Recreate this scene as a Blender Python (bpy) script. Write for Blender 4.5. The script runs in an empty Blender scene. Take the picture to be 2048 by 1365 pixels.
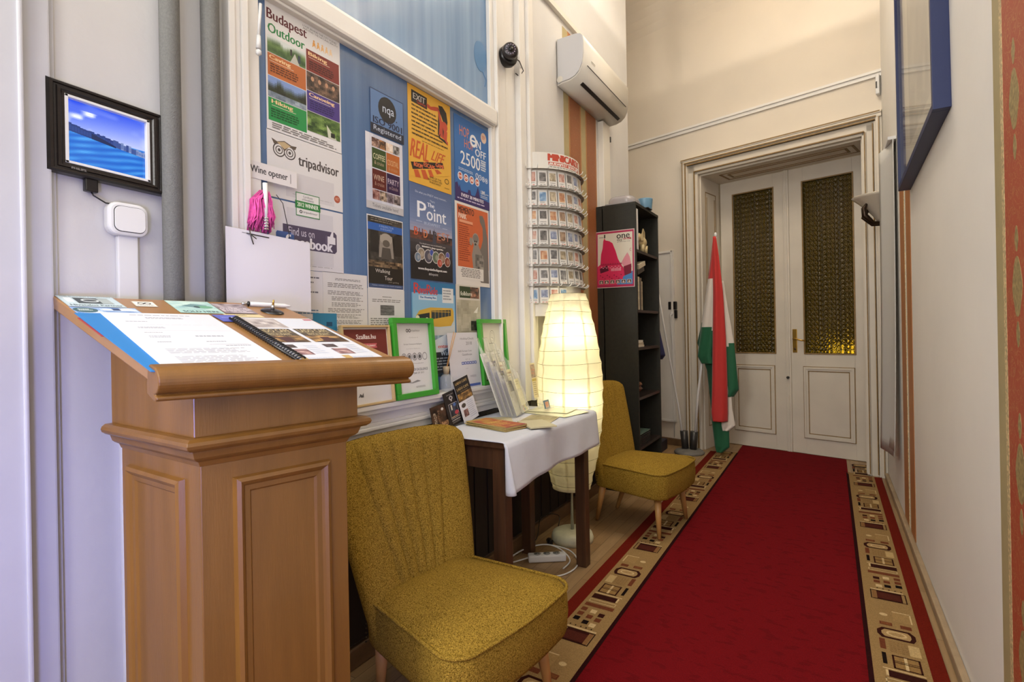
import bpy, bmesh, math, random
from mathutils import Vector, Matrix
random.seed(7)
scene = bpy.context.scene
COL = bpy.context.collection

# ------------------------------------------------------------------ camera
YAW = math.atan(636 / 1046.0)
ROLL = 0.0183
FW = Vector((-math.sin(YAW), math.cos(YAW), 0))
RT = Vector((math.cos(YAW), math.sin(YAW), 0))
cr, sr = math.cos(ROLL), math.sin(ROLL)
cx = RT * cr - Vector((0, 0, 1)) * sr
cy = RT * sr + Vector((0, 0, 1)) * cr
cz = -FW
cam_data = bpy.data.cameras.new('camera')
cam = bpy.data.objects.new('camera', cam_data)
COL.objects.link(cam)
cam.matrix_world = Matrix(((cx.x, cy.x, cz.x, 0), (cx.y, cy.y, cz.y, 0), (cx.z, cy.z, cz.z, 1.2), (0, 0, 0, 1)))
cam_data.sensor_width = 36.0
cam_data.lens = 1046.0 / 2048.0 * 36.0
cam_data.shift_y = -20.8 / 2048.0
cam_data.clip_start = 0.02
scene.camera = cam

# ------------------------------------------------------------------ world, lights, exposure
w = bpy.data.worlds.new('world'); scene.world = w; w.use_nodes = True
w.node_tree.nodes['Background'].inputs[0].default_value = (0.9, 0.93, 1.0, 1)
w.node_tree.nodes['Background'].inputs[1].default_value = 0.3
scene.view_settings.view_transform = 'Standard'
scene.view_settings.look = 'None'
scene.view_settings.gamma = 1.0
scene.view_settings.exposure = 0.15
scene.view_settings.use_curve_mapping = False

def area(name, loc, target, size, power, color, spread=180):
    d = bpy.data.lights.new(name, 'AREA'); d.shape = 'RECTANGLE'
    d.size, d.size_y = size; d.energy = power; d.color = color; d.spread = math.radians(spread)
    o = bpy.data.objects.new(name, d); COL.objects.link(o); o.location = loc
    o.rotation_euler = (Vector(target) - Vector(loc)).to_track_quat('-Z', 'Y').to_euler()
    return o
def point(name, loc, power, color, radius):
    d = bpy.data.lights.new(name, 'POINT'); d.energy = power; d.color = color; d.shadow_soft_size = radius
    o = bpy.data.objects.new(name, d); COL.objects.link(o); o.location = loc
    return o
WARM = (1.0, 0.86, 0.68)
area('ceiling_light_near', (-0.4, -0.6, 4.3), (-0.5, 0.6, 0), (1.3, 1.3), 26, (0.94, 0.96, 1.0))
area('blue_side_light', (0.20, -0.55, 0.85), (-1.49, 0.42, 0.75), (0.25, 0.4), 4.0, (0.30, 0.34, 1.0), 75)
area('front_fill', (-1.1, -1.3, 2.3), (0.37, 1.9, 1.2), (0.8, 1.2), 50, (1.0, 0.98, 0.94))  # added fill from behind the camera, brightens the right wall
area('front_fill_right', (0.05, -1.3, 2.2), (-1.2, 1.9, 1.0), (0.5, 1.0), 14, (0.99, 0.97, 0.96))  # added fill from behind the camera, brightens the left side and sill
area('far_end_fill', (-0.45, 3.2, 4.3), (-0.45, 3.3, 0), (0.8, 1.2), 26, (1.0, 0.92, 0.80))  # added fill for the dim far end, stands in for the pendant's bowl
point('pendant_bulb', (0.02, 3.1, 3.64), 46, (1.0, 0.88, 0.74), 0.006)

# ------------------------------------------------------------------ colour + material helpers
def lin(c):
    if isinstance(c, str):
        c = c.lstrip('#'); c = [int(c[i:i + 2], 16) / 255 for i in (0, 2, 4)]
    return tuple((x / 12.92 if x <= 0.04045 else ((x + 0.055) / 1.055) ** 2.4) for x in c[:3])
MATS = {}
def mat(name, color, rough=0.6, bump=0.0, bscale=60.0, metal=0.0, var=0.0, vscale=8.0, spec=0.5, coords='Object',
        stretch=(1, 1, 1), detail=4.0, coat=0.0, sheen=0.0, emis=None, estr=0.0, trans=0.0, alpha=1.0):
    if name in MATS: return MATS[name]
    m = bpy.data.materials.new(name); m.use_nodes = True; nt = m.node_tree; b = nt.nodes['Principled BSDF']
    c = lin(color)
    b.inputs['Base Color'].default_value = (*c, 1); b.inputs['Roughness'].default_value = rough
    b.inputs['Metallic'].default_value = metal; b.inputs['Specular IOR Level'].default_value = spec
    b.inputs['Coat Weight'].default_value = coat; b.inputs['Sheen Weight'].default_value = sheen
    b.inputs['Transmission Weight'].default_value = trans; b.inputs['Alpha'].default_value = alpha
    if emis: b.inputs['Emission Color'].default_value = (*lin(emis), 1); b.inputs['Emission Strength'].default_value = estr
    tc = nt.nodes.new('ShaderNodeTexCoord'); mp = nt.nodes.new('ShaderNodeMapping')
    mp.inputs['Scale'].default_value = stretch
    nt.links.new(tc.outputs[coords], mp.inputs['Vector'])
    if var > 0:
        n = nt.nodes.new('ShaderNodeTexNoise'); n.inputs['Scale'].default_value = vscale; n.inputs['Detail'].default_value = detail
        nt.links.new(mp.outputs[0], n.inputs['Vector'])
        r = nt.nodes.new('ShaderNodeValToRGB')
        r.color_ramp.elements[0].position = 0.3; r.color_ramp.elements[1].position = 0.7
        r.color_ramp.elements[0].color = (*[x * (1 - var) for x in c], 1); r.color_ramp.elements[1].color = (*[min(1, x * (1 + var)) for x in c], 1)
        nt.links.new(n.outputs['Fac'], r.inputs['Fac']); nt.links.new(r.outputs['Color'], b.inputs['Base Color'])
    if bump > 0:
        n2 = nt.nodes.new('ShaderNodeTexNoise'); n2.inputs['Scale'].default_value = bscale; n2.inputs['Detail'].default_value = 3
        nt.links.new(mp.outputs[0], n2.inputs['Vector'])
        bp = nt.nodes.new('ShaderNodeBump'); bp.inputs['Strength'].default_value = bump; bp.inputs['Distance'].default_value = 0.004
        nt.links.new(n2.outputs['Fac'], bp.inputs['Height']); nt.links.new(bp.outputs[0], b.inputs['Normal'])
    MATS[name] = m
    return m

# printed surfaces: one material that reads the ink colour stored on the faces
def ink_material(name, rough, coat=0.0):
    m = bpy.data.materials.new(name); m.use_nodes = True; nt = m.node_tree; b = nt.nodes['Principled BSDF']
    a = nt.nodes.new('ShaderNodeAttribute'); a.attribute_name = 'Col'
    nt.links.new(a.outputs['Color'], b.inputs['Base Color']); b.inputs['Roughness'].default_value = rough
    b.inputs['Coat Weight'].default_value = coat
    return m
INK = ink_material('printed_paper', 0.55); INKG = ink_material('glossy_print', 0.28, 0.3)

M_WALL = mat('painted_plaster', '#cdcbc8', 0.75, 0.25, 35, var=0.03, vscale=3)  # greyed to hold the weaker light on the left wall
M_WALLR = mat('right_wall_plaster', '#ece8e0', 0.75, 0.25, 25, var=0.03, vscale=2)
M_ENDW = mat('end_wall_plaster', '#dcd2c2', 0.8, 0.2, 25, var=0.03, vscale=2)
M_WHITE_SHADED = mat('shaded_white_casing_paint', '#bcbcc0', 0.45, 0.12, 30, var=0.03, vscale=6)  # white casing paint, greyed for the weaker light at the far left
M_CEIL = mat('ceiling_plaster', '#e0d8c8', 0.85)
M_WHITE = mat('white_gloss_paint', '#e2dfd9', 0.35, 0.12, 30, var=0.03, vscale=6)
M_DOOR = mat('door_paint', '#d6cdbd', 0.4, 0.15, 30, var=0.04, vscale=5)
M_GOLD = mat('gilded_line_paint', '#8d7040', 0.5, var=0.2, vscale=30)
M_WOOD = mat('beech_wood', '#77501e', 0.42, 0.08, 60, var=0.12, vscale=5, stretch=(6, 6, 0.5), coat=0.15)
M_WOODL = mat('light_beech_board', '#986e3f', 0.4, 0.05, 60, var=0.08, vscale=6, stretch=(0.8, 5, 5), coat=0.2)
M_DARK = mat('dark_stained_wood', '#4a2f1b', 0.5, 0.15, 60, var=0.3, vscale=6, stretch=(8, 8, 0.6))
M_PANEL = mat('dark_panelling', '#19110c', 0.55, 0.2, 50, var=0.3, vscale=5, stretch=(8, 8, 0.5))
M_BLACK = mat('black_laminate', '#222117', 0.6, 0.1, 90, var=0.2, vscale=40)  # olive tint holds the paper lamp's sheen on the bookcase side
M_LEG = mat('pale_wood_leg', '#b98a50', 0.45, var=0.1, vscale=8, stretch=(4, 4, 0.6))
M_METAL = mat('brushed_steel', '#b9b9b5', 0.3, metal=0.9)
M_BRASS = mat('brass', '#c19a4a', 0.28, metal=0.9)
M_BLACKP = mat('black_plastic', '#141213', 0.3)
M_DGREY = mat('dark_grey_metal', '#3b3937', 0.35, metal=0.3)
M_PLASTIC = mat('white_plastic', '#dcdcda', 0.35)
M_ACWHITE = mat('air_conditioner_plastic', '#d8d3c8', 0.35)
M_FELT = mat('grey_foam_sleeve', '#73736f', 0.95, 0.5, 400, var=0.12, vscale=220)
M_CLOTH = mat('white_linen', '#cdd0d8', 0.9, 0.6, 14, var=0.02, vscale=6)
M_STONE = mat('grey_cast_base', '#77736b', 0.7, 0.3, 80, var=0.15, vscale=20)
M_MARBLE = mat('lamp_base_stone', '#c9c5a8', 0.4, var=0.1, vscale=30)

# ------------------------------------------------------------------ mesh builder
class MB:
    def __init__(s): s.v = []; s.f = []; s.mi = []; s.sm = []; s.mats = []
    def _m(s, m):
        if m not in s.mats: s.mats.append(m)
        return s.mats.index(m)
    def add(s, verts, faces, m, smooth=False):
        o = len(s.v); s.v += [tuple(p) for p in verts]; k = s._m(m)
        for f in faces: s.f.append(tuple(i + o for i in f)); s.mi.append(k); s.sm.append(smooth)
        return s
    def box(s, lo, hi, m, bev=0.0, xf=None):
        x0, y0, z0 = [min(a, b) for a, b in zip(lo, hi)]; x1, y1, z1 = [max(a, b) for a, b in zip(lo, hi)]
        if bev <= 0:
            V = [(x0, y0, z0), (x1, y0, z0), (x1, y1, z0), (x0, y1, z0), (x0, y0, z1), (x1, y0, z1), (x1, y1, z1), (x0, y1, z1)]
            F = [(0, 3, 2, 1), (4, 5, 6, 7), (0, 1, 5, 4), (1, 2, 6, 5), (2, 3, 7, 6), (3, 0, 4, 7)]
        else:
            bm = bmesh.new(); bmesh.ops.create_cube(bm, size=1)
            for q in bm.verts: q.co = Vector(((x0 + x1) / 2 + q.co.x * (x1 - x0), (y0 + y1) / 2 + q.co.y * (y1 - y0), (z0 + z1) / 2 + q.co.z * (z1 - z0)))
            bmesh.ops.bevel(bm, geom=bm.edges[:], offset=min(bev, 0.49 * min(x1 - x0, y1 - y0, z1 - z0)), segments=2, profile=0.6, affect='EDGES')
            V = [tuple(q.co) for q in bm.verts]; F = [tuple(q.index for q in f.verts) for f in bm.faces]; bm.free()
        if xf: V = [xf(*p) for p in V]
        return s.add(V, F, m)
    def tube(s, pts, r, m, n=10, caps=True, smooth=True):
        pts = [Vector(p) for p in pts]; rs = r if isinstance(r, (list, tuple)) else [r] * len(pts)
        V = []; F = []; prev = None
        for i, p in enumerate(pts):
            t = (pts[min(i + 1, len(pts) - 1)] - pts[max(i - 1, 0)])
            t = t.normalized() if t.length > 1e-9 else Vector((0, 0, 1))
            if prev is None: a = t.orthogonal().normalized()
            else:
                a = prev - t * prev.dot(t); a = a.normalized() if a.length > 1e-6 else t.orthogonal().normalized()
            prev = a; b = t.cross(a)
            for k in range(n):
                an = 2 * math.pi * k / n; V.append(p + (a * math.cos(an) + b * math.sin(an)) * rs[i])
        for i in range(len(pts) - 1):
            for k in range(n):
                k2 = (k + 1) % n; F.append((i * n + k, i * n + k2, (i + 1) * n + k2, (i + 1) * n + k))
        s.add(V, F, m, smooth)
        if caps:
            s.add(V[:n], [tuple(range(n - 1, -1, -1))], m); s.add(V[-n:], [tuple(range(n))], m)
        return s
    def lathe(s, prof, m, c=(0, 0, 0), n=32, smooth=True, sx=1.0, sy=1.0):
        V = []; F = []
        for r, z in prof:
            for k in range(n):
                a = 2 * math.pi * k / n; V.append((c[0] + r * math.cos(a) * sx, c[1] + r * math.sin(a) * sy, c[2] + z))
        for i in range(len(prof) - 1):
            for k in range(n):
                k2 = (k + 1) % n; F.append((i * n + k, i * n + k2, (i + 1) * n + k2, (i + 1) * n + k))
        if prof[0][0] > 1e-5: F.append(tuple(range(n - 1, -1, -1)))
        if prof[-1][0] > 1e-5: F.append(tuple(range((len(prof) - 1) * n, len(prof) * n)))
        return s.add(V, F, m, smooth)
    def grid(s, fn, nu, nv, m, smooth=True, closeu=False):
        V = [fn(i / nu, j / nv) for j in range(nv + 1) for i in range(nu + 1)]
        F = [(j * (nu + 1) + i, j * (nu + 1) + i + 1, (j + 1) * (nu + 1) + i + 1, (j + 1) * (nu + 1) + i) for j in range(nv) for i in range(nu)]
        return s.add(V, F, m, smooth)
    def prism(s, poly, fn, m, smooth=False):
        """poly: 2D outline; fn(p, k) -> 3D for k=0 (back) and 1 (front)"""
        n = len(poly); V = [fn(p, 0) for p in poly] + [fn(p, 1) for p in poly]
        F = [tuple(range(n - 1, -1, -1)), tuple(range(n, 2 * n))] + [(i, (i + 1) % n, n + (i + 1) % n, n + i) for i in range(n)]
        return s.add(V, F, m, smooth)
    def obj(s, name, parent=None, bevel=0.0, merge=True, subd=0, loc=None):
        me = bpy.data.meshes.new(name); me.from_pydata(s.v, [], s.f)
        for m in s.mats: me.materials.append(m)
        for p, k, sm in zip(me.polygons, s.mi, s.sm): p.material_index = k; p.use_smooth = sm
        bm = bmesh.new(); bm.from_mesh(me)
        if merge: bmesh.ops.remove_doubles(bm, verts=bm.verts[:], dist=1e-5)
        bmesh.ops.recalc_face_normals(bm, faces=bm.faces[:]); bm.to_mesh(me); bm.free()
        o = bpy.data.objects.new(name, me); COL.objects.link(o)
        if parent: o.parent = parent
        if loc: o.location = loc
        if bevel > 0:
            b = o.modifiers.new('bevel', 'BEVEL'); b.width = bevel; b.segments = 2; b.limit_method = 'ANGLE'; b.angle_limit = math.radians(40)
        if subd:
            b = o.modifiers.new('subd', 'SUBSURF'); b.levels = subd; b.render_levels = subd
        return o

def tag(o, label=None, cat=None, group=None, kind=None):
    if label: o['label'] = label
    if cat: o['category'] = cat
    if group: o['group'] = group
    if kind: o['kind'] = kind
    return o
def thing(name, label, cat, loc=(0, 0, 0), rz=0.0, group=None):
    o = bpy.data.objects.new(name, None); COL.objects.link(o); o.empty_display_size = 0.05
    o.location = loc; o.rotation_euler = (0, 0, rz)
    return tag(o, label, cat, group)
def structure(o, label=None): return tag(o, label, kind='structure')

# ------------------------------------------------------------------ printed sheets
_TXT = {}
def text_geo(body):
    if body in _TXT: return _TXT[body]
    cu = bpy.data.curves.new('t', 'FONT'); cu.body = body; cu.resolution_u = 2; cu.fill_mode = 'FRONT'
    o = bpy.data.objects.new('t', cu); COL.objects.link(o)
    dg = bpy.context.evaluated_depsgraph_get(); me = o.evaluated_get(dg).to_mesh()
    V = [(v.co.x, v.co.y) for v in me.vertices]; F = [tuple(p.vertices) for p in me.polygons]
    o.evaluated_get(dg).to_mesh_clear(); bpy.data.objects.remove(o); bpy.data.curves.remove(cu)
    if V:
        x0 = min(p[0] for p in V); x1 = max(p[0] for p in V); y0 = min(p[1] for p in V); y1 = max(p[1] for p in V)
        V = [((x - x0) / max(x1 - x0, 1e-6), (y - y0) / max(y1 - y0, 1e-6)) for x, y in V]
    _TXT[body] = (V, F); return _TXT[body]
def hsh(i, j, s=0):
    n = (i * 374761393 + j * 668265263 + s * 1442695041) & 0xffffffff
    n = ((n ^ (n >> 13)) * 1274126177) & 0xffffffff
    return ((n ^ (n >> 16)) & 0xffff) / 65535.0
def vnoise(x, y, s=0):
    i, j = math.floor(x), math.floor(y); fx, fy = x - i, y - j
    fx = fx * fx * (3 - 2 * fx); fy = fy * fy * (3 - 2 * fy)
    a = hsh(i, j, s) * (1 - fx) + hsh(i + 1, j, s) * fx; b = hsh(i, j + 1, s) * (1 - fx) + hsh(i + 1, j + 1, s) * fx
    return a * (1 - fy) + b * fy
def rgb(c):
    if isinstance(c, str): c = c.lstrip('#'); return tuple(int(c[i:i + 2], 16) / 255 for i in (0, 2, 4))
    return tuple(c)
def mixc(a, b, t): a = rgb(a); b = rgb(b); return tuple(x + (y - x) * t for x, y in zip(a, b))
class Sheet:
    """a flat printed thing; u,v are page fractions (v down); every ink shape is a face a hair above the page"""
    def __init__(s, w, h, base='#e6e4e0', nu=1, nv=1):
        s.w, s.h = w, h; s.V = []; s.F = []; s.C = []; s.base = base; s.nu, s.nv = nu, nv; s.lay = 1; s.idx = 0; s.hold = False
    def raw(s, pts, faces, c, lay=None):
        o = len(s.V)
        if not s.hold: s.idx += 1
        l = s.lay * 0.5 + s.idx * 0.04
        s.V += [(u, v, l) for u, v in pts]
        for f in faces: s.F.append(tuple(i + o for i in f)); s.C.append(c)
    def rect(s, u0, v0, u1, v1, c): s.raw([(u0, v1), (u1, v1), (u1, v0), (u0, v0)], [(0, 1, 2, 3)], c); return s
    def poly(s, pts, c): s.raw(pts, [tuple(range(len(pts)))], c); return s
    def ell(s, u, v, ru, rv, c, n=20): return s.poly([(u + ru * math.cos(-2 * math.pi * k / n), v + rv * math.sin(-2 * math.pi * k / n)) for k in range(n)], c)
    def ring(s, u, v, ru, rv, t, c, n=22):
        P = []; k1 = 1 - t
        for k in range(n):
            a = 2 * math.pi * k / n; P += [(u + ru * math.cos(a), v + rv * math.sin(a)), (u + ru * k1 * math.cos(a), v + rv * k1 * math.sin(a))]
        s.raw(P, [(2 * k, 2 * k + 1, (2 * k + 3) % (2 * n), (2 * k + 2) % (2 * n)) for k in range(n)], c); return s
    def frame(s, u0, v0, u1, v1, t, c):
        a = s.w / s.h; tv = t * a
        s.rect(u0, v0, u1, v0 + tv, c); s.rect(u0, v1 - tv, u1, v1, c); s.rect(u0, v0, u0 + t, v1, c); s.rect(u1 - t, v0, u1, v1, c); return s
    def text(s, body, u, v, wd, hg, c, bold=0, skew=0.0):
        V, F = text_geo(body)
        for k in range(1 + 2 * bold):
            d = (k - bold) * 0.0035
            s.raw([(u + wd * x + d + skew * y, v + hg * (1 - y)) for x, y in V], F, c)
        return s
    def greek(s, u0, v0, u1, v1, rows, c, fill=0.5, seed=1, ragged=0.25, center=False):
        r = random.Random(seed); dv = (v1 - v0) / rows; s.idx += 1; s.hold = True
        for k in range(rows):
            L = (u1 - u0) * (1 - ragged * r.random()); u = u0 + ((u1 - u0 - L) / 2 if center else 0); e = u + L
            while u < e - 0.01:
                wd = min((u1 - u0) * (0.05 + 0.1 * r.random()), e - u); s.rect(u, v0 + dv * k, u + wd, v0 + dv * (k + fill), c); u += wd + (u1 - u0) * 0.022
        s.hold = False; return s
    def pic(s, u0, v0, u1, v1, nx, ny, fn):
        P = [(u0 + (u1 - u0) * i / nx, v0 + (v1 - v0) * j / ny) for j in range(ny + 1) for i in range(nx + 1)]
        s.idx += 1; l = s.lay * 0.5 + s.idx * 0.04; o = len(s.V); s.V += [(u, v, l) for u, v in P]
        for j in range(ny):
            for i in range(nx):
                a = o + j * (nx + 1) + i; s.F.append((a + nx + 1, a + nx + 2, a + 1, a)); s.C.append(fn((i + .5) / nx, (j + .5) / ny))
        return s
    def up(s): s.lay += 1; return s
    def build(s, name, fn, thick=0.0006, material=None, parent=None, solid=True, lift=0.00016):
        """fn(x, y, n) -> world point; x right (m), y down (m), n out of the page (m)"""
        V = []; F = []; C = []
        nu, nv = s.nu, s.nv
        for side in (1, 0):
            o = len(V)
            for j in range(nv + 1):
                for i in range(nu + 1): V.append(fn(s.w * i / nu, s.h * j / nv, thick if side else 0.0))
            for j in range(nv):
                for i in range(nu):
                    a = o + j * (nu + 1) + i; q = (a + nu + 1, a + nu + 2, a + 1, a)
                    F.append(q if side else q[::-1]); C.append(s.base)
        K = (nu + 1) * (nv + 1)
        per = [i for i in range(nu + 1)] + [(j) * (nu + 1) + nu for j in range(1, nv + 1)] + [nv * (nu + 1) + i for i in range(nu - 1, -1, -1)] + [j * (nu + 1) for j in range(nv - 1, 0, -1)]
        for a, b in zip(per, per[1:] + per[:1]): F.append((a, b, b + K, a + K)); C.append(s.base)
        o = len(V)
        for u, v, l in s.V: V.append(fn(s.w * u, s.h * v, thick + l * lift))
        for f, c in zip(s.F, s.C): F.append(tuple(i + o for i in f)); C.append(c)
        me = bpy.data.meshes.new(name); me.from_pydata([tuple(p) for p in V], [], F)
        me.materials.append(material or INK)
        ca = me.color_attributes.new('Col', 'FLOAT_COLOR', 'CORNER'); cache = {}; k = 0
        for p, c in zip(me.polygons, C):
            if c not in cache: cache[c] = (*lin(c), 1)
            for _ in p.vertices: ca.data[k].color = cache[c]; k += 1
        o2 = bpy.data.objects.new(name, me); COL.objects.link(o2)
        if parent: o2.parent = parent
        return o2
def plane_fn(org, U, N):
    """org = top-left, U = right, N = out of the page"""
    org = Vector(org); U = Vector(U).normalized(); N = Vector(N).normalized(); D = -(N.cross(U)).normalized()
    return lambda x, y, n: org + U * x + D * y + N * n
def wall_fn(y, z, x=-1.4985, lean=0.0):
    """hanging on / leaning towards the left wall; lean = how far the foot stands out per metre"""
    N = Vector((1, 0, lean)).normalized(); return plane_fn((x, y, z), (0, 1, 0), N)
# ================================================================== THE SETTING
def floor_mat():
    m = bpy.data.materials.new('laminate_floor'); m.use_nodes = True; nt = m.node_tree; b = nt.nodes['Principled BSDF']
    tc = nt.nodes.new('ShaderNodeTexCoord'); mp = nt.nodes.new('ShaderNodeMapping')
    mp.inputs['Rotation'].default_value = (0, 0, math.pi / 2); nt.links.new(tc.outputs['Object'], mp.inputs['Vector'])
    br = nt.nodes.new('ShaderNodeTexBrick'); br.inputs['Scale'].default_value = 1.0
    br.inputs['Brick Width'].default_value = 0.42; br.inputs['Row Height'].default_value = 0.065; br.inputs['Mortar Size'].default_value = 0.0012
    br.inputs['Color1'].default_value = (*lin('#b4946a'), 1); br.inputs['Color2'].default_value = (*lin('#a17f56'), 1); br.inputs['Mortar'].default_value = (*lin('#6b5236'), 1)
    nt.links.new(mp.outputs[0], br.inputs['Vector'])
    n = nt.nodes.new('ShaderNodeTexNoise'); n.inputs['Scale'].default_value = 6; mp2 = nt.nodes.new('ShaderNodeMapping'); mp2.inputs['Scale'].default_value = (14, 1.2, 1)
    nt.links.new(tc.outputs['Object'], mp2.inputs['Vector']); nt.links.new(mp2.outputs[0], n.inputs['Vector'])
    mx = nt.nodes.new('ShaderNodeMixRGB'); mx.blend_type = 'MULTIPLY'; mx.inputs[0].default_value = 0.35
    nt.links.new(br.outputs['Color'], mx.inputs[1]); nt.links.new(n.outputs['Fac'], mx.inputs[2]); nt.links.new(mx.outputs[0], b.inputs['Base Color'])
    b.inputs['Roughness'].default_value = 0.38
    return m
M_FLOOR = floor_mat()
structure(MB().box((-2.3, -2.7, -0.1), (0.9, 6.2, 0), M_FLOOR).obj('floor'))
structure(MB().box((-2.3, -2.7, 4.62), (0.9, 6.2, 4.75), M_CEIL).obj('ceiling'))
# curved cove between the end wall / side walls and the ceiling
th = math.radians(13.4)
def EW(x, y, z):          # end-wall frame: x to the right along the wall, y into the wall
    return (0.259 + x * math.cos(th) + y * math.sin(th), 4.999 - x * math.sin(th) + y * math.cos(th), z)
cv = MB()
prof = [(0.05, 4.2), (0.03, 4.2)] + [(0.03 - 0.42 * (1 - math.cos(a)), 4.2 + 0.42 * math.sin(a)) for a in [k * math.pi / 16 for k in range(9)]] + [(0.05, 4.62)]
cv.prism(prof, lambda p, k: EW(-2.5 if k else 0.3, p[0], p[1]), M_ENDW)
structure(cv.obj('trim_1'))

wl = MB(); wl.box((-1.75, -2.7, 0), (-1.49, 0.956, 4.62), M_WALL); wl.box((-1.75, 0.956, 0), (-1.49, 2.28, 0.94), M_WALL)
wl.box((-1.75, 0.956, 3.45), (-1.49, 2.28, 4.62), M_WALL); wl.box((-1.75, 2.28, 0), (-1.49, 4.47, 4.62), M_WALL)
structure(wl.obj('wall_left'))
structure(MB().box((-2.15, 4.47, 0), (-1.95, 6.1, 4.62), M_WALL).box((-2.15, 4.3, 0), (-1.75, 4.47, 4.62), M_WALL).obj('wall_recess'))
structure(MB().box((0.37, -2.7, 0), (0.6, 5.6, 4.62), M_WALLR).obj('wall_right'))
structure(MB().box((-2.3, -2.9, 0), (0.9, -2.7, 4.75), M_WALL).obj('wall_back'))
we = MB()
we.box((-2.6, 0.03, 0), (-1.373, 0.62, 4.62), M_ENDW, xf=EW).box((-1.373, 0.03, 2.69), (-0.02, 0.62, 4.62), M_ENDW, xf=EW).box((-0.02, 0.03, 0), (0.35, 0.62, 4.62), M_ENDW, xf=EW)
structure(we.obj('wall_end'))
# picture rails
rl = MB()
for a, b, c in ((3.135, 3.165, 0.018), (3.165, 3.185, 0.03)): rl.box((-2.4, 0.03 - c, a), (0.14, 0.031, b), M_WHITE, xf=EW)
structure(rl.obj('trim_2'))
structure(MB().box((-1.49, -1.0, 3.235), (-1.455, 2.72, 3.30), M_WHITE, 0.006).box((-1.49, 2.4, 3.255), (-1.465, 3.55, 3.29), M_ACWHITE).obj('trim_3'))
# casing boards of the doorway beside the lectern, at the far left
cs = MB()
cs.box((-1.49, -0.6, 0), (-1.435, 0.405, 3.4), M_WHITE_SHADED, 0.004).box((-1.49, 0.405, 0), (-1.46, 0.462, 3.4), M_WHITE_SHADED, 0.004).box((-1.49, 0.40, 0), (-1.428, 0.408, 3.4), M_WHITE_SHADED, 0.003)
cs.box((-1.49, 0.462, 0), (-1.478, 0.475, 3.4), M_WHITE_SHADED, 0.003)
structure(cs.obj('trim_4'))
# dark panelling under the window and baseboards
pn = MB(); pn.box((-1.49, 1.02, 0.085), (-1.475, 3.69, 0.80), M_PANEL)
for k in range(24): pn.box((-1.476, 1.04 + k * 0.112, 0.09), (-1.470, 1.142 + k * 0.112, 0.79), M_PANEL, 0.002)
structure(pn.obj('trim_5'))
M_BASEB = mat('worn_brown_baseboard', '#6d5236', 0.5, 0.2, 60, var=0.25, vscale=6, stretch=(3, 1, 3))
structure(MB().box((-1.49, 0.48, 0), (-1.466, 4.47, 0.075), M_BASEB, 0.006).obj('baseboard_left'))
structure(MB().box((0.345, -2.5, 0), (0.37, 4.95, 0.045), mat('right_baseboard_paint', '#a08a6c', 0.5, 0.2, 60, var=0.15, vscale=10), 0.008).obj('baseboard_right'))
structure(MB().box((-2.6, 0.01, 0), (-1.56, 0.031, 0.07), M_BASEB, 0.004, xf=EW).obj('baseboard_end'))
# blind white panel by the recess with a moulded edge
bp = MB(); bp.box((-1.83, 0.0, 0.24), (-1.655, 0.03, 1.985), M_WHITE, 0.004, xf=EW)
for lo, hi in (((-1.83, -0.012, 0.24), (-1.655, 0, 0.262)), ((-1.83, -0.012, 1.963), (-1.655, 0, 1.985)), ((-1.677, -0.012, 0.24), (-1.655, 0, 1.985))): bp.box(lo, hi, M_WHITE, 0.003, xf=EW)
structure(bp.obj('trim_6'))

# ---- wallpaper borders (real strips pasted on the plaster)
def paper_strip_mat(name, base, dark, light, sc):
    m = bpy.data.materials.new(name); m.use_nodes = True; nt = m.node_tree; b = nt.nodes['Principled BSDF']
    tc = nt.nodes.new('ShaderNodeTexCoord'); v = nt.nodes.new('ShaderNodeTexNoise'); v.inputs['Scale'].default_value = sc; v.inputs['Detail'].default_value = 2; v.inputs['Distortion'].default_value = 2.5
    nt.links.new(tc.outputs['Object'], v.inputs['Vector'])
    r = nt.nodes.new('ShaderNodeValToRGB'); e = r.color_ramp.elements
    e[0].position = 0.0; e[0].color = (*lin(base), 1); e[1].position = 1.0; e[1].color = (*lin(base), 1)
    for p, c in ((0.44, base), (0.47, dark), (0.50, light), (0.53, dark), (0.56, base)):
        q = e.new(p); q.color = (*lin(c), 1)
    nt.links.new(v.outputs['Fac'], r.inputs['Fac']); nt.links.new(r.outputs['Color'], b.inputs['Base Color']); b.inputs['Roughness'].default_value = 0.5
    return m
M_STRIPE = paper_strip_mat('russet_wallpaper', '#93562f', '#7c4424', '#a9774a', 26)
M_STRIPER = paper_strip_mat('red_gold_wallpaper', '#a84a30', '#a8553a', '#b8784a', 22)
M_MEDAL = mat('gold_medallion_print', '#9a8658', 0.5, var=0.35, vscale=90)
M_OLIVE = mat('olive_wallpaper_edge', '#a99a70', 0.55, var=0.05, vscale=20)
M_DOT = mat('braided_wallpaper_line', '#c7b183', 0.5, var=0.45, vscale=140)
M_ORNG = mat('orange_wallpaper', '#b0733f', 0.55, var=0.12, vscale=40, stretch=(1, 6, 0.6))
st = MB()
st.box((-1.49, 3.16, 0.8), (-1.4885, 3.72, 3.22), M_OLIVE)
for a, b in ((3.255, 3.42), (3.54, 3.70)):
    st.box((-1.4886, a, 0.8), (-1.487, b, 3.22), M_STRIPE)
    for c in (a - 0.016, b + 0.006): st.box((-1.4886, c, 0.8), (-1.487, c + 0.010, 3.22), M_ORNG)
structure(st.obj('trim_7'))
sr_ = MB()
sr_.box((0.3685, 1.735, 0.045), (0.37, 1.80, 4.62), M_OLIVE).box((0.3675, 1.712, 0.045), (0.37, 1.735, 4.62), M_DOT).box((0.3680, 1.30, 0.045), (0.37, 1.712, 4.62), M_STRIPER)
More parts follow.
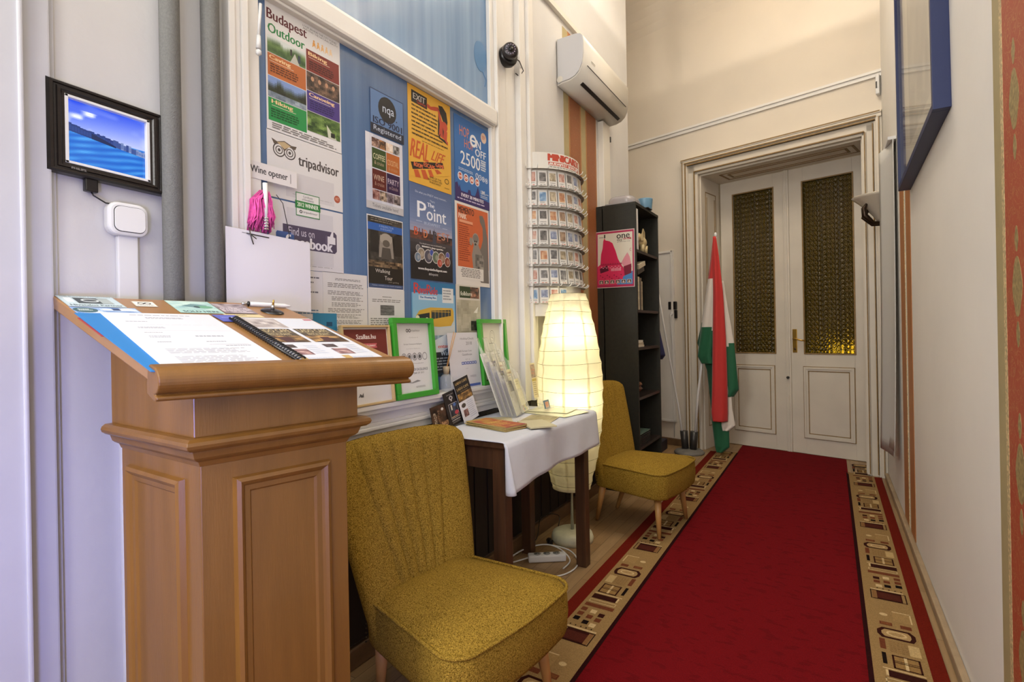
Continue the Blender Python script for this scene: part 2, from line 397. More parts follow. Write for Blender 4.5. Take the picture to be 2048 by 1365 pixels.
for a, b in ((3.44, 3.62), (3.70, 3.90)): sr_.box((0.3680, a, 0.045), (0.37, b, 3.6), M_ORNG)
sr_.box((0.3675, 3.62, 0.045), (0.37, 3.63, 3.6), M_DOT).box((0.3675, 3.69, 0.045), (0.37, 3.70, 3.6), M_DOT)
for k in range(9):
    for (dy, dz, ry, rz_) in ((0, 0, .034, .07), (0, .11, .012, .03), (0, -.11, .012, .03)):
        sr_.prism([(1.625 + dy + ry * math.cos(a) * (1 + .12 * math.cos(4 * a)), 0.42 + k * .43 + dz + rz_ * math.sin(a)) for a in [q * math.pi / 12 for q in range(24)]], lambda p, q: (0.3682 - 0.0006 * q, p[0], p[1]), M_MEDAL)
structure(sr_.obj('trim_8'))

# ---- window with its blue pane, casing, transom bar and sill
def pane_mat(name, c1, c2):
    m = bpy.data.materials.new(name); m.use_nodes = True; nt = m.node_tree; b = nt.nodes['Principled BSDF']
    tc = nt.nodes.new('ShaderNodeTexCoord'); mp = nt.nodes.new('ShaderNodeMapping'); mp.inputs['Scale'].default_value = (1, 9, 0.35)
    nt.links.new(tc.outputs['Object'], mp.inputs['Vector']); n = nt.nodes.new('ShaderNodeTexNoise'); n.inputs['Scale'].default_value = 1.6; n.inputs['Detail'].default_value = 5
    nt.links.new(mp.outputs[0], n.inputs['Vector']); r = nt.nodes.new('ShaderNodeValToRGB')
    r.color_ramp.elements[0].position = 0.35; r.color_ramp.elements[0].color = (*lin(c1), 1); r.color_ramp.elements[1].position = 0.65; r.color_ramp.elements[1].color = (*lin(c2), 1)
    nt.links.new(n.outputs['Fac'], r.inputs['Fac']); nt.links.new(r.outputs['Color'], b.inputs['Base Color'])
    b.inputs['Roughness'].default_value = 0.22; b.inputs['Coat Weight'].default_value = 0.25; b.inputs['Coat Roughness'].default_value = 0.08
    return m
win = thing('window_1', None, None); structure(win)
o = MB().box((-1.512, 0.956, 0.93), (-1.50, 2.29, 2.28), pane_mat('blue_backed_glass', '#4a688f', '#5b789f')).obj('lower_pane', win)
o = MB().box((-1.512, 0.956, 2.33), (-1.50, 2.29, 3.45), pane_mat('blue_curtained_glass', '#6285ad', '#83a3c4')).obj('upper_pane', win)
wf = MB()
for y0, y1, x1 in ((0.866, 0.885, -1.455), (0.885, 0.905, -1.462), (0.905, 0.925, -1.455), (0.925, 0.973, -1.478)): wf.box((-1.50, y0, 0.94), (x1, y1, 3.5), M_WHITE, 0.003)
wf.obj('casing_near', win)
wf = MB()
for y0, y1, x1 in ((2.262, 2.30, -1.478), (2.30, 2.315, -1.46), (2.315, 2.395, -1.47), (2.395, 2.52, -1.484), (2.52, 2.54, -1.45), (2.54, 2.605, -1.46), (2.605, 2.63, -1.44), (2.63, 2.69, -1.455)): wf.box((-1.50, y0, 0.80), (x1, y1, 3.9), M_WHITE, 0.003)
for z in (1.16, 1.50, 1.9, 2.3): wf.tube([(-1.452, 2.612, z), (-1.452, 2.612, z + 0.09)], 0.006, M_WHITE, 8)
wf.obj('casing_far', win)
tb = MB(); tb.box((-1.51, 0.94, 2.262), (-1.455, 2.29, 2.345), M_WHITE, 0.012); tb.box((-1.5, 0.95, 2.252), (-1.475, 2.28, 2.262), M_WHITE, 0.003); tb.box((-1.5, 0.95, 2.345), (-1.47, 2.28, 2.355), M_WHITE, 0.003)
tb.obj('transom_bar', win)
sl = MB()
for x1, z0, z1 in ((-1.440, 0.915, 0.934), (-1.450, 0.898, 0.915), (-1.474, 0.862, 0.898), (-1.464, 0.850, 0.864), (-1.456, 0.835, 0.850), (-1.468, 0.805, 0.835)):
    sl.box((-1.50, 0.84, z0), (x1, 2.42, z1), M_WHITE, 0.004)
sl.obj('sill', win)

# ---- double door with its deep painted casing
door = thing('door_1', None, None); structure(door)
dc = MB()
def cas(x0, x1, z0, z1, y0, y1, m=M_DOOR, b=0.004): dc.box((x0, y0, z0), (x1, y1, z1), m, b, xf=EW)
for xa, xb, y0 in ((-1.545, -1.525, -0.012), (-1.525, -1.50, -0.028), (-1.50, -1.475, -0.018), (-1.475, -1.405, -0.004), (-1.405, -1.373, -0.016)): cas(xa, xb, 0, 2.69 + (-1.373 - xa), y0, 0.035)
for xa, xb, y0 in ((-0.02, 0.008, -0.016), (0.008, 0.06, -0.004), (0.06, 0.075, -0.018), (0.075, 0.10, -0.028), (0.10, 0.114, -0.012)): cas(xa, xb, 0, 2.69 + (xb + 0.02), y0, 0.035)
for z0, z1, y0 in ((2.69, 2.715, -0.016), (2.715, 2.79, -0.004), (2.79, 2.81, -0.018), (2.81, 2.838, -0.028), (2.838, 2.862, -0.034)):
    e_ = z1 - 2.69
    cas(-1.373 - e_, -0.02 + min(e_, 0.134), z0, z1, y0, 0.035)
cas(-1.373, -1.36, 0, 2.69, 0.03, 0.45); cas(-0.035, -0.02, 0, 2.69, 0.03, 0.45); cas(-1.373, -0.02, 2.675, 2.69, 0.03, 0.45)
dc.obj('casing', door)
gl = MB()
def strip(lo, hi): gl.box(lo, hi, M_GOLD, xf=EW)
for x in (-1.527, -1.499, -1.407): strip((x, -0.030, 0.02), (x + 0.008, -0.002, 2.69 + (-1.373 - x)))
for x in (0.004, 0.058, 0.099): strip((x - 0.006, -0.030, 0.02), (x, -0.002, 2.69 + x + 0.02))
for z, xl, xr in ((2.712, -1.395, 0.0), (2.79, -1.475, 0.07), (2.812, -1.50, 0.08), (2.846, -1.535, 0.105)): strip((xl, -0.0365, z), (xr, -0.002, z + 0.009))
for a, b in ((0.12, 0.36),):      # jamb and soffit line-work
    for z0, z1 in ((0.22, 1.0), (1.10, 2.54)):
        for q in ((a, a + 0.008), (b - 0.008, b)): strip((-1.3605, q[0], z0), (-1.357, q[1], z1))
        for q in (z0, z1 - 0.008): strip((-1.3605, a, q), (-1.357, b, q + 0.008))
        for q in ((a + 0.03, a + 0.036), (b - 0.036, b - 0.03)): strip((-1.3605, q[0], z0 + 0.05), (-1.357, q[1], z1 - 0.05))
    for (x0, x1, y0, y1) in ((-1.22, -0.10, 0.12, 0.36), (-1.16, -0.16, 0.17, 0.31)):
        for q in ((x0, x1, y0, y0 + 0.014), (x0, x1, y1 - 0.014, y1), (x0, x0 + 0.02, y0, y1), (x1 - 0.02, x1, y0, y1)): strip((q[0], q[2], 2.672), (q[1], q[3], 2.6755))
gl.obj('painted_lines', door); 

def ornament_glass():
    m = bpy.data.materials.new('ornamental_amber_glass'); m.use_nodes = True; nt = m.node_tree; b = nt.nodes['Principled BSDF']
    b.inputs['Base Color'].default_value = (*lin('#4a3d14'), 1); b.inputs['Roughness'].default_value = 0.12; b.inputs['Coat Weight'].default_value = 0.5; b.inputs['Coat Roughness'].default_value = 0.06; b.inputs['Transmission Weight'].default_value = 0.5
    tc = nt.nodes.new('ShaderNodeTexCoord'); mp = nt.nodes.new('ShaderNodeMapping'); mp.inputs['Scale'].default_value = (30, 30, 22)
    nt.links.new(tc.outputs['Object'], mp.inputs['Vector'])
    v = nt.nodes.new('ShaderNodeTexVoronoi'); v.inputs['Scale'].default_value = 1.0; v.inputs['Randomness'].default_value = 0.0; v.feature = 'F1'
    nt.links.new(mp.outputs[0], v.inputs['Vector'])
    wv = nt.nodes.new('ShaderNodeMath'); wv.operation = 'SINE'; ml = nt.nodes.new('ShaderNodeMath'); ml.operation = 'MULTIPLY'; ml.inputs[1].default_value = 11
    nt.links.new(v.outputs['Distance'], ml.inputs[0]); nt.links.new(ml.outputs[0], wv.inputs[0])
    bp_ = nt.nodes.new('ShaderNodeBump'); bp_.inputs['Strength'].default_value = 0.9; bp_.inputs['Distance'].default_value = 0.006
    nt.links.new(wv.outputs[0], bp_.inputs['Height']); nt.links.new(bp_.outputs[0], b.inputs['Normal']); nt.links.new(bp_.outputs[0], b.inputs['Coat Normal'])
    r = nt.nodes.new('ShaderNodeValToRGB'); r.color_ramp.elements[0].position = 0.2; r.color_ramp.elements[0].color = (*lin('#77600f'), 1); r.color_ramp.elements[1].position = 0.75; r.color_ramp.elements[1].color = (*lin('#4c3f0b'), 1)
    nt.links.new(v.outputs['Distance'], r.inputs['Fac']); nt.links.new(r.outputs['Color'], b.inputs['Base Color'])
    return m
M_OGLASS = ornament_glass()
def leaf(x0, x1, g0, g1, p0, p1, handle):
    d = MB(); Y0, Y1 = 0.45, 0.49
    gz0, gz1 = 0.942, 2.53
    d.box((x0, Y0, 0.005), (g0, Y1, 2.672), M_DOOR, 0.003, xf=EW).box((g1, Y0, 0.005), (x1, Y1, 2.672), M_DOOR, 0.003, xf=EW)
    d.box((g0, Y0, gz1), (g1, Y1, 2.672), M_DOOR, xf=EW).box((g0, Y0, 0.005), (g1, Y1, gz0), M_DOOR, xf=EW)
    lo = d.obj('door_leaf', door)
    pm = MB(); z0, z1 = 0.155, 0.812
    for a, b, y in ((0, 0.018, -0.012), (0.018, 0.034, -0.006)):
        pm.box((p0 + a, Y0 + y, z0 + a), (p0 + b, Y0, z1 - a), M_DOOR, 0.002, xf=EW).box((p1 - b, Y0 + y, z0 + a), (p1 - a, Y0, z1 - a), M_DOOR, 0.002, xf=EW)
        pm.box((p0 + b, Y0 + y, z0 + a), (p1 - b, Y0, z0 + b), M_DOOR, 0.002, xf=EW).box((p0 + b, Y0 + y, z1 - b), (p1 - b, Y0, z1 - a), M_DOOR, 0.002, xf=EW)
    for a in (-0.006, 0.036):
        pm.box((p0 + a, Y0 - 0.002, z0 + a), (p0 + a + 0.007, Y0, z1 - a), M_GOLD, xf=EW).box((p1 - a - 0.007, Y0 - 0.002, z0 + a), (p1 - a, Y0, z1 - a), M_GOLD, xf=EW)
        pm.box((p0 + a, Y0 - 0.002, z0 + a), (p1 - a, Y0, z0 + a + 0.007), M_GOLD, xf=EW).box((p0 + a, Y0 - 0.002, z1 - a - 0.007), (p1 - a, Y0, z1 - a), M_GOLD, xf=EW)
    pm.obj('panel_moulding', lo)
    gm = MB()
    for q in (((g0 - 0.012, Y0 - 0.006, gz0 - 0.012), (g0, Y0 + 0.02, gz1 + 0.012)), ((g1, Y0 - 0.006, gz0 - 0.012), (g1 + 0.012, Y0 + 0.02, gz1 + 0.012)), ((g0, Y0 - 0.006, gz0 - 0.012), (g1, Y0 + 0.02, gz0)), ((g0, Y0 - 0.006, gz1), (g1, Y0 + 0.02, gz1 + 0.012))): gm.box(q[0], q[1], M_GOLD, 0.002, xf=EW)
    gm.obj('glazing_bead', lo)
    MB().box((g0, Y0 + 0.012, gz0), (g1, Y0 + 0.02, gz1), M_OGLASS, xf=EW).obj('glass_pane', lo)
    if handle:
        h = MB(); h.box((-0.685, Y0 - 0.006, 0.945), (-0.645, Y0 + 0.001, 1.165), M_BRASS, 0.003, xf=EW)
        h.tube([EW(-0.665, Y0 - 0.005, 1.075), EW(-0.665, Y0 - 0.05, 1.075)], 0.009, M_BRASS)
        h.tube([EW(-0.668, Y0 - 0.048, 1.076), EW(-0.64, Y0 - 0.052, 1.073), EW(-0.60, Y0 - 0.05, 1.062), EW(-0.565, Y0 - 0.046, 1.058)], [0.009, 0.008, 0.007, 0.006], M_BRASS)
        h.lathe([(0.008, 0), (0.008, 0.02)], M_DARK, EW(-0.665, Y0 - 0.008, 0.97), 12)
        h.obj('door_handle', lo)
    return lo
leaf(-1.348, -0.742, -1.217, -0.842, -1.235, -0.85, False); leaf(-0.698, -0.036, -0.578, -0.185, -0.593, -0.19, True)
ms = MB(); ms.box((-0.745, 0.43, 0.005), (-0.697, 0.47, 2.672), M_DOOR, 0.006, xf=EW); ms.box((-0.728, 0.422, 0.005), (-0.712, 0.43, 2.672), M_DOOR, 0.003, xf=EW)
ms.tube([EW(-0.72, 0.424, 0.71), EW(-0.72, 0.40, 0.71)], 0.012, M_DGREY)
ms.obj('meeting_strip', door)

structure(MB().box((-2.6, 2.2, 0), (0.9, 2.3, 4.4), M_ENDW, xf=EW).box((-2.7, .62, 0), (-2.6, 2.2, 4.4), M_ENDW, xf=EW).box((0.9, .62, 0), (1.0, 2.2, 4.4), M_ENDW, xf=EW).box((-2.7, .62, 4.3), (1.0, 2.3, 4.4), M_ENDW, xf=EW).box((-2.7, .55, -.1), (1.0, 2.3, -0.001), M_FLOOR, xf=EW).obj('wall_beyond'))
bl_ = thing('door_glow_lamp', 'unseen globe lamp added behind the right door glass to make its lower part glow', 'lamp'); g_ = EW(-0.36, 0.80, 0.93)  # unseen lamp added to make the pane glow from behind
MB().lathe([(0, -.10), (.06, -.08), (.10, 0), (.06, .08), (0, .10)], mat('lit_globe', '#ffffff', .5, emis='#fff0cc', estr=26.0), g_, 24).obj('globe', bl_)
MB().lathe([(.09, -g_[2]), (.09, -g_[2] + .02), (.02, -g_[2] + .05), (.015, -.09)], M_BRASS, g_, 20).obj('stand', bl_)
# ---- carpet runner
def rug_mat(name, base, var, dark):
    m = bpy.data.materials.new(name); m.use_nodes = True; nt = m.node_tree; b = nt.nodes['Principled BSDF']
    tc = nt.nodes.new('ShaderNodeTexCoord')
    a = nt.nodes.new('ShaderNodeAttribute'); a.attribute_name = 'Col'
    n = nt.nodes.new('ShaderNodeTexNoise'); n.inputs['Scale'].default_value = 260; n.inputs['Detail'].default_value = 2; nt.links.new(tc.outputs['Object'], n.inputs['Vector'])
    mr = nt.nodes.new('ShaderNodeMapRange'); mr.inputs[1].default_value = 0.25; mr.inputs[2].default_value = 0.75; mr.inputs[3].default_value = 1 - var; mr.inputs[4].default_value = 1 + var
    nt.links.new(n.outputs['Fac'], mr.inputs[0]); mx = nt.nodes.new('ShaderNodeVectorMath'); mx.operation = 'SCALE'
    nt.links.new(a.outputs['Color'], mx.inputs[0]); nt.links.new(mr.outputs[0], mx.inputs['Scale'])
    out = mx.outputs[0]
    if dark:
        br = nt.nodes.new('ShaderNodeTexNoise'); br.inputs['Scale'].default_value = 1; br.inputs['Detail'].default_value = 3; mp = nt.nodes.new('ShaderNodeMapping'); mp.inputs['Scale'].default_value = (16, 30, 1)
        nt.links.new(tc.outputs['Object'], mp.inputs['Vector']); nt.links.new(mp.outputs[0], br.inputs['Vector'])
        m2 = nt.nodes.new('ShaderNodeMapRange'); m2.inputs[1].default_value = 0.56; m2.inputs[2].default_value = 0.62; m2.inputs[3].default_value = 1; m2.inputs[4].default_value = 0.8; nt.links.new(br.outputs['Fac'], m2.inputs[0])
        m3 = nt.nodes.new('ShaderNodeVectorMath'); m3.operation = 'SCALE'; nt.links.new(out, m3.inputs[0]); nt.links.new(m2.outputs[0], m3.inputs['Scale']); out = m3.outputs[0]
    nt.links.new(out, b.inputs['Base Color']); b.inputs['Roughness'].default_value = 1.0; b.inputs['Specular IOR Level'].default_value = 0.08
    bp_ = nt.nodes.new('ShaderNodeBump'); bp_.inputs['Strength'].default_value = 0.5; bp_.inputs['Distance'].default_value = 0.003; nt.links.new(n.outputs['Fac'], bp_.inputs['Height']); nt.links.new(bp_.outputs[0], b.inputs['Normal'])
    return m
M_RUG = rug_mat('woven_runner_pile', 0, 0.18, True); M_RUGB = rug_mat('woven_border_pile', 0, 0.22, False)
rug = thing('carpet_runner', 'long deep red carpet runner with tan geometric borders down the corridor', 'carpet')
RY0, RY1 = -2.4, 5.38
def end_y(x): return 4.999 - (x - 0.259) * math.tan(th) + 0.46    # foot of the door
red = Sheet(0.872, 1, '#8a1420')
def redbuild():
    V = [(-0.767, RY0, 0.0085), (0.105, RY0, 0.0085), (0.105, end_y(0.105) - 0.03, 0.0085), (-0.767, end_y(-0.767) - 0.03, 0.0085)]
    B = [(x, y, 0.001) for x, y, z in V]
    me = bpy.data.meshes.new('red_field'); me.from_pydata(V + B, [], [(0, 1, 2, 3), (4, 7, 6, 5), (0, 4, 5, 1), (1, 5, 6, 2), (2, 6, 7, 3), (3, 7, 4, 0)])
    me.materials.append(M_RUG); ca = me.color_attributes.new('Col', 'FLOAT_COLOR', 'CORNER')
    for d in ca.data: d.color = (*lin('#6c0e13'), 1)
    o = bpy.data.objects.new('red_field', me); COL.objects.link(o); o.parent = rug
redbuild()
PER = 0.937
def border(x0, x1, sgn, name):
    """tan band between x0 and x1; sgn=+1: motif x grows with world x, -1 mirrored; russet edge on the outer side"""
    V = []; F = []; C = []
    def quad(xa, ya, xb, yb, c, z=0.0095):
        if yb > 5.28 or ya < 0.9: return
        o = len(V); V.extend([(xa, ya, z), (xb, ya, z), (xb, yb, z), (xa, yb, z)]); F.append((o, o + 1, o + 2, o + 3)); C.append(c)
    def poly(P, c, z=0.0095):
        if P[0][1] > 5.28 or P[0][1] < 0.9: return
        o = len(V); V.extend([(x, y, z) for x, y in P]); F.append(tuple(range(o, o + len(P)))); C.append(c)
    TAN, DK, MID, LT, BK = '#94774c', '#351610', '#6b3a24', '#c8ae80', '#190f0c'
    o = len(V); outer = x0 if sgn > 0 else x1
    ye0, ye1 = end_y(x0) - 0.03 if x0 > -1.05 else 5.3, end_y(x1) - 0.03
    if sgn > 0: ye0 = min(ye0, 5.28); ye1 = min(ye1, 5.32)
    else: ye0 = min(ye0, 5.0); ye1 = min(ye1, 4.93)
    V.extend([(x0, RY0, 0.009), (x1, RY0, 0.009), (x1, ye1, 0.009), (x0, ye0, 0.009)]); F.append((o, o + 1, o + 2, o + 3)); C.append(TAN)
    o = len(V); V.extend([(x0, RY0, 0.001), (x1, RY0, 0.001), (x1, ye1, 0.001), (x0, ye0, 0.001)]); F.append((o + 3, o + 2, o + 1, o)); C.append(TAN)
    for a, b in ((0, 1), (1, 2), (2, 3), (3, 0)): F.append((4 + a, 4 + b, b, a)); C.append(TAN)
    # narrow black line next to the red field
    xi = (x1 - 0.004, x1 + 0.012) if sgn > 0 else (x0 - 0.012, x0 + 0.004)
    o = len(V); V.extend([(xi[0], RY0, 0.0095), (xi[1], RY0, 0.0095), (xi[1], ye1, 0.0095), (xi[0], ye0, 0.0095)]); F.append((o, o + 1, o + 2, o + 3)); C.append('#2a0d0d')
    # russet outer band
    xo = (x0 - 0.058, x0) if sgn > 0 else (x1, x1 + 0.048)
    for z in (0.0085,):
        o = len(V); V.extend([(xo[0], RY0, z), (xo[1], RY0, z), (xo[1], ye1 if sgn < 0 else ye0, z), (xo[0], ye1 if sgn < 0 else ye0, z)]); F.append((o, o + 1, o + 2, o + 3)); C.append('#681b0f')
    xe = xo[0] if sgn > 0 else xo[1]
    o = len(V); V.extend([(xe, RY0, 0.0085), (xe, ye0, 0.0085), (xe, ye0, 0), (xe, RY0, 0)]); F.append((o, o + 1, o + 2, o + 3)); C.append('#4c160c')
    m0, m1 = (x0 + 0.012, x1 - 0.03) if sgn > 0 else (x0 + 0.03, x1 - 0.012)
    def X(u): return m0 + (m1 - m0) * u if sgn > 0 else m1 - (m1 - m0) * u
    def R(u0, y0, u1, y1, c, z=0.0095): quad(min(X(u0), X(u1)), y0, max(X(u0), X(u1)), y1, c, z)
    def frame(u0, y0, u1, y1, t, c, z=0.0098):
        tu = t / abs(m1 - m0); R(u0, y0, u1, y0 + t, c, z); R(u0, y1 - t, u1, y1, c, z); R(u0, y0, u0 + tu, y1, c, z); R(u1 - tu, y0, u1, y1, c, z)
    def oval(u, y, ru, ry, c, z=0.0099, n=18): poly([(X(u) + ru * abs(m1 - m0) * math.cos(2 * math.pi * k / n), y + ry * math.sin(2 * math.pi * k / n)) for k in range(n)], c, z)
    k0 = 1.82 - 2 * PER
    for k in range(6):
        b = k0 + k * PER - 0.01
        R(0.12, b, 0.94, b + 0.088, DK); R(0.16, b + 0.012, 0.82, b + 0.07, '#4e2319', 0.0098); frame(0.0, b, 1.0, b + 0.088, 0.004, '#2c140e'); R(0.82, b + 0.006, 0.95, b + 0.082, '#86603a', 0.0098)
        R(0.05, b + 0.092, 0.98, b + 0.102, LT)
        for q in range(5): oval(0.10 + q * 0.17, b + 0.112, 0.022, 0.0045, BK)
        for (u, y, c) in ((0.03, .165, BK), (0.03, .205, MID), (0.03, .245, MID), (0.36, .15, BK), (0.36, .195, MID), (0.66, .185, MID), (0.66, .225, DK), (0.62, .14, LT), (0.36, .24, LT)): R(u, b + y - 0.014, u + 0.19, b + y + 0.014, c)
        R(0.02, b + .275, 0.98, b + .302, MID); frame(0.05, b + .312, 0.95, b + .338, 0.004, LT); R(0.04, b + .348, 0.86, b + .388, DK); R(0.86, b + .352, 0.92, b + .388, LT, 0.0098); R(0.04, b + .394, 0.98, b + .400, LT)
        R(0.10, b + .412, 0.72, b + .49, '#8f6f42'); frame(0.08, b + .408, 0.72, b + .495, 0.006, DK); R(0.1, b + .446, 0.7, b + .450, DK, 0.0099); R(0.1, b + .456, 0.7, b + .459, DK, 0.0099); R(0.38, b + .412, 0.45, b + .49, LT, 0.0099)
        R(0.85, b + .425, 0.95, b + .50, BK)
        R(0.02, b + .515, 0.28, b + .59, '#b99d6c')
        for i in range(5):
            for j in range(6): R(0.30 + i * 0.09, b + .517 + j * 0.0135, 0.37 + i * 0.09, b + .524 + j * 0.0135, '#8a6a42')
        R(0.82, b + .525, 0.96, b + .60, MID)
        P = [(0.12, .61), (0.88, .61), (0.98, .635), (0.98, .665), (0.84, .69), (0.16, .69), (0.04, .665), (0.04, .635)]
        poly([(X(u), b + y) for u, y in (P if sgn > 0 else P[::-1])], DK, 0.0096)
        P = [(0.2, .622), (0.8, .622), (0.87, .64), (0.87, .66), (0.78, .678), (0.22, .678), (0.15, .66), (0.15, .64)]
        poly([(X(u), b + y) for u, y in (P if sgn > 0 else P[::-1])], '#a5875a', 0.00975); oval(0.5, b + .65, 0.26, 0.02, LT); oval(0.5, b + .65, 0.20, 0.014, '#a5875a', 0.0100)
        R(0.08, b + .708, 0.36, b + .735, MID); R(0.56, b + .712, 0.88, b + .738, MID); R(0.6, b + .716, 0.84, b + .734, '#7b4a2c', 0.0098)
        R(0.02, b + .76, 0.5, b + .84, '#9b7d50'); R(0.02, b + .76, 0.06, b + .84, LT, 0.0098); R(0.02, b + .836, 0.5, b + .842, LT, 0.0098); oval(0.74, b + .80, 0.11, 0.012, LT)
    me = bpy.data.meshes.new(name); me.from_pydata(V, [], F); me.materials.append(M_RUGB)
    ca = me.color_attributes.new('Col', 'FLOAT_COLOR', 'CORNER'); i = 0
    for p, c in zip(me.polygons, C):
        for _ in p.vertices: ca.data[i].color = (*lin(c), 1); i += 1
    o = bpy.data.objects.new(name, me); COL.objects.link(o); o.parent = rug; return o
border(-0.942, -0.767, 1, 'border'); border(0.105, 0.275, -1, 'border')
# ================================================================== LECTERN
LC = Vector((-1.0, 0.5145, 0)); LF = Vector((0.242, 0.970, 0)); LS = Vector((-1.0, 0.03, 0))
def LP(a, b, z): p = LC + LF * a + LS * b; return (p.x, p.y, z)   # a along the front, b towards the wall
lec = thing('lectern', 'tall beech wood lectern with sloping top and panelled pedestal', 'lectern', (-1.0, 0.7, 0))
inv = Matrix.Translation((1.0, -0.7, 0))
def put(o, par=lec):
    o.data.transform(inv); o.parent = par; return o
def slope_z(a, b): return 1.095 + 0.29 * b / 0.36 * 0.36 - 0.018 * a
BW, BD = 0.328, 0.357
m = MB()      # upper box, its top follows the slope of the board
V = [LP(0, 0, 1.012), LP(BW, 0, 1.012), LP(BW, BD, 1.012), LP(0, BD, 1.012), LP(0, 0, 1.117), LP(BW, 0, 1.113), LP(BW, BD, 1.222), LP(0, BD, 1.227)]
m.add(V, [(0, 3, 2, 1), (4, 5, 6, 7), (0, 1, 5, 4), (1, 2, 6, 5), (2, 3, 7, 6), (3, 0, 4, 7)], M_WOOD)
put(m.obj('upper_box', bevel=0.002))
def ringprof(prof, m):
    """moulding profile (outset, z) swept round the pedestal"""
    M_ = MB(); V = []; F = []; n = len(prof)
    for o_, z in prof:
        for a, b in ((-o_, -o_), (BW + o_, -o_), (BW + o_, BD), (-o_, BD)): V.append(LP(a, b, z))
    for i in range(n - 1):
        for k in range(4): F.append((4 * i + k, 4 * i + (k + 1) % 4, 4 * i + 4 + (k + 1) % 4, 4 * i + 4 + k))
    F.append((3, 2, 1, 0)); F.append(tuple(range(4 * n - 4, 4 * n))); M_.add(V, F, m); return M_
hp = [(-0.016, 0.955), (-0.012, 0.965), (-0.004, 0.970), (0.0, 0.974), (0.003, 0.984), (0.004, 0.988), (0.012, 0.990), (0.018, 0.995), (0.020, 1.001), (0.018, 1.007), (0.012, 1.012), (-0.002, 1.013)]
put(ringprof(hp, M_WOOD).obj('neck_moulding', bevel=0.0008))
sh = MB(); S_ = -0.017
V = [LP(a, b, z) for z in (0.09, 0.958) for a, b in ((-S_, -S_), (BW + S_, -S_), (BW + S_, BD), (-S_, BD))]
sh.add(V, [(3, 2, 1, 0), (4, 5, 6, 7), (0, 1, 5, 4), (1, 2, 6, 5), (2, 3, 7, 6), (3, 0, 4, 7)], M_WOOD)
put(sh.obj('pedestal', bevel=0.002))
put(ringprof([(0.012, 0.0095), (0.012, 0.08), (0.006, 0.092), (-0.010, 0.10), (-0.017, 0.105)], M_WOOD).obj('plinth'))
def panel(front, a0, a1, z0, z1):
    """applied mitred moulding frame on the front or on the left side of the pedestal"""
    M_ = MB(); prof = [(0.0, 0.0), (0.003, 0.010), (0.010, 0.013), (0.016, 0.009), (0.020, 0.005), (0.030, 0.004), (0.034, 0.0)]
    def P(a, out, z):
        return LP(a, 0.017 - out, z) if front else LP(0.017 - out, a, z)
    V = []; F = []
    for d, out in prof:
        for a, z in ((a0 + d, z0 + d), (a1 - d, z0 + d), (a1 - d, z1 - d), (a0 + d, z1 - d)): V.append(P(a, out, z))
    for i in range(len(prof) - 1):
        for k in range(4): F.append((4 * i + k, 4 * i + (k + 1) % 4, 4 * i + 4 + (k + 1) % 4, 4 * i + 4 + k))
    return M_.add(V, F, M_WOOD)
put(panel(True, 0.072, 0.268, 0.17, 0.924).obj('panel_moulding'))
put(panel(False, 0.075, 0.315, 0.17, 0.924).obj('panel_moulding'))
# sloping board: skewed quadrilateral, its back against the wall
BA = Vector((-0.979, 0.435, 1.144)); BF = Vector((0.262, 0.965, -0.018)); BT = Vector((-0.954, 0.049, 0.297)); BN = BF.cross(BT).normalized()
if BN.z < 0: BN = -BN
def BP(a, b, n): return tuple(BA + BF * a + BT * b + BN * n)
bd = MB()
V = [BP(a, b, n) for n in (-0.028, 0) for a, b in ((0.008, -0.02), (0.485, -0.02), (0.485, 0.512), (0.0, 0.512))]
bd.add(V, [(3, 2, 1, 0), (4, 5, 6, 7), (0, 1, 5, 4), (1, 2, 6, 5), (2, 3, 7, 6), (3, 0, 4, 7)], M_WOODL)
put(bd.obj('board', bevel=0.003))
lp = MB(); prof = []
for k in range(13):
    a = -math.pi * 0.5 + math.pi * k / 12; prof.append((-0.012 - 0.020 * math.cos(a) , -0.008 + 0.016 * math.sin(a)))
prof = [(0.014, -0.046), (-0.012, -0.050), (-0.022, -0.049), (-0.026, -0.044), (-0.024, -0.040)] + [(-0.004 - 0.026 * math.sin(a), -0.016 - 0.025 * math.cos(a)) for a in [math.radians(q) for q in range(28, 181, 12)]] + [(0.010, 0.0075), (0.016, 0.002), (0.016, -0.01)]
lp.prism([(p[0], p[1]) for p in prof], lambda p, k: BP(0.500 if k else 0.002, p[0], p[1]), M_WOOD, smooth=False)
put(lp.obj('front_lip', bevel=0.003))

# things lying on the board (page frame skewed like the board)
def onboard(a, b, lift=0.0, skew=(0, 0)):
    """top-left corner at (a,b); x runs along BF, y down the slope"""
    return lambda x, y, n: BP(a + x + skew[0] * y, b - y, n + lift)
def board_sheet(s, name, a, b, label, cat, group=None, lift=0.001, skew=0.0, material=None, thick=0.0006):
    o = s.build(name, onboard(a, b, lift, (skew, 0)), thick=thick, material=material); tag(o, label, cat, group); return o
BL = '#3a86c8'
s = Sheet(0.034, 0.345, '#3f8fd0'); s.greek(0.1, 0.05, 0.9, 0.95, 14, '#4f9bd6', 0.5)
board_sheet(Sheet(0.12, 0.37, '#2273b4'), 'plastic_folder', -0.004, 0.356, 'bright blue plastic folder under the white form on the lectern', 'folder', lift=0.0022, thick=0.0012)
board_sheet(Sheet(0.05, 0.13, '#9c3a34'), 'red_booklet', -0.0075, 0.325, 'thin red booklet peeping from under the blue folder on the lectern', 'booklet', lift=0.0008)
s = Sheet(0.203, 0.352, '#d3d4da', 4, 4)
s.greek(0.22, 0.045, 0.78, 0.06, 1, '#9b9ea8', .8, 3, 0, True); s.text('Melegedőhely', 0.34, 0.09, 0.3, 0.022, '#a7abb5') if False else s.greek(0.32, 0.10, 0.68, 0.135, 2, '#9b9ea8', .55, 4, .2, True)
